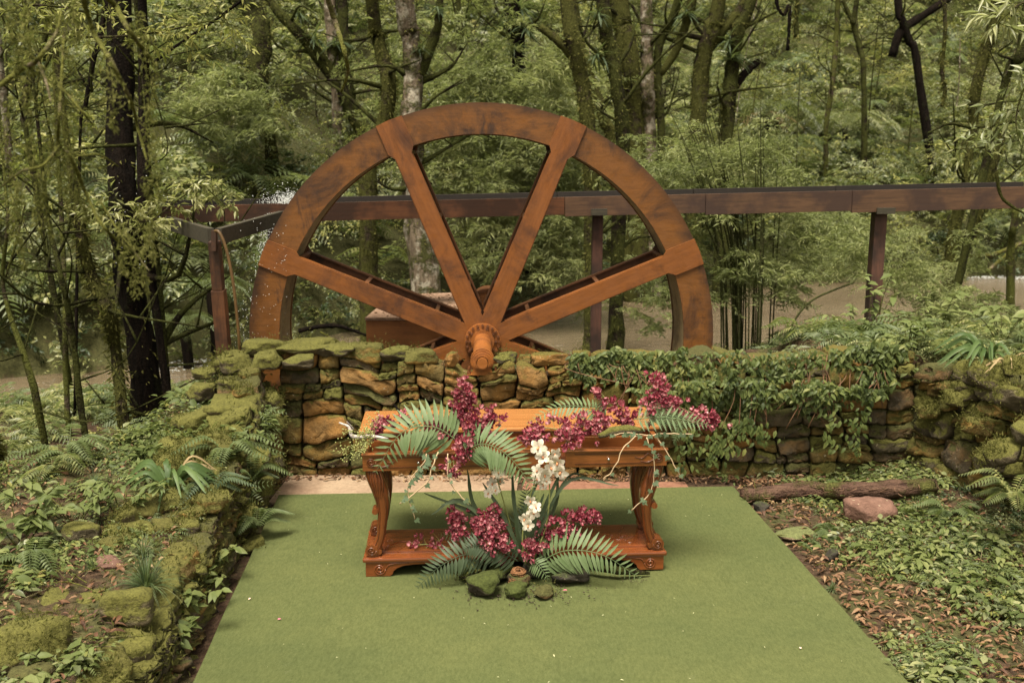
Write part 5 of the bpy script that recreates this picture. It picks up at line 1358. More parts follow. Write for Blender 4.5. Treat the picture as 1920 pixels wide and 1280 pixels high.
for i in range(1500):
    x = rng.uniform(-24, 26); y = far_y(x) + rng.uniform(.1, 1) ** 1.5 * 24
    if abs(x) > .62 * y + 2: continue
    pts.append((x, y, ground_z(x, y) + .1 + rng.random() * .5)); rots.append((rng.normal(.35, .25), rng.normal(0, .25), rng.uniform(0, 6.28))); sc.append(rng.uniform(.6, 1.5))
scatter('hillside_ferns', 'fern rosettes growing all over the far bank and slope', 'ferns', pts, rots, sc, S_fern)
pts = []; rots = []; sc = []
for i in range(520):
    x = rng.uniform(-12, 14); y = far_y(x) + rng.uniform(-.25, .9)
    pts.append((x, y, max(-.5, ground_z(x, y)) + rng.random() * .5)); rots.append((rng.normal(.4, .3), rng.normal(0, .3), rng.uniform(0, 6.28))); sc.append(rng.uniform(.5, 1.0))
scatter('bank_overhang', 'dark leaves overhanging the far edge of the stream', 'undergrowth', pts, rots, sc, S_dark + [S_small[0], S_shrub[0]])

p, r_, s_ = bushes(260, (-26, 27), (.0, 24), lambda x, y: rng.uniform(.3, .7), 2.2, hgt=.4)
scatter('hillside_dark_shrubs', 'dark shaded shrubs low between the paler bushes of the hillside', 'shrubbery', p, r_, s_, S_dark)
# bamboo foliage: feathery clumps seen over and inside the wheel and right of it
def bam_cloud(cloud, n):
    pts = []; rots = []; sc = []
    for (px, py, Y, rx, rz, k) in cloud:
        c = P(px, py, Y); m_ = int(n * k)
        for i in range(m_):
            d = rng.normal(0, .5, 3); pts.append((c.x + d[0] * M_PX(rx, Y), c.y + d[1] * .9, c.z + d[2] * M_PX(rz, Y))); rots.append((rng.normal(0, .35), rng.normal(0, .35), rng.uniform(0, 6.28))); sc.append(rng.uniform(.55, 1.0) * Y / 16)
    return pts, rots, sc
p, r_, s_ = bam_cloud([(905, 150, 17, 190, 90, 1.2), (940, 240, 16.5, 160, 110, 1), (1000, 330, 16.5, 130, 90, .9), (860, 300, 17.5, 110, 90, .7), (420, 190, 17, 100, 80, .8), (930, 470, 16.5, 120, 80, .6), (1040, 480, 16.5, 120, 90, .6)], 60)
scatter('bamboo_thicket', 'feathery pale bamboo thicket beyond the stream above and inside the wheel', 'bamboo', p, r_, s_, S_bam)

# ================================================================== TREES
def tree(label, pts, wpx, Y, bk, up=4.5, base=None, cat='tree', name='forest_tree', group=None, branches=(), crown=True, epi=(), jit=.42, moss=0, seg=12):
    """pts: pixel polyline from top to bottom at depth Y; wpx: widths in pixels top..bottom"""
    if Y == 'hit':                                      # stands where the line of sight meets the slope
        Y = 12.0
        while Y < 45:
            q = P(*pts[-1], Y)
            if q.z < ground_z(q.x, q.y) + .35 and q.y > far_y(q.x): break
            Y += .25
        Y = min(Y, 26.0 if 'X at upper' in label or 'kink' in label or 'slim upright' in label else 19.5)
    top = P(*pts[0], Y); low = P(*pts[-1], Y)
    W = [P(px, py, Y + .25 * noise.noise(Vector((px * .01, py * .01, Y)))) for px, py in pts]
    if base is None:
        gz = ground_z(low.x, low.y) - .15
        if low.z > gz + .1:
            dr = (W[-1] - W[-2]); k = dr.x / dr.z if abs(dr.z) > 1e-3 else 0
            q = Vector((low.x + k * (gz - low.z) * .5, low.y, gz)); q.z = ground_z(q.x, q.y) - .15; W.append(q); wpx = list(wpx) + [wpx[-1] * 1.25]
    if up:
        d = (W[0] - W[1]).normalized() if len(W) > 1 else Vector((0, 0, 1)); d = (d + Vector((0, 0, .6))).normalized()
        W.insert(0, W[0] + d * up); wpx = [wpx[0] * .6] + list(wpx)
    W.reverse(); wpx = list(wpx)[::-1]
    n = 26; cp = curve_pts(W, n); rad = [M_PX(w, Y) / 2 for w in lerp_list(wpx, n)]
    rt = Vector(cp[0]); root = empty(name, rt, 0, label, cat, group)
    mb = MB(); mb.tube([p - rt for p in cp], rad, seg, jit=jit); mb.obj('trunk', BK[bk], root, smooth=True)
    ends = [(cp[-1], rad[-1])]
    if crown:                                           # thin tangled side twigs, mossed over
        mb = MB()
        for k in range(7):
            i = int(rng.uniform(6, n - 2)); a = rng.uniform(0, 6.28); L_ = rng.uniform(.4, 1.5); d = Vector((math.cos(a), math.sin(a) * .6, rng.uniform(-.1, .9))).normalized()
            e1 = cp[i] + d * L_ * .5 + Vector((0, 0, rng.normal(0, .12))); e2 = cp[i] + d * L_ + Vector((rng.normal(0, .25), 0, rng.normal(.1, .25)))
            tc = curve_pts([cp[i], e1, e2], 9); mb.tube([p - rt for p in tc], lerp_list([min(rad[i] * .35, .05), min(rad[i] * .2, .03), .006], 9), 5, jit=.6)
            t2 = curve_pts([tc[5], tc[5] + Vector((rng.normal(0, .3), rng.normal(0, .2), rng.uniform(0, .5)))], 5); mb.tube([p - rt for p in t2], lerp_list([.012, .004], 5), 4)
        mb.obj('twigs', BK['darkmoss'], root, smooth=True)['kind'] = 'stuff'
    for br in branches:
        bp_ = [P(px, py, Y + (br[3] if len(br) > 3 else 0) * (i / max(1, len(br[0]) - 1))) for i, (px, py) in enumerate(br[0])]; bc = curve_pts(bp_, 14)
        mb = MB(); mb.tube([p - rt for p in bc], [M_PX(w, Y) / 2 for w in lerp_list(br[1], 14)], 9, jit=jit); mb.obj('branch', BK[br[2] if len(br) > 2 and br[2] else bk], root, smooth=True); ends.append((bc[-1], .03))
    if crown:
        parts = []; tw = MB()
        for k in range(3):
            e = cp[-1]; a = rng.uniform(0, 6.28); d = Vector((math.cos(a), math.sin(a), .6)) * rng.uniform(.9, 2.0); tw.tube([e - rt, e + d * .5 - rt, e + d - rt], [rad[-1] * .6, rad[-1] * .35, .01], 5)
            m_ = 60; pos = np.array(e - rt + d) + rng.normal(0, .55, (m_, 3)); parts.append(place(L_SIMPLE, pos, rng.normal(0, 1, (m_, 3)) * [1, 1, .5], rng.normal(0, .5, (m_, 3)) + [0, 0, 1], rng.uniform(.06, .11, m_)))
        V, F = merge(parts); V2, F2 = mbV(tw); me = np_mesh('crown', np.concatenate([V, V2]), np.concatenate([F, F2 + len(V)]), [LM['shrub'], BK[bk]])
        me.polygons.foreach_set('material_index', np.array([0] * len(F) + [1] * len(F2), dtype=np.int32)); link_mesh('crown', me, root)
    if moss:                                            # shaggy moss and tiny ferns along the trunk
        m_ = int(moss * 1300); ii_ = rng.uniform(0, n - 1.01, m_); pos = []; dd = []
        for t in ii_:
            k = int(t); p = cp[k].lerp(cp[k + 1], t - k); a = rng.uniform(0, 6.28); rr = rad[k] * .97; dv = Vector((math.cos(a), math.sin(a), 0)); pos.append(np.array(p - rt + dv * rr)); dd.append((dv.x, dv.y, rng.uniform(-1.2, .2)))
        V, F = place(L_LANCE, pos, dd, rng.normal(0, 1, (m_, 3)), rng.uniform(.025, .075, m_)); link_mesh('moss_tufts', np_mesh('moss_tufts', V, F, LM['moss_fuzz']), root)['kind'] = 'stuff'
    for (px, py, r) in epi:                             # bromeliads perched on the trunk
        c = P(px, py, Y - .15) - rt; m_ = 34; d = rng.normal(0, 1, (m_, 3)); d[:, 2] = np.abs(d[:, 2]) * .7 - .25
        V, F = place(leaf_t(.10, .3, .55, 3), np.array([c] * m_) + rng.normal(0, .02, (m_, 3)), d, np.array([[0, 0, 1]] * m_), M_PX(r, Y) * rng.uniform(.7, 1.2, m_)); link_mesh('bromeliad', np_mesh('bromeliad', V, F, LM['dark'] if r < 30 else LM['fern_dark'], True), root)
    return root
tree('thick wet black trunk, the widest tree at left in front of the stream', [(222, -10), (226, 250), (232, 400), (250, 560), (270, 700), (292, 845)], [40, 46, 52, 54, 56, 72], 8.4, 'dark', moss=.3)
tree('thin black trunk close beside the thick wet one on its right', [(266, -10), (270, 150), (268, 380), (285, 520), (305, 680), (328, 815)], [16, 19, 20, 15, 15, 16], 8.25, 'dark', name='thin_tree')
tree('slender dark stem leaning right just behind the black trunks', [(285, 380), (296, 500), (308, 640), (322, 800)], [10, 9, 9, 10], 8.6, 'darkmoss', up=2.0, name='thin_tree')
tree('mossy olive trunk bending left of the thick black one', [(130, 300), (150, 430), (172, 520), (205, 590), (215, 650), (228, 760), (238, 880)], [14, 20, 22, 26, 22, 24, 28], 7.9, 'moss', moss=.8, up=3.2)
tree('crooked thin dark stem left of the mossy olive trunk', [(78, 300), (92, 420), (115, 520), (138, 640), (148, 740), (166, 860)], [6, 8, 10, 11, 12, 13], 7.6, 'darkmoss', name='thin_tree', up=2.5, branches=[([(108, 480), (128, 430), (140, 330)], [6, 5, 3])])
tree('knobbly thin stem at the far left edge with a forked top', [(8, 330), (14, 420), (5, 530), (28, 620), (62, 720), (92, 880)], [5, 6, 7, 10, 13, 14], 7.3, 'thin', name='thin_tree', up=2.0, branches=[([(10, 520), (30, 455), (48, 380)], [5, 4, 3])])
tree('straight slim stem behind the crooked ones at left', [(118, 470), (122, 600), (124, 700), (128, 800)], [8, 9, 10, 11], 8.9, 'thin', name='thin_tree', up=2.6)
tree('mossy leaning trunk cut off by the left edge low in the picture', [(-30, 760), (-8, 850), (8, 930), (26, 1000)], [20, 24, 26, 30], 6.9, 'moss', up=2.4, moss=.5, crown=False)
tree('dark curving trunk high at left with a slanting branch', [(88, -10), (105, 80), (62, 130), (45, 210), (56, 290)], [16, 15, 14, 12, 9], 10.5, 'darkmoss', up=2.5, branches=[([(60, 130), (85, 60), (60, -20)], [12, 10, 8])], epi=[(70, 120, 30)])
tree('slanting dark stem with side twigs between the leftmost trees', [(196, 20), (176, 110), (160, 200), (150, 262)], [9, 8, 8, 5], 9.5, 'dark', up=1.5, name='thin_tree', branches=[([(158, 155), (142, 125)], [4, 3]), ([(156, 160), (190, 140)], [4, 2])])
tree('broken mossy stump-like trunk wrapped in leaves left of the wheel', [(490, 38), (489, 90), (487, 145), (500, 220), (512, 330)], [32, 36, 34, 20, 26], 'hit', 'darkmoss', up=0, crown=False, moss=.8, branches=[([(494, 190), (470, 160), (452, 142)], [20, 15, 9])], cat='tree stump', name='tree_stump')
tree('big dark diagonal limb sweeping down right to the wheel top', [(500, -8), (545, 48), (600, 110), (640, 165), (668, 225), (690, 262)], [14, 18, 24, 26, 28, 30], 'hit', 'darkmoss', up=1.5, moss=.6, branches=[([(655, 200), (648, 120), (645, 60), (640, -20)], [22, 24, 20, 18])], epi=[(590, 75, 38), (632, 85, 40), (560, 30, 26)])
tree('upright mossy green trunk just left of the wheel top', [(696, -10), (708, 70), (728, 150), (722, 230), (692, 290), (690, 400), (692, 530)], [20, 24, 28, 28, 34, 32, 36], 14.4, 'moss', moss=1.0)
tree('pale mottled trunk with lichen behind the left side of the wheel arch', [(758, -10), (768, 60), (776, 140), (772, 220), (774, 300), (782, 420), (798, 540)], [34, 34, 36, 36, 36, 46, 62], 14.0, 'pale', moss=.4, branches=[([(782, 145), (806, 95), (822, 40), (826, -20)], [22, 18, 14, 12], 'darkmoss')], epi=[(790, 95, 28), (818, 20, 30)])
tree('low mossy limb leaning off the pale trunk inside the wheel', [(840, 235), (838, 300), (836, 350)], [16, 16, 14], 'hit', 'moss', up=0, crown=False, moss=.5, name='tree_stump', cat='tree stump')
tree('wavy thin black trunk right of the pale mottled one', [(858, -10), (866, 60), (862, 90), (850, 120)], [9, 10, 11, 8], 'hit', 'darkmoss', name='thin_tree', up=1.5)
tree('dark trunk covered in bromeliads above the top of the wheel', [(960, -10), (966, 50), (972, 105)], [30, 28, 24], 'hit', 'dark', epi=[(975, 20, 40), (985, 60, 36), (965, 90, 34), (955, 40, 30)])
tree('mossy trunk with a stubby left branch, first of the cluster right of the wheel top', [(1062, -10), (1078, 80), (1092, 150), (1102, 230), (1108, 330), (1110, 480), (1108, 560)], [26, 26, 28, 26, 26, 24, 26], 13.6, 'moss', moss=1.0, branches=[([(1085, 115), (1050, 80), (1012, 50)], [20, 17, 12])])
tree('slimmer mossy trunk leaning right within the trunk cluster', [(1092, 90), (1112, 160), (1135, 230), (1148, 280)], [14, 18, 20, 22], 'hit', 'moss', moss=.6, up=2.5)
tree('dark mossy trunk crossing behind the trunk cluster', [(1128, -10), (1145, 90), (1158, 170), (1168, 270), (1160, 420), (1155, 600)], [24, 25, 24, 24, 26, 28], 14.0, 'darkmoss', moss=.6, epi=[(1118, 110, 40), (1122, 30, 34)])
tree('widest mossy trunk in the middle of the cluster right of the wheel top', [(1158, -10), (1172, 60), (1184, 140), (1192, 250)], [30, 34, 34, 38], 'hit', 'moss', moss=1.0, up=5)
tree('pale-barked trunk on the right side of the trunk cluster', [(1212, -10), (1214, 90), (1214, 170), (1218, 255)], [20, 22, 24, 26], 'hit', 'pale', moss=.3)
tree('dark slim trunk bending at the right edge of the trunk cluster', [(1275, -10), (1245, 60), (1232, 130), (1240, 250)], [14, 16, 15, 14], 'hit', 'darkmoss', branches=[([(1238, 140), (1268, 95), (1290, 30), (1302, -20)], [13, 15, 16, 18], 'moss')], epi=[(1285, 30, 36)])
tree('forked mossy trunk standing alone right of the trunk cluster', [(1352, -10), (1336, 50), (1318, 110), (1312, 180), (1308, 262)], [24, 27, 30, 28, 30], 'hit', 'moss', moss=.8, branches=[([(1330, 90), (1362, 50), (1390, 15), (1402, -20)], [20, 20, 17, 16])])
tree('dark mossy trunk with a broken right stub beside the forked one', [(1412, -10), (1385, 50), (1374, 120), (1366, 190), (1362, 260)], [22, 24, 24, 26, 26], 'hit', 'darkmoss', moss=.6, branches=[([(1376, 165), (1400, 135), (1424, 114)], [16, 14, 11], 'dark')], epi=[(1372, 110, 42), (1368, 80, 30)])
tree('slim upright green stem right of the broken-stub tree', [(1572, -10), (1568, 70), (1562, 150), (1550, 230), (1548, 300)], [8, 9, 9, 9, 9], 'hit', 'thin', name='thin_tree')
tree('dark thin trunk with a kink in the right background', [(1608, -10), (1600, 40), (1612, 90), (1620, 150)], [9, 10, 10, 9], 'hit', 'darkmoss', name='thin_tree', branches=[([(1600, 45), (1580, 0)], [8, 6])])
tree('two black crossing trunks forming an X at upper right', [(1682, -10), (1692, 40), (1706, 80), (1718, 112)], [14, 14, 13, 13], 'hit', 'dark', branches=[([(1672, 106), (1690, 60), (1730, 30), (1790, -10)], [15, 16, 14, 12], 'dark')])
tree('leaning mossy trunk at right passing behind the flume', [(1872, -10), (1850, 90), (1828, 170), (1824, 240), (1812, 330), (1792, 420), (1782, 492)], [18, 20, 20, 16, 16, 20, 22], 14.0, 'moss', moss=.8)
tree('short mossy leaning trunk under the flume at right', [(1850, 360), (1828, 420), (1802, 495)], [16, 18, 20], 14.2, 'moss', moss=.4, up=1.0, crown=False)
tree('dark leaning trunk at the right edge of the picture', [(1925, 40), (1912, 110), (1880, 170)], [20, 18, 12], 12.5, 'darkmoss', up=2)
tree('rusty-barked stump beneath the flume at far right', [(1905, 395), (1900, 430), (1896, 470)], [10, 12, 14], 13.5, 'thin', up=0, crown=False, name='tree_stump', cat='tree stump')
tree('pale dappled trunk far left behind the slim stems', [(28, 400), (34, 460), (40, 520)], [16, 18, 16], 15, 'pale', up=3)
tree('pale slim trunk rising behind the diagonal limb', [(618, -10), (622, 70), (630, 180), (634, 300)], [22, 18, 18, 20], 'hit', 'pale', up=3)
# hanging mossy aerial roots at right
def vine(label, pts, w, Y, bk='moss', fuzz=160):
    W = curve_pts([P(px, py, Y) for px, py in pts], 22); mb = MB(); root = empty('hanging_vine', W[0], 0, label, 'vine')
    mb.tube([p - W[0] for p in W], [M_PX(w, Y) / 2] * 22, 6, jit=.5); mb.obj('stem', BK[bk], root, smooth=True)
    if fuzz:
        t = rng.uniform(0, 20.9, fuzz); pos = [np.array(W[int(k)].lerp(W[int(k) + 1], k % 1) - W[0]) for k in t]
        V, F = place(L_LANCE, np.array(pos) + rng.normal(0, M_PX(w, Y) * .5, (fuzz, 3)), rng.normal(0, 1, (fuzz, 3)) - [0, 0, 1], rng.normal(0, 1, (fuzz, 3)), rng.uniform(.03, .08, fuzz)); link_mesh('moss', np_mesh('moss', V, F, LM['moss_fuzz']), root)['kind'] = 'stuff'
vine('mossy hanging vine between the crossing trunks and the right edge', [(1770, -20), (1772, 60), (1766, 130), (1772, 170), (1766, 200)], 7, 12)
vine('black hanging vine ending in a hook high right of the trunk pair', [(1455, -20), (1458, 12), (1470, 28), (1480, 10), (1480, 50), (1477, 95)], 6, 12, 'dark', 30)
vine('dark mossy vine hanging just right of the hooked one', [(1496, -20), (1494, 20), (1492, 70)], 8, 12, 'darkmoss', 120)
vine('long thin dark liana dropping from the top left to the diagonal limb', [(470, -10), (400, 40), (340, 80), (285, 120)], 5, 9.5, 'dark', 10)

# ================================================================== BAMBOO CLUMP right of the wheel
rb = P(1400, 640, 11.0); root = empty('bamboo_clump', (rb.x, rb.y, ground_z(rb.x, rb.y)), 0, 'clump of slim dark bamboo culms with drooping pale foliage right of the wheel', 'bamboo')
for k in range(34):
    px = rng.choice([rng.uniform(1355, 1400), rng.uniform(1400, 1455)]); Y = rng.uniform(10.7, 11.9); b = P(px, 655, Y); b.z = ground_z(b.x, b.y) - .05
    lean = (px - 1405) / 50 * .35 + rng.normal(0, .12) - .25; hgt_ = rng.uniform(2.3, 3.4); tipp = b + Vector((lean * 1.2, rng.normal(-.1, .25), hgt_)); midp = b + Vector((lean * .25, 0, hgt_ * .55))
    cp = curve_pts([b, midp, tipp], 12); mb = MB(); rr = lerp_list([.0095, .008, .003], 12)
    mb.tube([p - root.location for p in cp], rr, 6); mb.obj('culm', BK['culm'], root, smooth=True)
pts = []; rots = []; sc = []
for (px, py, rx, rz, k) in [(1340, 300, 90, 45, 40), (1240, 320, 70, 50, 26), (1430, 290, 60, 45, 22), (1380, 400, 80, 60, 26), (1400, 500, 90, 60, 30), (1470, 520, 50, 60, 18), (1500, 430, 60, 50, 18), (1280, 400, 50, 60, 14), (1470, 350, 50, 40, 12), (1580, 470, 60, 50, 18), (1240, 600, 50, 60, 12), (1220, 520, 40, 60, 10), (1480, 620, 20, 50, 5)]:
    for i in range(k):
        c = P(px + rng.normal(0, rx * .5), py + rng.normal(0, rz * .5), rng.uniform(10.8, 12.4)); pts.append(tuple(c)); rots.append((rng.normal(0, .3), rng.normal(0, .3), rng.uniform(0, 6.28))); sc.append(rng.uniform(.35, .62))
scatter('bamboo_foliage', 'fine drooping bamboo foliage hanging in front of the flume right of the wheel', 'bamboo leaves', pts, rots, sc, S_bam)
pts = []; rots = []; sc = []
for (px, py, rx, rz, k, Y) in [(1700, 520, 60, 40, 22, 12.5), (1760, 580, 60, 40, 22, 12), (1560, 490, 70, 30, 20, 13.5), (1650, 440, 60, 40, 16, 14), (1850, 600, 60, 40, 16, 10.5), (1560, 400, 60, 40, 14, 15), (1820, 470, 40, 40, 8, 13)]:
    for i in range(k):
        c = P(px + rng.normal(0, rx * .5), py + rng.normal(0, rz * .5), Y + rng.normal(0, .4)); pts.append(tuple(c)); rots.append((rng.normal(0, .3), rng.normal(0, .3), rng.uniform(0, 6.28))); sc.append(rng.uniform(.4, .7))
scatter('stream_grasses', 'grassy bamboo leaves leaning over the stream at right', 'bamboo leaves', pts, rots, sc, S_bam)
for lb, pp, w in (('thin arching green cane over the water right of the bamboo clump', [(1468, 650), (1490, 600), (1520, 565), (1560, 545), (1600, 530)], 4), ('low arching bamboo cane bending left over the wall vegetation at right', [(1560, 645), (1600, 628), (1650, 615), (1720, 612)], 4)):
    cp = curve_pts([P(a, b, 9.8) for a, b in pp], 18); mb = MB(); mb.tube(cp, [M_PX(w, 9.8) / 2] * 18, 6); tag(mb.obj('arching_cane', BK['culm'], smooth=True), lb, 'cane')
# tree ferns on the far slope
def arch_frond_mesh(n=12, L_=1.6, pin=.34, lm='sage'):
    parts = []
    for k in range(n):
        a = 6.28 * k / n + rng.uniform(-.2, .2); d = Vector((math.cos(a), math.sin(a), 0)); ll = L_ * rng.uniform(.8, 1.1)
        cp = curve_pts([Vector((0, 0, 0)), d * (ll * .4) + Vector((0, 0, ll * .28)), d * (ll * .8) + Vector((0, 0, ll * .08)), d * ll + Vector((0, 0, -ll * .18))], 30); pos = []; dd = []; sc = []
        for i in range(2, 30):
            tg = (cp[i] - cp[i - 1]).normalized(); sd = tg.cross(Vector((0, 0, 1))).normalized()
            for s in (-1, 1):
                w = pin * math.sin(math.pi * (.1 + .85 * i / 30))
                for j in range(4): pos.append(np.array(cp[i] + (sd * s + tg * .35) * (w * j / 4))); dd.append(np.array(sd * s * 1.0 + tg * rng.uniform(-.5, 1.2)) + [0, 0, -.3]); sc.append(w * .34)
        parts.append(place(L_LANCE, pos, dd, [[0, 0, 1]] * len(pos), sc))
    V, F = merge(parts); return np_mesh('fronds', V, F, LM[lm])
for lb, px, py, Y, s_, lm, dry in (('tree fern with pale arching fronds beside the broken-stub tree', 1440, 222, 21, .95, 'sage', 1), ('tree fern with drooping fronds in the middle of the right slope', 1585, 240, 22, .85, 'sage', 0), ('tree fern low on the right slope just above the flume', 1490, 275, 19, .6, 'fern', 0),
                               ('tree fern on the left bank of the stream behind the leaning flume post', 395, 545, 13.6, .45, 'fern', 0), ('second small fern on the far bank below the flume at left', 345, 610, 13.3, .4, 'fern', 0)):
    if Y > 16:
        while Y < 40 and P(px, py, Y).z > ground_z(P(px, py, Y).x, Y) + .9: Y += .3
        s_ *= Y / 24
    c = P(px, py, Y); gz = ground_z(c.x, c.y); root = empty('tree_fern', (c.x, c.y, gz), 0, lb, 'tree fern')
    mb = MB(); mb.tube([(0, 0, -.1), (.03, 0, (c.z - gz) * .5), (0, 0, c.z - gz)], [.09, .07, .08], 8, jit=.3); mb.obj('trunk', BK['dark'], root, smooth=True)
    link_mesh('fronds', arch_frond_mesh(12, 1.5 * s_, .30 * s_, lm), root, (0, 0, c.z - gz))['kind'] = 'stuff'
    if dry: link_mesh('dry_fronds', arch_frond_mesh(5, 1.4, .22, 'dry'), root, (-.1, 0, c.z - gz - .25))['kind'] = 'stuff'

# ================================================================== CREEPERS AND PLANTS ON THE WALLS
vroot = empty('creeping_vine', (.9, 6.8, .9), 0, 'dense leafy creeper hanging over the right half of the back wall', 'creeper')
pos = []; dd = []; up = []; sc = []
def edge_low(px):                                      # lower edge of the hanging creeper, in photo rows
    return float(np.interp(px, [1060, 1100, 1150, 1200, 1250, 1300, 1340, 1380, 1420, 1460, 1500, 1550, 1600, 1640, 1700], [690, 712, 700, 735, 765, 790, 800, 812, 780, 770, 765, 780, 745, 742, 720])) + 26 * noise.noise(Vector((px * .05, 2, 0))) + 18 * noise.noise(Vector((px * .16, 5, 0)))
def edge_top(px): return float(np.interp(px, [1060, 1150, 1300, 1500, 1600, 1700], [672, 655, 656, 660, 645, 640])) + 16 * noise.noise(Vector((px * .03, 8, 1))) + 8 * noise.noise(Vector((px * .11, 3, 1)))
for i in range(12500):
    px = rng.uniform(1070, 1700); lo = edge_low(px); hi = edge_top(px); py = hi + (lo - hi) * rng.random() ** 1.05
    n2 = noise.noise(Vector((px * .018, py * .025, 4)))
    n3 = noise.noise(Vector((px * .05, py * .045, 9)))
    if 1290 < px < 1570 and py < 690 and rng.random() < .72: continue
    if (n2 < -.22 and py > hi + 30) or n3 < -.28: continue
    bul = .11 + .12 * noise.noise(Vector((px * .012, py * .02, 1)))
    if py > 712: p = P(px, py, 6.84 - bul - rng.uniform(-.03, .06))
    else:
        k_ = (712 - py) / 70; p0 = G(px, py, .90 + .10 * min(1, k_ * 2) + rng.uniform(-.02, .05)); p = p0
        if p.y < 6.70: p = P(px, py, 6.74 + rng.uniform(-.04, .04))
    pos.append(tuple(p)); a = rng.normal(0, .75); dd.append((math.sin(a), -.35 + rng.normal(0, .25), -math.cos(a) * .8 - .1)); up.append((rng.normal(0, .25), -.75, .75 + rng.normal(0, .2))); sc.append(rng.uniform(.022, .058))
for px, y0, y1 in ((1400, 780, 812), (1380, 800, 850), (1340, 810, 870), (1560, 760, 850), (1600, 780, 850), (1345, 780, 850), (1430, 790, 830), (1210, 740, 770), (1290, 800, 880), (1620, 740, 800)):
    for i in range(34):
        t = rng.random(); p = P(px + rng.normal(0, 12), y0 + (y1 - y0) * t, 6.70 - .05); pos.append(tuple(p)); dd.append((rng.normal(0, .6), -.3, -.8)); up.append((rng.normal(0, .2), -.75, .7)); sc.append(rng.uniform(.035, .06))
o_ = np.argsort([-(s) for s in sc]); pos = np.array(pos)[o_]; dd = np.array(dd)[o_]; up = np.array(up)[o_]; sc = np.array(sc)[o_]
leaf_objs(vroot, 'leaf', L_OVAL, LM['vine'], pos, dd, up, sc, 300, 'leaves')
mb = MB()
for k in range(46):
    px = rng.uniform(1090, 1690); cp = curve_pts([P(px, 665, 6.85), P(px + rng.normal(0, 18), (665 + edge_low(px)) / 2, 6.70), P(px + rng.normal(0, 30), edge_low(px) + rng.uniform(-10, 40), 6.68)], 9); mb.tube([p - vroot.location for p in cp], [.0028] * 9, 4)
mb.obj('stems', simple('vine_stem', (.16, .08, .04), .7), vroot, smooth=True)['kind'] = 'stuff'
# broad maple-like leaves near the corner
def leafy_plant(name, label, base, n, size, spread, hgt_, mat='herb', tpl=None, cat='plant', group=None, droop=.45, stems=6):
    base = Vector(base); root = empty(name, base, 0, label, cat, group); mb = MB(); pos = []; dd = []; up = []; sc = []
    for s in range(stems):
        a = rng.uniform(0, 6.28); tip = Vector((math.cos(a) * spread * rng.uniform(.3, 1), math.sin(a) * spread * rng.uniform(.3, 1), hgt_ * rng.uniform(.5, 1))); cp = curve_pts([Vector((0, 0, -.02)), tip * .5 + Vector((0, 0, hgt_ * .2)), tip], 8); mb.tube(cp, lerp_list([.004, .0018], 8), 4)
        for j in range(n // stems):
            t = rng.uniform(.25, 1); k = min(6.99, t * 7); p = cp[int(k)].lerp(cp[int(k) + 1], k % 1); b = rng.uniform(0, 6.28)
            pos.append(np.array(p + base)); dd.append((math.cos(b), math.sin(b) - .25, rng.uniform(-droop, .25))); up.append((rng.normal(0, .25), -.35 + rng.normal(0, .25), 1)); sc.append(size * rng.uniform(.6, 1.15))
    leaf_objs(root, 'leaf', tpl or L_OVAL, LM[mat], pos, dd, up, sc, 300); mb.obj('stems', BK['thin'], root, smooth=True); return root
for (px, py, Y, n, sz, sp, h_, lb) in [(1650, 700, 6.9, 60, .10, .30, .25, 'broad-leaved creeper mound on the wall beside the right corner'), (1700, 665, 7.1, 60, .09, .35, .30, 'leafy mound behind the wall left of the strap fern at right'),
        (1640, 600, 8.2, 36, .11, .25, .55, 'tall pale-leaved plant rising beside the right flume post'), (1760, 620, 8.0, 60, .10, .5, .4, 'pale broad-leaved plant behind the right corner of the wall'),
        (1880, 610, 7.4, 60, .09, .5, .4, 'leafy plant at the right edge above the side wall'), (1600, 630, 8.0, 40, .07, .35, .35, 'small leafy plant behind the wall left of the flume post'), (1830, 640, 7.0, 50, .07, .4, .25, 'low pale herb on top of the right-hand wall')]:
    c = P(px, py + 20, Y); c.z = max(c.z - h_ * .6, ground_z(c.x, c.y)) if Y > 6.95 else c.z - h_ * .4; leafy_plant('leafy_plant', lb, c, n, sz, sp, h_, 'herb')
# strap ferns (bird's-nest type) left and right
def nest_fern(label, base, n, L_, mat, seedv, dirs=None, w=.032, flat=.5):
    base = Vector(base); rn = random.Random(seedv); tips = []
    for k in range(n):
        a = rn.uniform(0, 6.28) if dirs is None else R(rn.uniform(*dirs)); ll = L_ * rn.uniform(.65, 1.1); el = rn.uniform(.1, 1.0)
        mid = base + Vector((math.cos(a) * ll * .45, math.sin(a) * ll * .4, ll * (.25 + .5 * el) * flat * 1.6)); end = base + Vector((math.cos(a) * ll, math.sin(a) * ll * .9, ll * (el * .9 - .35) * flat)); tips.append((mid, end, rn.uniform(.7, 1.15)))
    return strap_clump('strap_fern', label, base, tips, w, mat, 'fern', None, 'frond', 14)
nest_fern('large strap-leaved fern with browned fronds on the left bank', hit_ground(318, 925), 26, .32, LM['strap'], 4, None, .014)
nest_fern('brown withered fronds inside the large strap-leaved fern at left', hit_ground(322, 922), 3, .34, LM['dry'], 8, (20, 70), .007, .6)
nest_fern('large strap-leaved fern sprawling over the top of the right-hand wall', P(1850, 680, 6.6), 26, .32, LM['strap'], 6, (100, 290), .013)
nest_fern('browned strap fern tuft at the right end of the wall top', P(1890, 690, 6.3), 8, .2, LM['dry'], 9, None, .006)
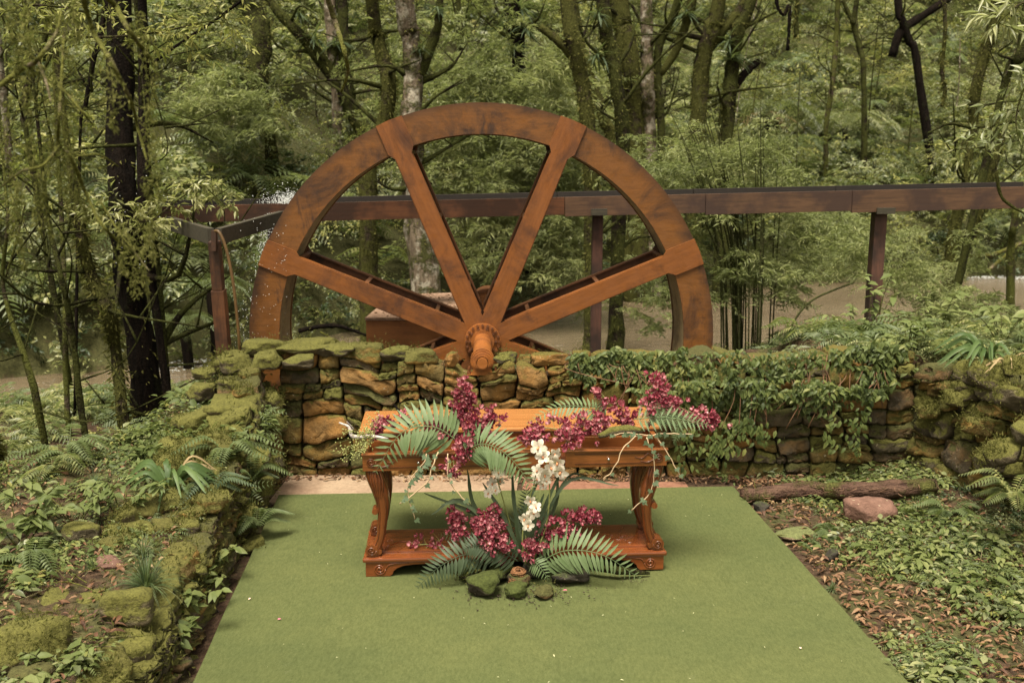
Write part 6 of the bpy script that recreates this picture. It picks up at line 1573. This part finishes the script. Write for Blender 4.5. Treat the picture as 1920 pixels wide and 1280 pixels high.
# small ferns and tufts
def small_fern(label, base, n, L_, mat='fern', name='small_fern', face=None, pin=.055):
    base = Vector(base); root = empty(name, base, 0, label, 'fern'); rn = random.Random(int(base.x * 999)); parts = []
    for k in range(n):
        a = rn.uniform(0, 6.28) if face is None else R(rn.uniform(*face)); d = Vector((math.cos(a), math.sin(a), 0)); ll = L_ * rn.uniform(.6, 1.1); up_ = rn.uniform(.25, .9)
        cp = curve_pts([Vector((0, 0, 0)), d * ll * .4 + Vector((0, 0, ll * .5 * up_)), d * ll * .95 + Vector((0, 0, ll * .45 * up_ - .05))], 20); pos = []; dd = []; sc = []
        for i in range(1, 20):
            tg = (cp[i] - cp[i - 1]).normalized(); sd = tg.cross(Vector((0, 0, 1))).normalized()
            for s in (-1, 1): pos.append(cp[i]); dd.append(tg * .35 + sd * s + Vector((0, 0, -.12))); sc.append(pin * math.sin(math.pi * (.12 + .82 * i / 20)) + .006)
        V, F = place(leaf_t(.32, .1, .2, 2), pos, dd, [[0, 0, 1]] * len(pos), sc); mb = MB(); mb.tube(cp, lerp_list([.0025, .001], 20), 3, caps=False); V2, F2 = mbV(mb)
        link_mesh('frond', np_mesh('frond', np.concatenate([V, V2]), np.concatenate([F, F2 + len(V)]), LM[mat]), root)
    return root
for px, py, Y, n, L_, mt, lb in [(430, 870, 5.95, 16, .34, 'fern', 'bright feathery fern cascading over the left wall corner'), (470, 900, 5.85, 12, .30, 'fern', 'feathery fern hanging down the left wall face beside the carpet'), (395, 985, 5.45, 9, .25, 'fern_dark', 'dark fern hanging in the gap of the left wall'),
        (60, 1050, 5.15, 10, .28, 'fern', 'upright ladder-leaved fern at the far left of the bank'), (480, 985, 5.55, 7, .26, 'fern', 'small fern drooping from the left wall onto the carpet edge'), (240, 1010, 5.3, 6, .15, 'fern', 'tiny fern in the leaf litter of the left bank'),
        (130, 850, 7.0, 8, .35, 'fern', 'fern growing in the shade between the thin stems at left'), (100, 880, 6.8, 6, .32, 'shrub', 'second shaded fern under the thin stems at left'), (1515, 1020, 5.75, 6, .10, 'fern', 'tiny fern beside the flat stone right of the carpet'),
        (1560, 1000, 5.9, 8, .16, 'fern', 'small fern sprouting before the red stone'), (1900, 930, 5.4, 9, .3, 'shrub', 'fern at the foot of the right-hand wall'), (1780, 960, 5.6, 8, .25, 'fern', 'low fern right of the log end')]:
    c_ = P(px, py, Y)
    if ground_z(c_.x, c_.y) > c_.z or 'carpet' not in lb and 'wall' not in lb: c_ = hit_ground(px, py + 6)
    small_fern(lb, c_, n, L_, mt)
# broad-leaved plants on the left bank
for (px, py, n, sz, sp, h_, lb) in [(40, 1000, 84, .085, .40, .30, 'bushy broad-leaved plant at the left edge of the bank'), (140, 960, 84, .080, .36, .28, 'broad-leaved plant between the left edge and the strap fern'), (230, 950, 60, .07, .3, .22, 'broad-leaved plant just left of the large strap fern'),
        (350, 1165, 54, .085, .20, .22, 'glossy-leaved plant against the lower left carpet edge'), (405, 1075, 42, .085, .16, .18, 'pointed-leaved plant leaning over the carpet edge below the left wall'), (330, 1235, 60, .095, .22, .14, 'large glossy-leaved plant at the bottom left beside the carpet'),
        (110, 1240, 50, .07, .25, .10, 'low broad-leaved plant on the bottom left stones'), (385, 1130, 40, .07, .16, .14, 'dark-leaved plant filling the gap between bank and carpet')]:
    c = hit_ground(px, py + 30); c.z = max(c.z, .1); leafy_plant('broadleaf_plant', lb, c, n, sz, sp, h_, 'herb', cat='plant')
def grass_tuft(label, base, n, L_, mat='grass', w=.05):
    base = Vector(base); root = empty('grass_tuft', base, 0, label, 'grass tuft'); V = []; F = []
    for k in range(n):
        a = rng.uniform(0, 6.28); sp = rng.uniform(.2, 1.0); ll = L_ * rng.uniform(.5, 1.1); d = Vector((math.cos(a), math.sin(a), 0)); cp = [d * (ll * sp * t) + Vector((0, 0, ll * (1.15 - sp * .5) * t - ll * .75 * t * t * sp * 1.1)) for t in np.linspace(0, 1, 7)]
        sd = d.cross(Vector((0, 0, 1))); o = len(V)
        for i, p in enumerate(cp): ww = .0028 * (1 - i / 6.5); V += [np.array(p - sd * ww), np.array(p + sd * ww)]
        for i in range(6): b = o + i * 2; F += [(b, b + 1, b + 3), (b, b + 3, b + 2)]
    link_mesh('blades', np_mesh('blades', np.array(V), np.array(F), LM[mat]), root)['kind'] = 'stuff'; return root
for px, py, z, n, L_, lb in ((275, 1110, .3, 260, .26, 'large grass tuft in the middle of the left bank'), (270, 1045, .3, 90, .20, 'thin upright grass tuft behind the large one on the left bank'), (175, 1070, .3, 60, .12, 'small grass tuft left of the large one'), (1560, 1110, .0, 80, .08, 'short grass tuft growing at the right carpet edge'),
        (1600, 1180, .0, 80, .08, 'second grass tuft at the right carpet edge lower down'), (1720, 1265, .0, 90, .13, 'grass tuft in the leaf litter at bottom right'), (180, 915, .1, 60, .16, 'grass tuft in front of the left trees')):
    grass_tuft(lb, hit_ground(px, py), n, L_)

# stones, log on the ground
def stone(label, k, mat, px, py, z, sc, r=0, cat='rock', name='rock'):
    c = hit_ground(px, py + 8); gz = c.z; o = boulder(name, k, mat, (c.x, c.y, gz + sc[2] * .35), sc, (random.uniform(-.1, .1), random.uniform(-.1, .1), r)); return tag(o, label, cat)
stone('red-brown rounded stone in front of the fallen log', 2, ST['red'], 1628, 968, .1, (.19, .14, .13), .2)
stone('flat grey stone slab sunk beside the right carpet edge', 4, ST['pebble'], 1492, 1000, .0, (.14, .10, .035), .3)
stone('small dark stone at the back right corner of the carpet', 5, ST['wetgrey'], 1428, 950, .0, (.06, .05, .05), .7)
stone('small dark stone in the leaf litter right of the carpet', 6, ST['wetgrey'], 1560, 1045, .0, (.05, .04, .06), .4)
stone('large mossy block at the bottom left corner', 0, ST['mossy'], 36, 1232, .22, (.22, .13, .13), .1)
stone('mossy square block at the bottom left beside the glossy plant', 3, ST['mossy'], 250, 1262, .15, (.12, .10, .10), .2)
stone('mossy stone standing among the plants left of the strap fern', 6, ST['mossy'], 243, 978, .32, (.07, .06, .09), .2)
stone('low moss-grown stone behind the grass tuft on the left bank', 1, ST['mossy'], 155, 1005, .3, (.10, .09, .08), .2)
stone('flat reddish stone half buried in the left bank', 5, ST['red'], 205, 1052, .3, (.08, .07, .03), .2)
stone('small pale stone at the bottom edge of the left bank', 2, ST['grey'], 62, 1272, .1, (.09, .07, .05), .2)
cp = curve_pts([G(1392, 945, .0) + Vector((0, 0, .05)), G(1500, 935, 0) + Vector((0, 0, .06)), G(1620, 935, .05) + Vector((0, 0, .06)), G(1752, 924, .08) + Vector((0, 0, .05))], 26)
root = empty('fallen_log', cp[0], 0, 'rotting brown fallen log lying along the foot of the back wall', 'log')
mb = MB(); mb.tube([p - cp[0] for p in cp], lerp_list([.050, .058, .056, .062, .05], 26), 14, jit=.30); mb.obj('log', bark_mat('bark_log', (.05, .028, .022), (.16, .095, .065), (.10, .10, .03), .22, stretch=(1.2, 6, 6)), root, smooth=True)
mb = MB()
for k in range(26):
    t_ = rng.uniform(1, 24.9); p = cp[int(t_)].lerp(cp[int(t_) + 1], t_ % 1) - cp[0]; s_ = Vector((rng.normal(0, .05), 0, rng.uniform(-.02, .05))); mb.tube([p + s_ + Vector((0, -.050, 0)), p + s_ + Vector((rng.normal(0, .03), -.066, rng.normal(0, .012))), p + s_ + Vector((rng.normal(0, .06), -.066, rng.normal(-.01, .02)))], [.002, .0035, .001], 4)
mb.obj('loose_bark', simple('loose_bark', (.15, .08, .045), .8), root, smooth=True)['kind'] = 'stuff'
# driftwood and roots on the far bank
for lb, pp, w, Y in (('pale bare branch lying on the far bank at left', [(320, 762), (250, 790), (180, 800), (110, 775)], 8, 11.6), ('dark tangled root mass at the water edge at left', [(330, 735), (280, 745), (230, 770), (150, 800)], 20, 12.4), ('dark mossy log end jutting into the stream at far left', [(20, 915), (60, 890), (120, 850), (190, 840)], 24, 9.8),
        ('bare root arching over the far bank at right', [(1820, 480), (1860, 478), (1900, 462), (1935, 450)], 9, 14.5), ('pale bare root reaching down to the water at far right', [(1850, 510), (1885, 480), (1915, 455)], 7, 14.2), ('dead branch on the bank behind the wheel', [(560, 620), (600, 612), (640, 612), (690, 630)], 9, 12.2), ('thin fallen stick slanting behind the steel box', [(600, 622), (650, 648), (690, 662)], 4, 10)):
    cp = curve_pts([P(a, b, Y) for a, b in pp], 16); mb = MB(); mb.tube(cp, lerp_list([M_PX(w, Y) / 2, M_PX(w, Y) / 2, M_PX(w, Y) / 4], 16), 8, jit=.5); tag(mb.obj('dead_branch', BK['branch'] if 'pale' in lb or 'bare' in lb or 'thin' in lb else BK['dark'], smooth=True), lb, 'branch')

# ================================================================== GROUND COVER
S_herb = []
for m_, sz in (('herb', .045), ('herb', .06), ('vine', .04), ('sage', .05)):
    pos = []; dd = []
    for k in range(16):
        a = rng.uniform(0, 6.28); rr = rng.uniform(.01, .09); pos.append((rr * math.cos(a), rr * math.sin(a), rng.uniform(.01, .07))); dd.append((math.cos(a), math.sin(a), rng.uniform(-.3, .3)))
    V, F = place(L_OVAL, pos, dd, np.array([[0, 0, 1]] * 16) + rng.normal(0, .25, (16, 3)), sz * rng.uniform(.6, 1.2, 16)); S_herb.append(src_obj('herb_rosette', V, F, LM[m_]))
S_tinyfern = [fern_src('tiny_fern', 'fern', 6, .13, .035, 9), fern_src('tiny_fern', 'herb', 5, .10, .03, 9)]
def in_carpet(x, y): return -1.62 < x < 1.90 and y < 6.72 and (x - (1.55 + (6.67 - y) * .0757)) < .02
pts = []; rots = []; sc = []; ls = []; ltr = []
def gc_density(x, y):
    n = noise.noise(Vector((x * 1.1, y * 1.1, 9)))
    if x > 0:                                          # right of the carpet: greener towards the wall
        return .08 + .62 * sm(lin(x, 1.9, 2.9)) + n * 2.1 if y < 6.8 else .7
    return (.34 + n * 1.5) * (1 - .75 * sm(lin(y, 5.6, 6.6)) * sm(lin(x, -2.5, -3.1)))
for i in range(12500):
    if rng.random() < .5: x = rng.uniform(1.5, 4.3); y = rng.uniform(3.2, 6.85)
    else: x = rng.uniform(-4.6, -1.5); y = rng.uniform(3.4, 7.4)
    if in_carpet(x, y) and x > -1.62: continue
    if x < 0 and x > left_wall_x(y) - .02: continue
    if rng.random() > gc_density(x, y): continue
    if x < 0 and ground_z(x, y) < .08 and rng.random() < .6: continue
    pts.append((x, y, ground_z(x, y) - .005)); rots.append((rng.normal(0, .2), rng.normal(0, .2), rng.uniform(0, 6.28))); sc.append(rng.uniform(.35, 1.0) * (1.45 if rng.random() < .12 else 1))
scatter('ground_herbs', 'low green herbs covering the leafy ground on both sides of the carpet', 'ground cover', pts, rots, sc, S_herb + S_tinyfern)
# behind the wall and on the near bank
pts = []; rots = []; sc = []
for i in range(4200):
    x = rng.uniform(-9, 9); y = rng.uniform(7.1, 14)
    ny = float(np.interp(x, NEAR_X, NEAR_Y))
    if y > ny + .1 or abs(x) > .6 * y + 1: continue
    if -2.5 < x < 2.4 and y < 9.6: continue
    if x < -2.4 and y < 9.3 and rng.random() < .6: continue
    pts.append((x, y, ground_z(x, y))); rots.append((rng.normal(0, .2), rng.normal(0, .2), rng.uniform(0, 6.28))); sc.append(rng.uniform(.25, .6))
scatter('near_bank_plants', 'leafy plants covering the near bank of the stream', 'undergrowth', pts, rots, sc, [S_small[0], S_small[1], S_small[2], S_fern[1], S_fern[2], S_shrub[1]])
pts = []; rots = []; sc = []
for i in range(900):
    if rng.random() < .55: x = rng.uniform(3.0, 5.2); y = rng.uniform(4.5, 7.8)
    else: x = rng.uniform(1.4, 4.4); y = rng.uniform(7.1, 8.8)
    if y < 6.9 and x < right_wall_x(y) + .22: continue
    pts.append((x, y, ground_z(x, y))); rots.append((rng.normal(0, .25), rng.normal(0, .25), rng.uniform(0, 6.28))); sc.append(rng.uniform(.14, .34))
scatter('bank_top_plants', 'pale leafy plants growing on the bank behind the right corner of the wall', 'undergrowth', pts, rots, sc, [S_small[0], S_small[1], S_fern[0], S_fern[1], S_small[3]])
pts = []; rots = []; sc = []
for i in range(420):
    x = rng.uniform(2.35, 3.6); y = rng.uniform(4.6, 6.5)
    if x > right_wall_x(y) + .05 or rng.random() > sm(lin(x, 2.2, right_wall_x(y) - .1)): continue
    pts.append((x, y, ground_z(x, y))); rots.append((rng.normal(0, .25), rng.normal(0, .25), rng.uniform(0, 6.28))); sc.append(rng.uniform(.15, .38))
scatter('wall_foot_plants', 'dark leafy plants crowding the foot of the right-hand wall', 'undergrowth', pts, rots, sc, [S_small[0], S_dark[0], S_small[1]])
# dead leaves
pos = []; dd = []; up = []; sc = []
for i in range(13000):
    r = rng.random()
    if r < .55: x = rng.uniform(1.5, 3.4); y = rng.uniform(3.2, 6.8)
    elif r < .85: x = rng.uniform(-3.9, -1.55); y = rng.uniform(3.4, 7.0)
    else: x = rng.uniform(-2.0, 3.0); y = rng.uniform(6.72, 6.86) if rng.random() < .6 else rng.uniform(7.0, 7.5)
    if in_carpet(x, y): continue
    if x > 0 and rng.random() < .7 * sm(lin(x, 2.4, 3.1)): continue
    if 6.85 < y < 7.0: continue
    pos.append((x, y, ground_z(x, y) + rng.uniform(.004, .03) if y < 6.9 else max(ground_z(x, y), .0) + .01)); a = rng.uniform(0, 6.28); dd.append((math.cos(a), math.sin(a), rng.normal(0, .25))); up.append((rng.normal(0, .35), rng.normal(0, .35), 1)); sc.append(rng.uniform(.018, .060) * (1.25 if rng.random() < .12 else 1))
V, F = place(leaf_t(.36, .35, .25, 3), pos, dd, up, sc); tag(link_mesh('leaf_litter', np_mesh('leaf_litter', V, F, LM['litter'], True)), 'brown fallen leaves littering the ground beside the carpet', 'fallen leaves', kind='stuff')
mb = MB()
for k in range(230):                                    # fallen twigs among the leaves
    x, y = (rng.uniform(1.6, 3.6), rng.uniform(3.4, 6.7)) if rng.random() < .6 else (rng.uniform(-3.4, -1.7), rng.uniform(3.6, 6.4))
    if in_carpet(x, y): continue
    a = rng.uniform(0, 6.28); l_ = rng.uniform(.05, .28); z = ground_z(x, y) + .02; p0 = Vector((x, y, z)); p2 = p0 + Vector((math.cos(a) * l_, math.sin(a) * l_, 0)); p2.z = ground_z(p2.x, p2.y) + rng.uniform(.01, .07) if not in_carpet(p2.x, p2.y) else z
    mb.tube(curve_pts([p0, (p0 + p2) / 2 + Vector((rng.normal(0, .02), rng.normal(0, .02), .015)), p2], 5), lerp_list([.0035, .0015], 5), 4, caps=False)
tag(mb.obj('fallen_twigs', BK['branch'], smooth=True), 'thin dry twigs strewn over the leafy ground', 'twigs', kind='stuff')
# leaves and twigs on wall top, on the box lid
pos = []; dd = []; up = []; sc = []
for i in range(1500):
    r = rng.random()
    if r < .7: x_ = rng.uniform(1.5, 2.8); y_ = rng.uniform(6.95, 7.8); p = (x_, y_, ground_z(x_, max(y_, 7.1)) + rng.uniform(.01, .05))
    else: x_ = rng.uniform(-1.6, 1.0); p = (x_, rng.uniform(6.98, 7.12), top_back(x_ + 1.68) - .02)
    pos.append(p); a = rng.uniform(0, 6.28); dd.append((math.cos(a), math.sin(a), rng.normal(0, .2))); up.append((rng.normal(0, .3), rng.normal(0, .3), 1)); sc.append(rng.uniform(.02, .05))
for i in range(160):
    u, v = rng.random(), rng.random(); q = BOX_Q[0].lerp(BOX_Q[1], u).lerp(BOX_Q[3].lerp(BOX_Q[2], u), v); pos.append((q.x, q.y, .89)); a = rng.uniform(0, 6.28); dd.append((math.cos(a), math.sin(a), rng.normal(0, .2))); up.append((rng.normal(0, .3), rng.normal(0, .3), 1)); sc.append(rng.uniform(.03, .06))
V, F = place(leaf_t(.30, .3, .2, 2), pos, dd, up, sc); tag(link_mesh('wall_top_litter', np_mesh('wall_top_litter', V, F, LM['litter'])), 'dry leaves lying on the wall top and the steel box', 'fallen leaves', kind='stuff')
# moss fuzz over the left wall's stones and right-hand wall
pos = []; dd = []; up = []; sc = []
dg = bpy.context.evaluated_depsgraph_get()
for wl, n in ((wall_left, 26000), (wall_right, 16000), (wall_back, 7000), ('rocks', 9000)):
    tris = []
    for ch in (wl.children if wl != 'rocks' else [o for o in bpy.data.objects if o.name.startswith('rock') and o.type == 'MESH' and not o.parent and 'mossy' in o['label']]):
        if ch.name.startswith('wall_core'): continue
        me = ch.data; M_ = (Matrix.Translation(wl.location) if wl != 'rocks' else Matrix()) @ Matrix.LocRotScale(ch.location, ch.rotation_euler, ch.scale); co = np.empty(len(me.vertices) * 3); me.vertices.foreach_get('co', co); co = co.reshape(-1, 3)
        co = co @ np.array(M_.to_3x3()).T + np.array(M_.translation)
        nr = np.empty(len(me.vertices) * 3); me.vertices.foreach_get('normal', nr); nr = nr.reshape(-1, 3) @ np.array(M_.to_3x3().inverted().transposed()).T; nr /= np.maximum(np.linalg.norm(nr, axis=1, keepdims=True), 1e-6)
        tris.append(np.concatenate([co, nr], 1))
    A_ = np.concatenate(tris); w_ = np.clip(A_[:, 5] + (.35 if wl != wall_back else -.1), 0, 1) ** 1.5 + .001; w_ /= w_.sum(); ix = rng.choice(len(A_), n, p=w_); S_ = A_[ix]
    nz_ = np.array([noise.noise(Vector(p_ * 4)) for p_ in S_[:, :3]]); k_ = nz_ > -.12; S_ = S_[k_]; n = len(S_)
    pos.append(S_[:, :3] + rng.normal(0, .022, (n, 3))); dd.append(S_[:, 3:] + rng.normal(0, .7, (n, 3))); up.append(rng.normal(0, 1, (n, 3))); sc.append(rng.uniform(.010, .026, n) * (1.25 if wl in (wall_left, wall_right) else .9))
pos = np.concatenate(pos); dd = np.concatenate(dd); up = np.concatenate(up); sc = np.concatenate(sc)
V, F = place(L_LANCE, pos, dd, up, sc); tag(link_mesh('wall_moss', np_mesh('wall_moss', V, F, LM['moss_fuzz'])), 'shaggy green moss growing over the stones of the walls', 'moss', kind='stuff')
# small feathery ground ferns over the left wall top
pts = []; rots = []; sc = []
for i in range(420):
    px = rng.uniform(250, 520); py = np.interp(px, [250, 400, 520], [850, 800, 760]) + abs(rng.normal(0, 65)); Y = float(np.interp(py, [750, 1060], [6.5, 5.3])); c = P(px, py, Y)
    if c.x > left_wall_x(Y) + .02: continue
    pts.append((c.x, c.y, max(c.z, ground_z(c.x, c.y)) - .03)); rots.append((rng.normal(0, .4), rng.normal(0, .4), rng.uniform(0, 6.28))); sc.append(rng.uniform(.6, 1.5))
scatter('wall_top_ferns', 'tiny ferns and herbs matted over the left wall', 'ground cover', pts, rots, sc, S_tinyfern + S_herb[:1])

# ================================================================== OVERHANGING FOREGROUND BRANCHES
def mossy_branch(label, polys, Y, w, hang, tufts=6, leafy=0, lm='hang'):
    o0 = P(*polys[0][0], Y); root = empty('hanging_branch', o0, 0, label, 'branch'); mb = MB(); alls = []
    for i, pl_ in enumerate(polys):
        cp = curve_pts([P(px, py, Y + .12 * math.sin(j * 2.1 + i)) for j, (px, py) in enumerate(pl_)], 22); alls.append(cp); mb.tube([p - o0 for p in cp], [M_PX(w * (1 if i == 0 else .6), Y) / 2 * k for k in lerp_list([1.2, 1, .5], 22)], 7, jit=.5)
    mb.obj('twig', BK['branch'], root, smooth=True)
    pos = []; dd = []; up = []; sc = []
    for (px, py, L_, wd) in hang:                       # strands of moss: (px, py) top, length and width in pixels
        a = P(px, py, Y + rng.normal(0, .1)); n = int(L_ * 1.35); Lm = M_PX(L_, Y); wm = M_PX(wd, Y)
        t = rng.random(n); ww = wm * np.sin(np.pi * np.clip(t * .8 + .15, 0, 1)) * .42
        x = a.x + .03 * Lm * np.sin(t * 9 + px) + rng.normal(0, 1, n) * ww; y = a.y + rng.normal(0, 1, n) * ww; z = a.z - t * Lm
        pos.append(np.stack([x, y, z], 1)); dd.append(rng.normal(0, .7, (n, 3)) + [0, 0, -.9]); up.append(rng.normal(0, 1, (n, 3))); sc.append(rng.uniform(.010, .022, n))
    if pos:
        pos = np.concatenate(pos); V, F = place(L_LANCE, pos - np.array(o0), np.concatenate(dd), np.concatenate(up), np.concatenate(sc)); link_mesh('hanging_moss', np_mesh('hanging_moss', V, F, LM[lm]), root)['kind'] = 'stuff'
    if leafy:
        pos = []; dd = []
        for k in range(leafy):
            cp = alls[rng.integers(0, len(alls))]; t = rng.uniform(6, 20.9); p = cp[int(t)].lerp(cp[int(t) + 1], t % 1); pos.append(np.array(p + Vector(rng.normal(0, .03, 3)))); dd.append(rng.normal(0, .7, 3) - [0, 0, .3])
        leaf_objs(root, 'leaf', L_LANCE, LM['herb'], pos, dd, rng.normal(0, .4, (leafy, 3)) + [0, -.5, .8], rng.uniform(.03, .05, leafy), 300)
    return root
mossy_branch('foreground bare branch zigzagging down the upper left, hung with moss', [[(150, -20), (175, 60), (205, 110), (245, 190), (258, 240), (275, 300)], [(120, 60), (115, 150), (110, 230), (112, 275), (150, 292), (185, 290), (222, 312)], [(112, 160), (150, 205), (175, 235)]], 3.0, 8,
             [(118, 20, 380, 30), (60, -10, 420, 26), (100, 140, 240, 24), (8, 180, 260, 22), (38, 60, 160, 18), (205, 110, 110, 26), (268, 20, 260, 20), (282, 200, 160, 16), (25, 340, 160, 18), (60, 250, 180, 14)])
mossy_branch('foreground forked twig at the far upper left with mossy tips', [[(-20, 175), (40, 130), (70, 112), (105, 62), (115, 20)], [(70, 115), (85, 150), (95, 190)], [(110, 275), (80, 310), (40, 322), (-10, 360)]], 2.8, 8, [(20, 0, 130, 16), (48, 20, 110, 20), (140, 0, 70, 16)])
mossy_branch('foreground mossy twig hanging in front of the thick black trunk', [[(130, 290), (165, 370), (190, 420), (225, 455), (250, 480)], [(190, 380), (220, 430), (280, 508)]], 2.9, 6, [(245, 440, 120, 24), (262, 380, 170, 16), (225, 420, 90, 20), (275, 330, 150, 12)])
mossy_branch('long foreground bare branch descending from the top left to the black trunks', [[(190, -15), (218, 15), (240, 55), (262, 85), (290, 120)]], 3.0, 9, [(245, 40, 60, 12)])
mossy_branch('pale curved branch hanging beside the big diagonal limb', [[(610, -15), (628, 40), (645, 95), (652, 135), (640, 172)]], 6.0, 8, [])
# leafy twigs in front of the flume on the left
def leaf_branch(label, pts, Y, n, size, mat, tpl=L_LANCE, spread=.16, name='leafy_branch'):
    cp = curve_pts([P(px, py, Y) for px, py in pts], 20); root = empty(name, cp[0], 0, label, 'branch'); mb = MB(); mb.tube([p - cp[0] for p in cp], lerp_list([.010, .006, .002], 20), 6, jit=.3); pos = []; dd = []; up = []
    for k in range(max(3, n // 11)):
        i = int(rng.uniform(3, 19)); a = cp[i]; d = Vector((rng.normal(0, 1), rng.normal(0, .7), rng.normal(-.1, .5))).normalized() * spread * rng.uniform(.5, 1.6); mb.tube([a - cp[0], a + d - cp[0]], [.002, .001], 3)
        for j in range(11): t = rng.uniform(.2, 1.05); pos.append(np.array(a + d * t)); dd.append(np.array(d.normalized()) * .8 + rng.normal(0, .6, 3) - [0, 0, .35]); up.append(rng.normal(0, .4, 3) + [0, -.4, .8])
    leaf_objs(root, 'leaf', tpl, LM[mat], pos, dd, up, rng.uniform(.6, 1.15, len(pos)) * size, 300); mb.obj('twigs', BK['thin'], root, smooth=True); return root
leaf_branch('leafy grey-green twig resting over the left end of the flume', [(215, 470), (280, 420), (340, 370), (390, 350), (440, 370)], 7.9, 300, .072, 'shrub', spread=.2)
leaf_branch('grey-green leaves hanging round the left end of the flume and black trunk', [(150, 420), (200, 390), (250, 400), (300, 440)], 7.7, 300, .072, 'shrub', spread=.22)
leaf_branch('leafy twig drooping over the flume near the wheel splash', [(330, 345), (380, 350), (410, 375), (428, 395)], 7.8, 110, .072, 'shrub', spread=.12)
leaf_branch('fine leafy branch reaching in across the upper left', [(60, 60), (180, 70), (300, 60), (400, 40), (470, 60)], 6.5, 420, .060, 'yellow', spread=.28)
leaf_branch('leafy branch filling the top left corner', [(-20, 30), (60, 10), (150, 20), (220, 40)], 6.0, 420, .055, 'yellow', spread=.25)
leaf_branch('pale long-leaved branch entering from the upper right edge', [(1940, -5), (1910, 10), (1880, 35), (1860, 60)], 5.5, 90, .11, 'sage', leaf_t(.16, .2, .2, 2), .12)
leaf_branch('leafy branch hanging in from the right edge above the flume', [(1940, 200), (1890, 215), (1840, 250), (1800, 270)], 8.5, 300, .075, 'shrub', spread=.3)
leaf_branch('large-leaved branch hanging at the right edge halfway up', [(1940, 130), (1915, 180), (1905, 230), (1915, 280)], 7.5, 110, .10, 'sage', spread=.25)
cp = curve_pts([P(1868, 320, 7.8), P(1876, 365, 7.8), P(1895, 385, 7.8), P(1930, 405, 7.8)], 14); mb = MB(); mb.tube(cp, lerp_list([.014, .012, .008], 14), 8, jit=.5); tag(mb.obj('mossy_twig', BK['moss'], smooth=True), 'mossy twig crossing in front of the flume at the right edge', 'branch')
cp = curve_pts([P(1740, 250, 9.5), P(1780, 232, 9.5), P(1830, 238, 9.5), P(1935, 222, 9.5)], 16); mb = MB(); mb.tube(cp, lerp_list([.008, .018, .020], 16), 8, jit=.5); tag(mb.obj('mossy_twig', BK['darkmoss'], smooth=True), 'dark mossy branch arching in from the right below the leaning trunk', 'branch')
# thin pale stems rising through the hillside undergrowth
stems = []
for i in range(46):
    x = rng.uniform(-13, 15); y = far_y(x) + rng.uniform(.5, 9)
    if abs(x) > .55 * y: continue
    h_ = rng.uniform(1.5, 4.5); b = Vector((x, y, ground_z(x, y))); tp = b + Vector((rng.normal(0, .3), rng.normal(0, .2), h_)); cp = curve_pts([b, b.lerp(tp, .5) + Vector((rng.normal(0, .12), 0, 0)), tp], 9); mb = MB(); mb.tube([p - b for p in cp], lerp_list([.022, .012], 9), 5, jit=.3)
    root = empty('sapling', b, 0, ('pale-barked', 'brown', 'green-stemmed', 'dark mossy')[i % 4] + ' thin young sapling rising out of the hillside undergrowth', 'sapling', 'thin saplings scattered over the hillside'); mb.obj('stem', BK[('pale', 'thin', 'culm', 'darkmoss')[i % 4]], root, smooth=True)
    m_ = 70; V, F = place(L_SIMPLE, np.array(tp - b) + rng.normal(0, .28, (m_, 3)) * [1, 1, 1.3], rng.normal(0, 1, (m_, 3)), rng.normal(0, .5, (m_, 3)) + [0, 0, 1], rng.uniform(.06, .11, m_)); link_mesh('leaves', np_mesh('leaves', V, F, LM['sage' if i % 2 else 'yellow']), root)
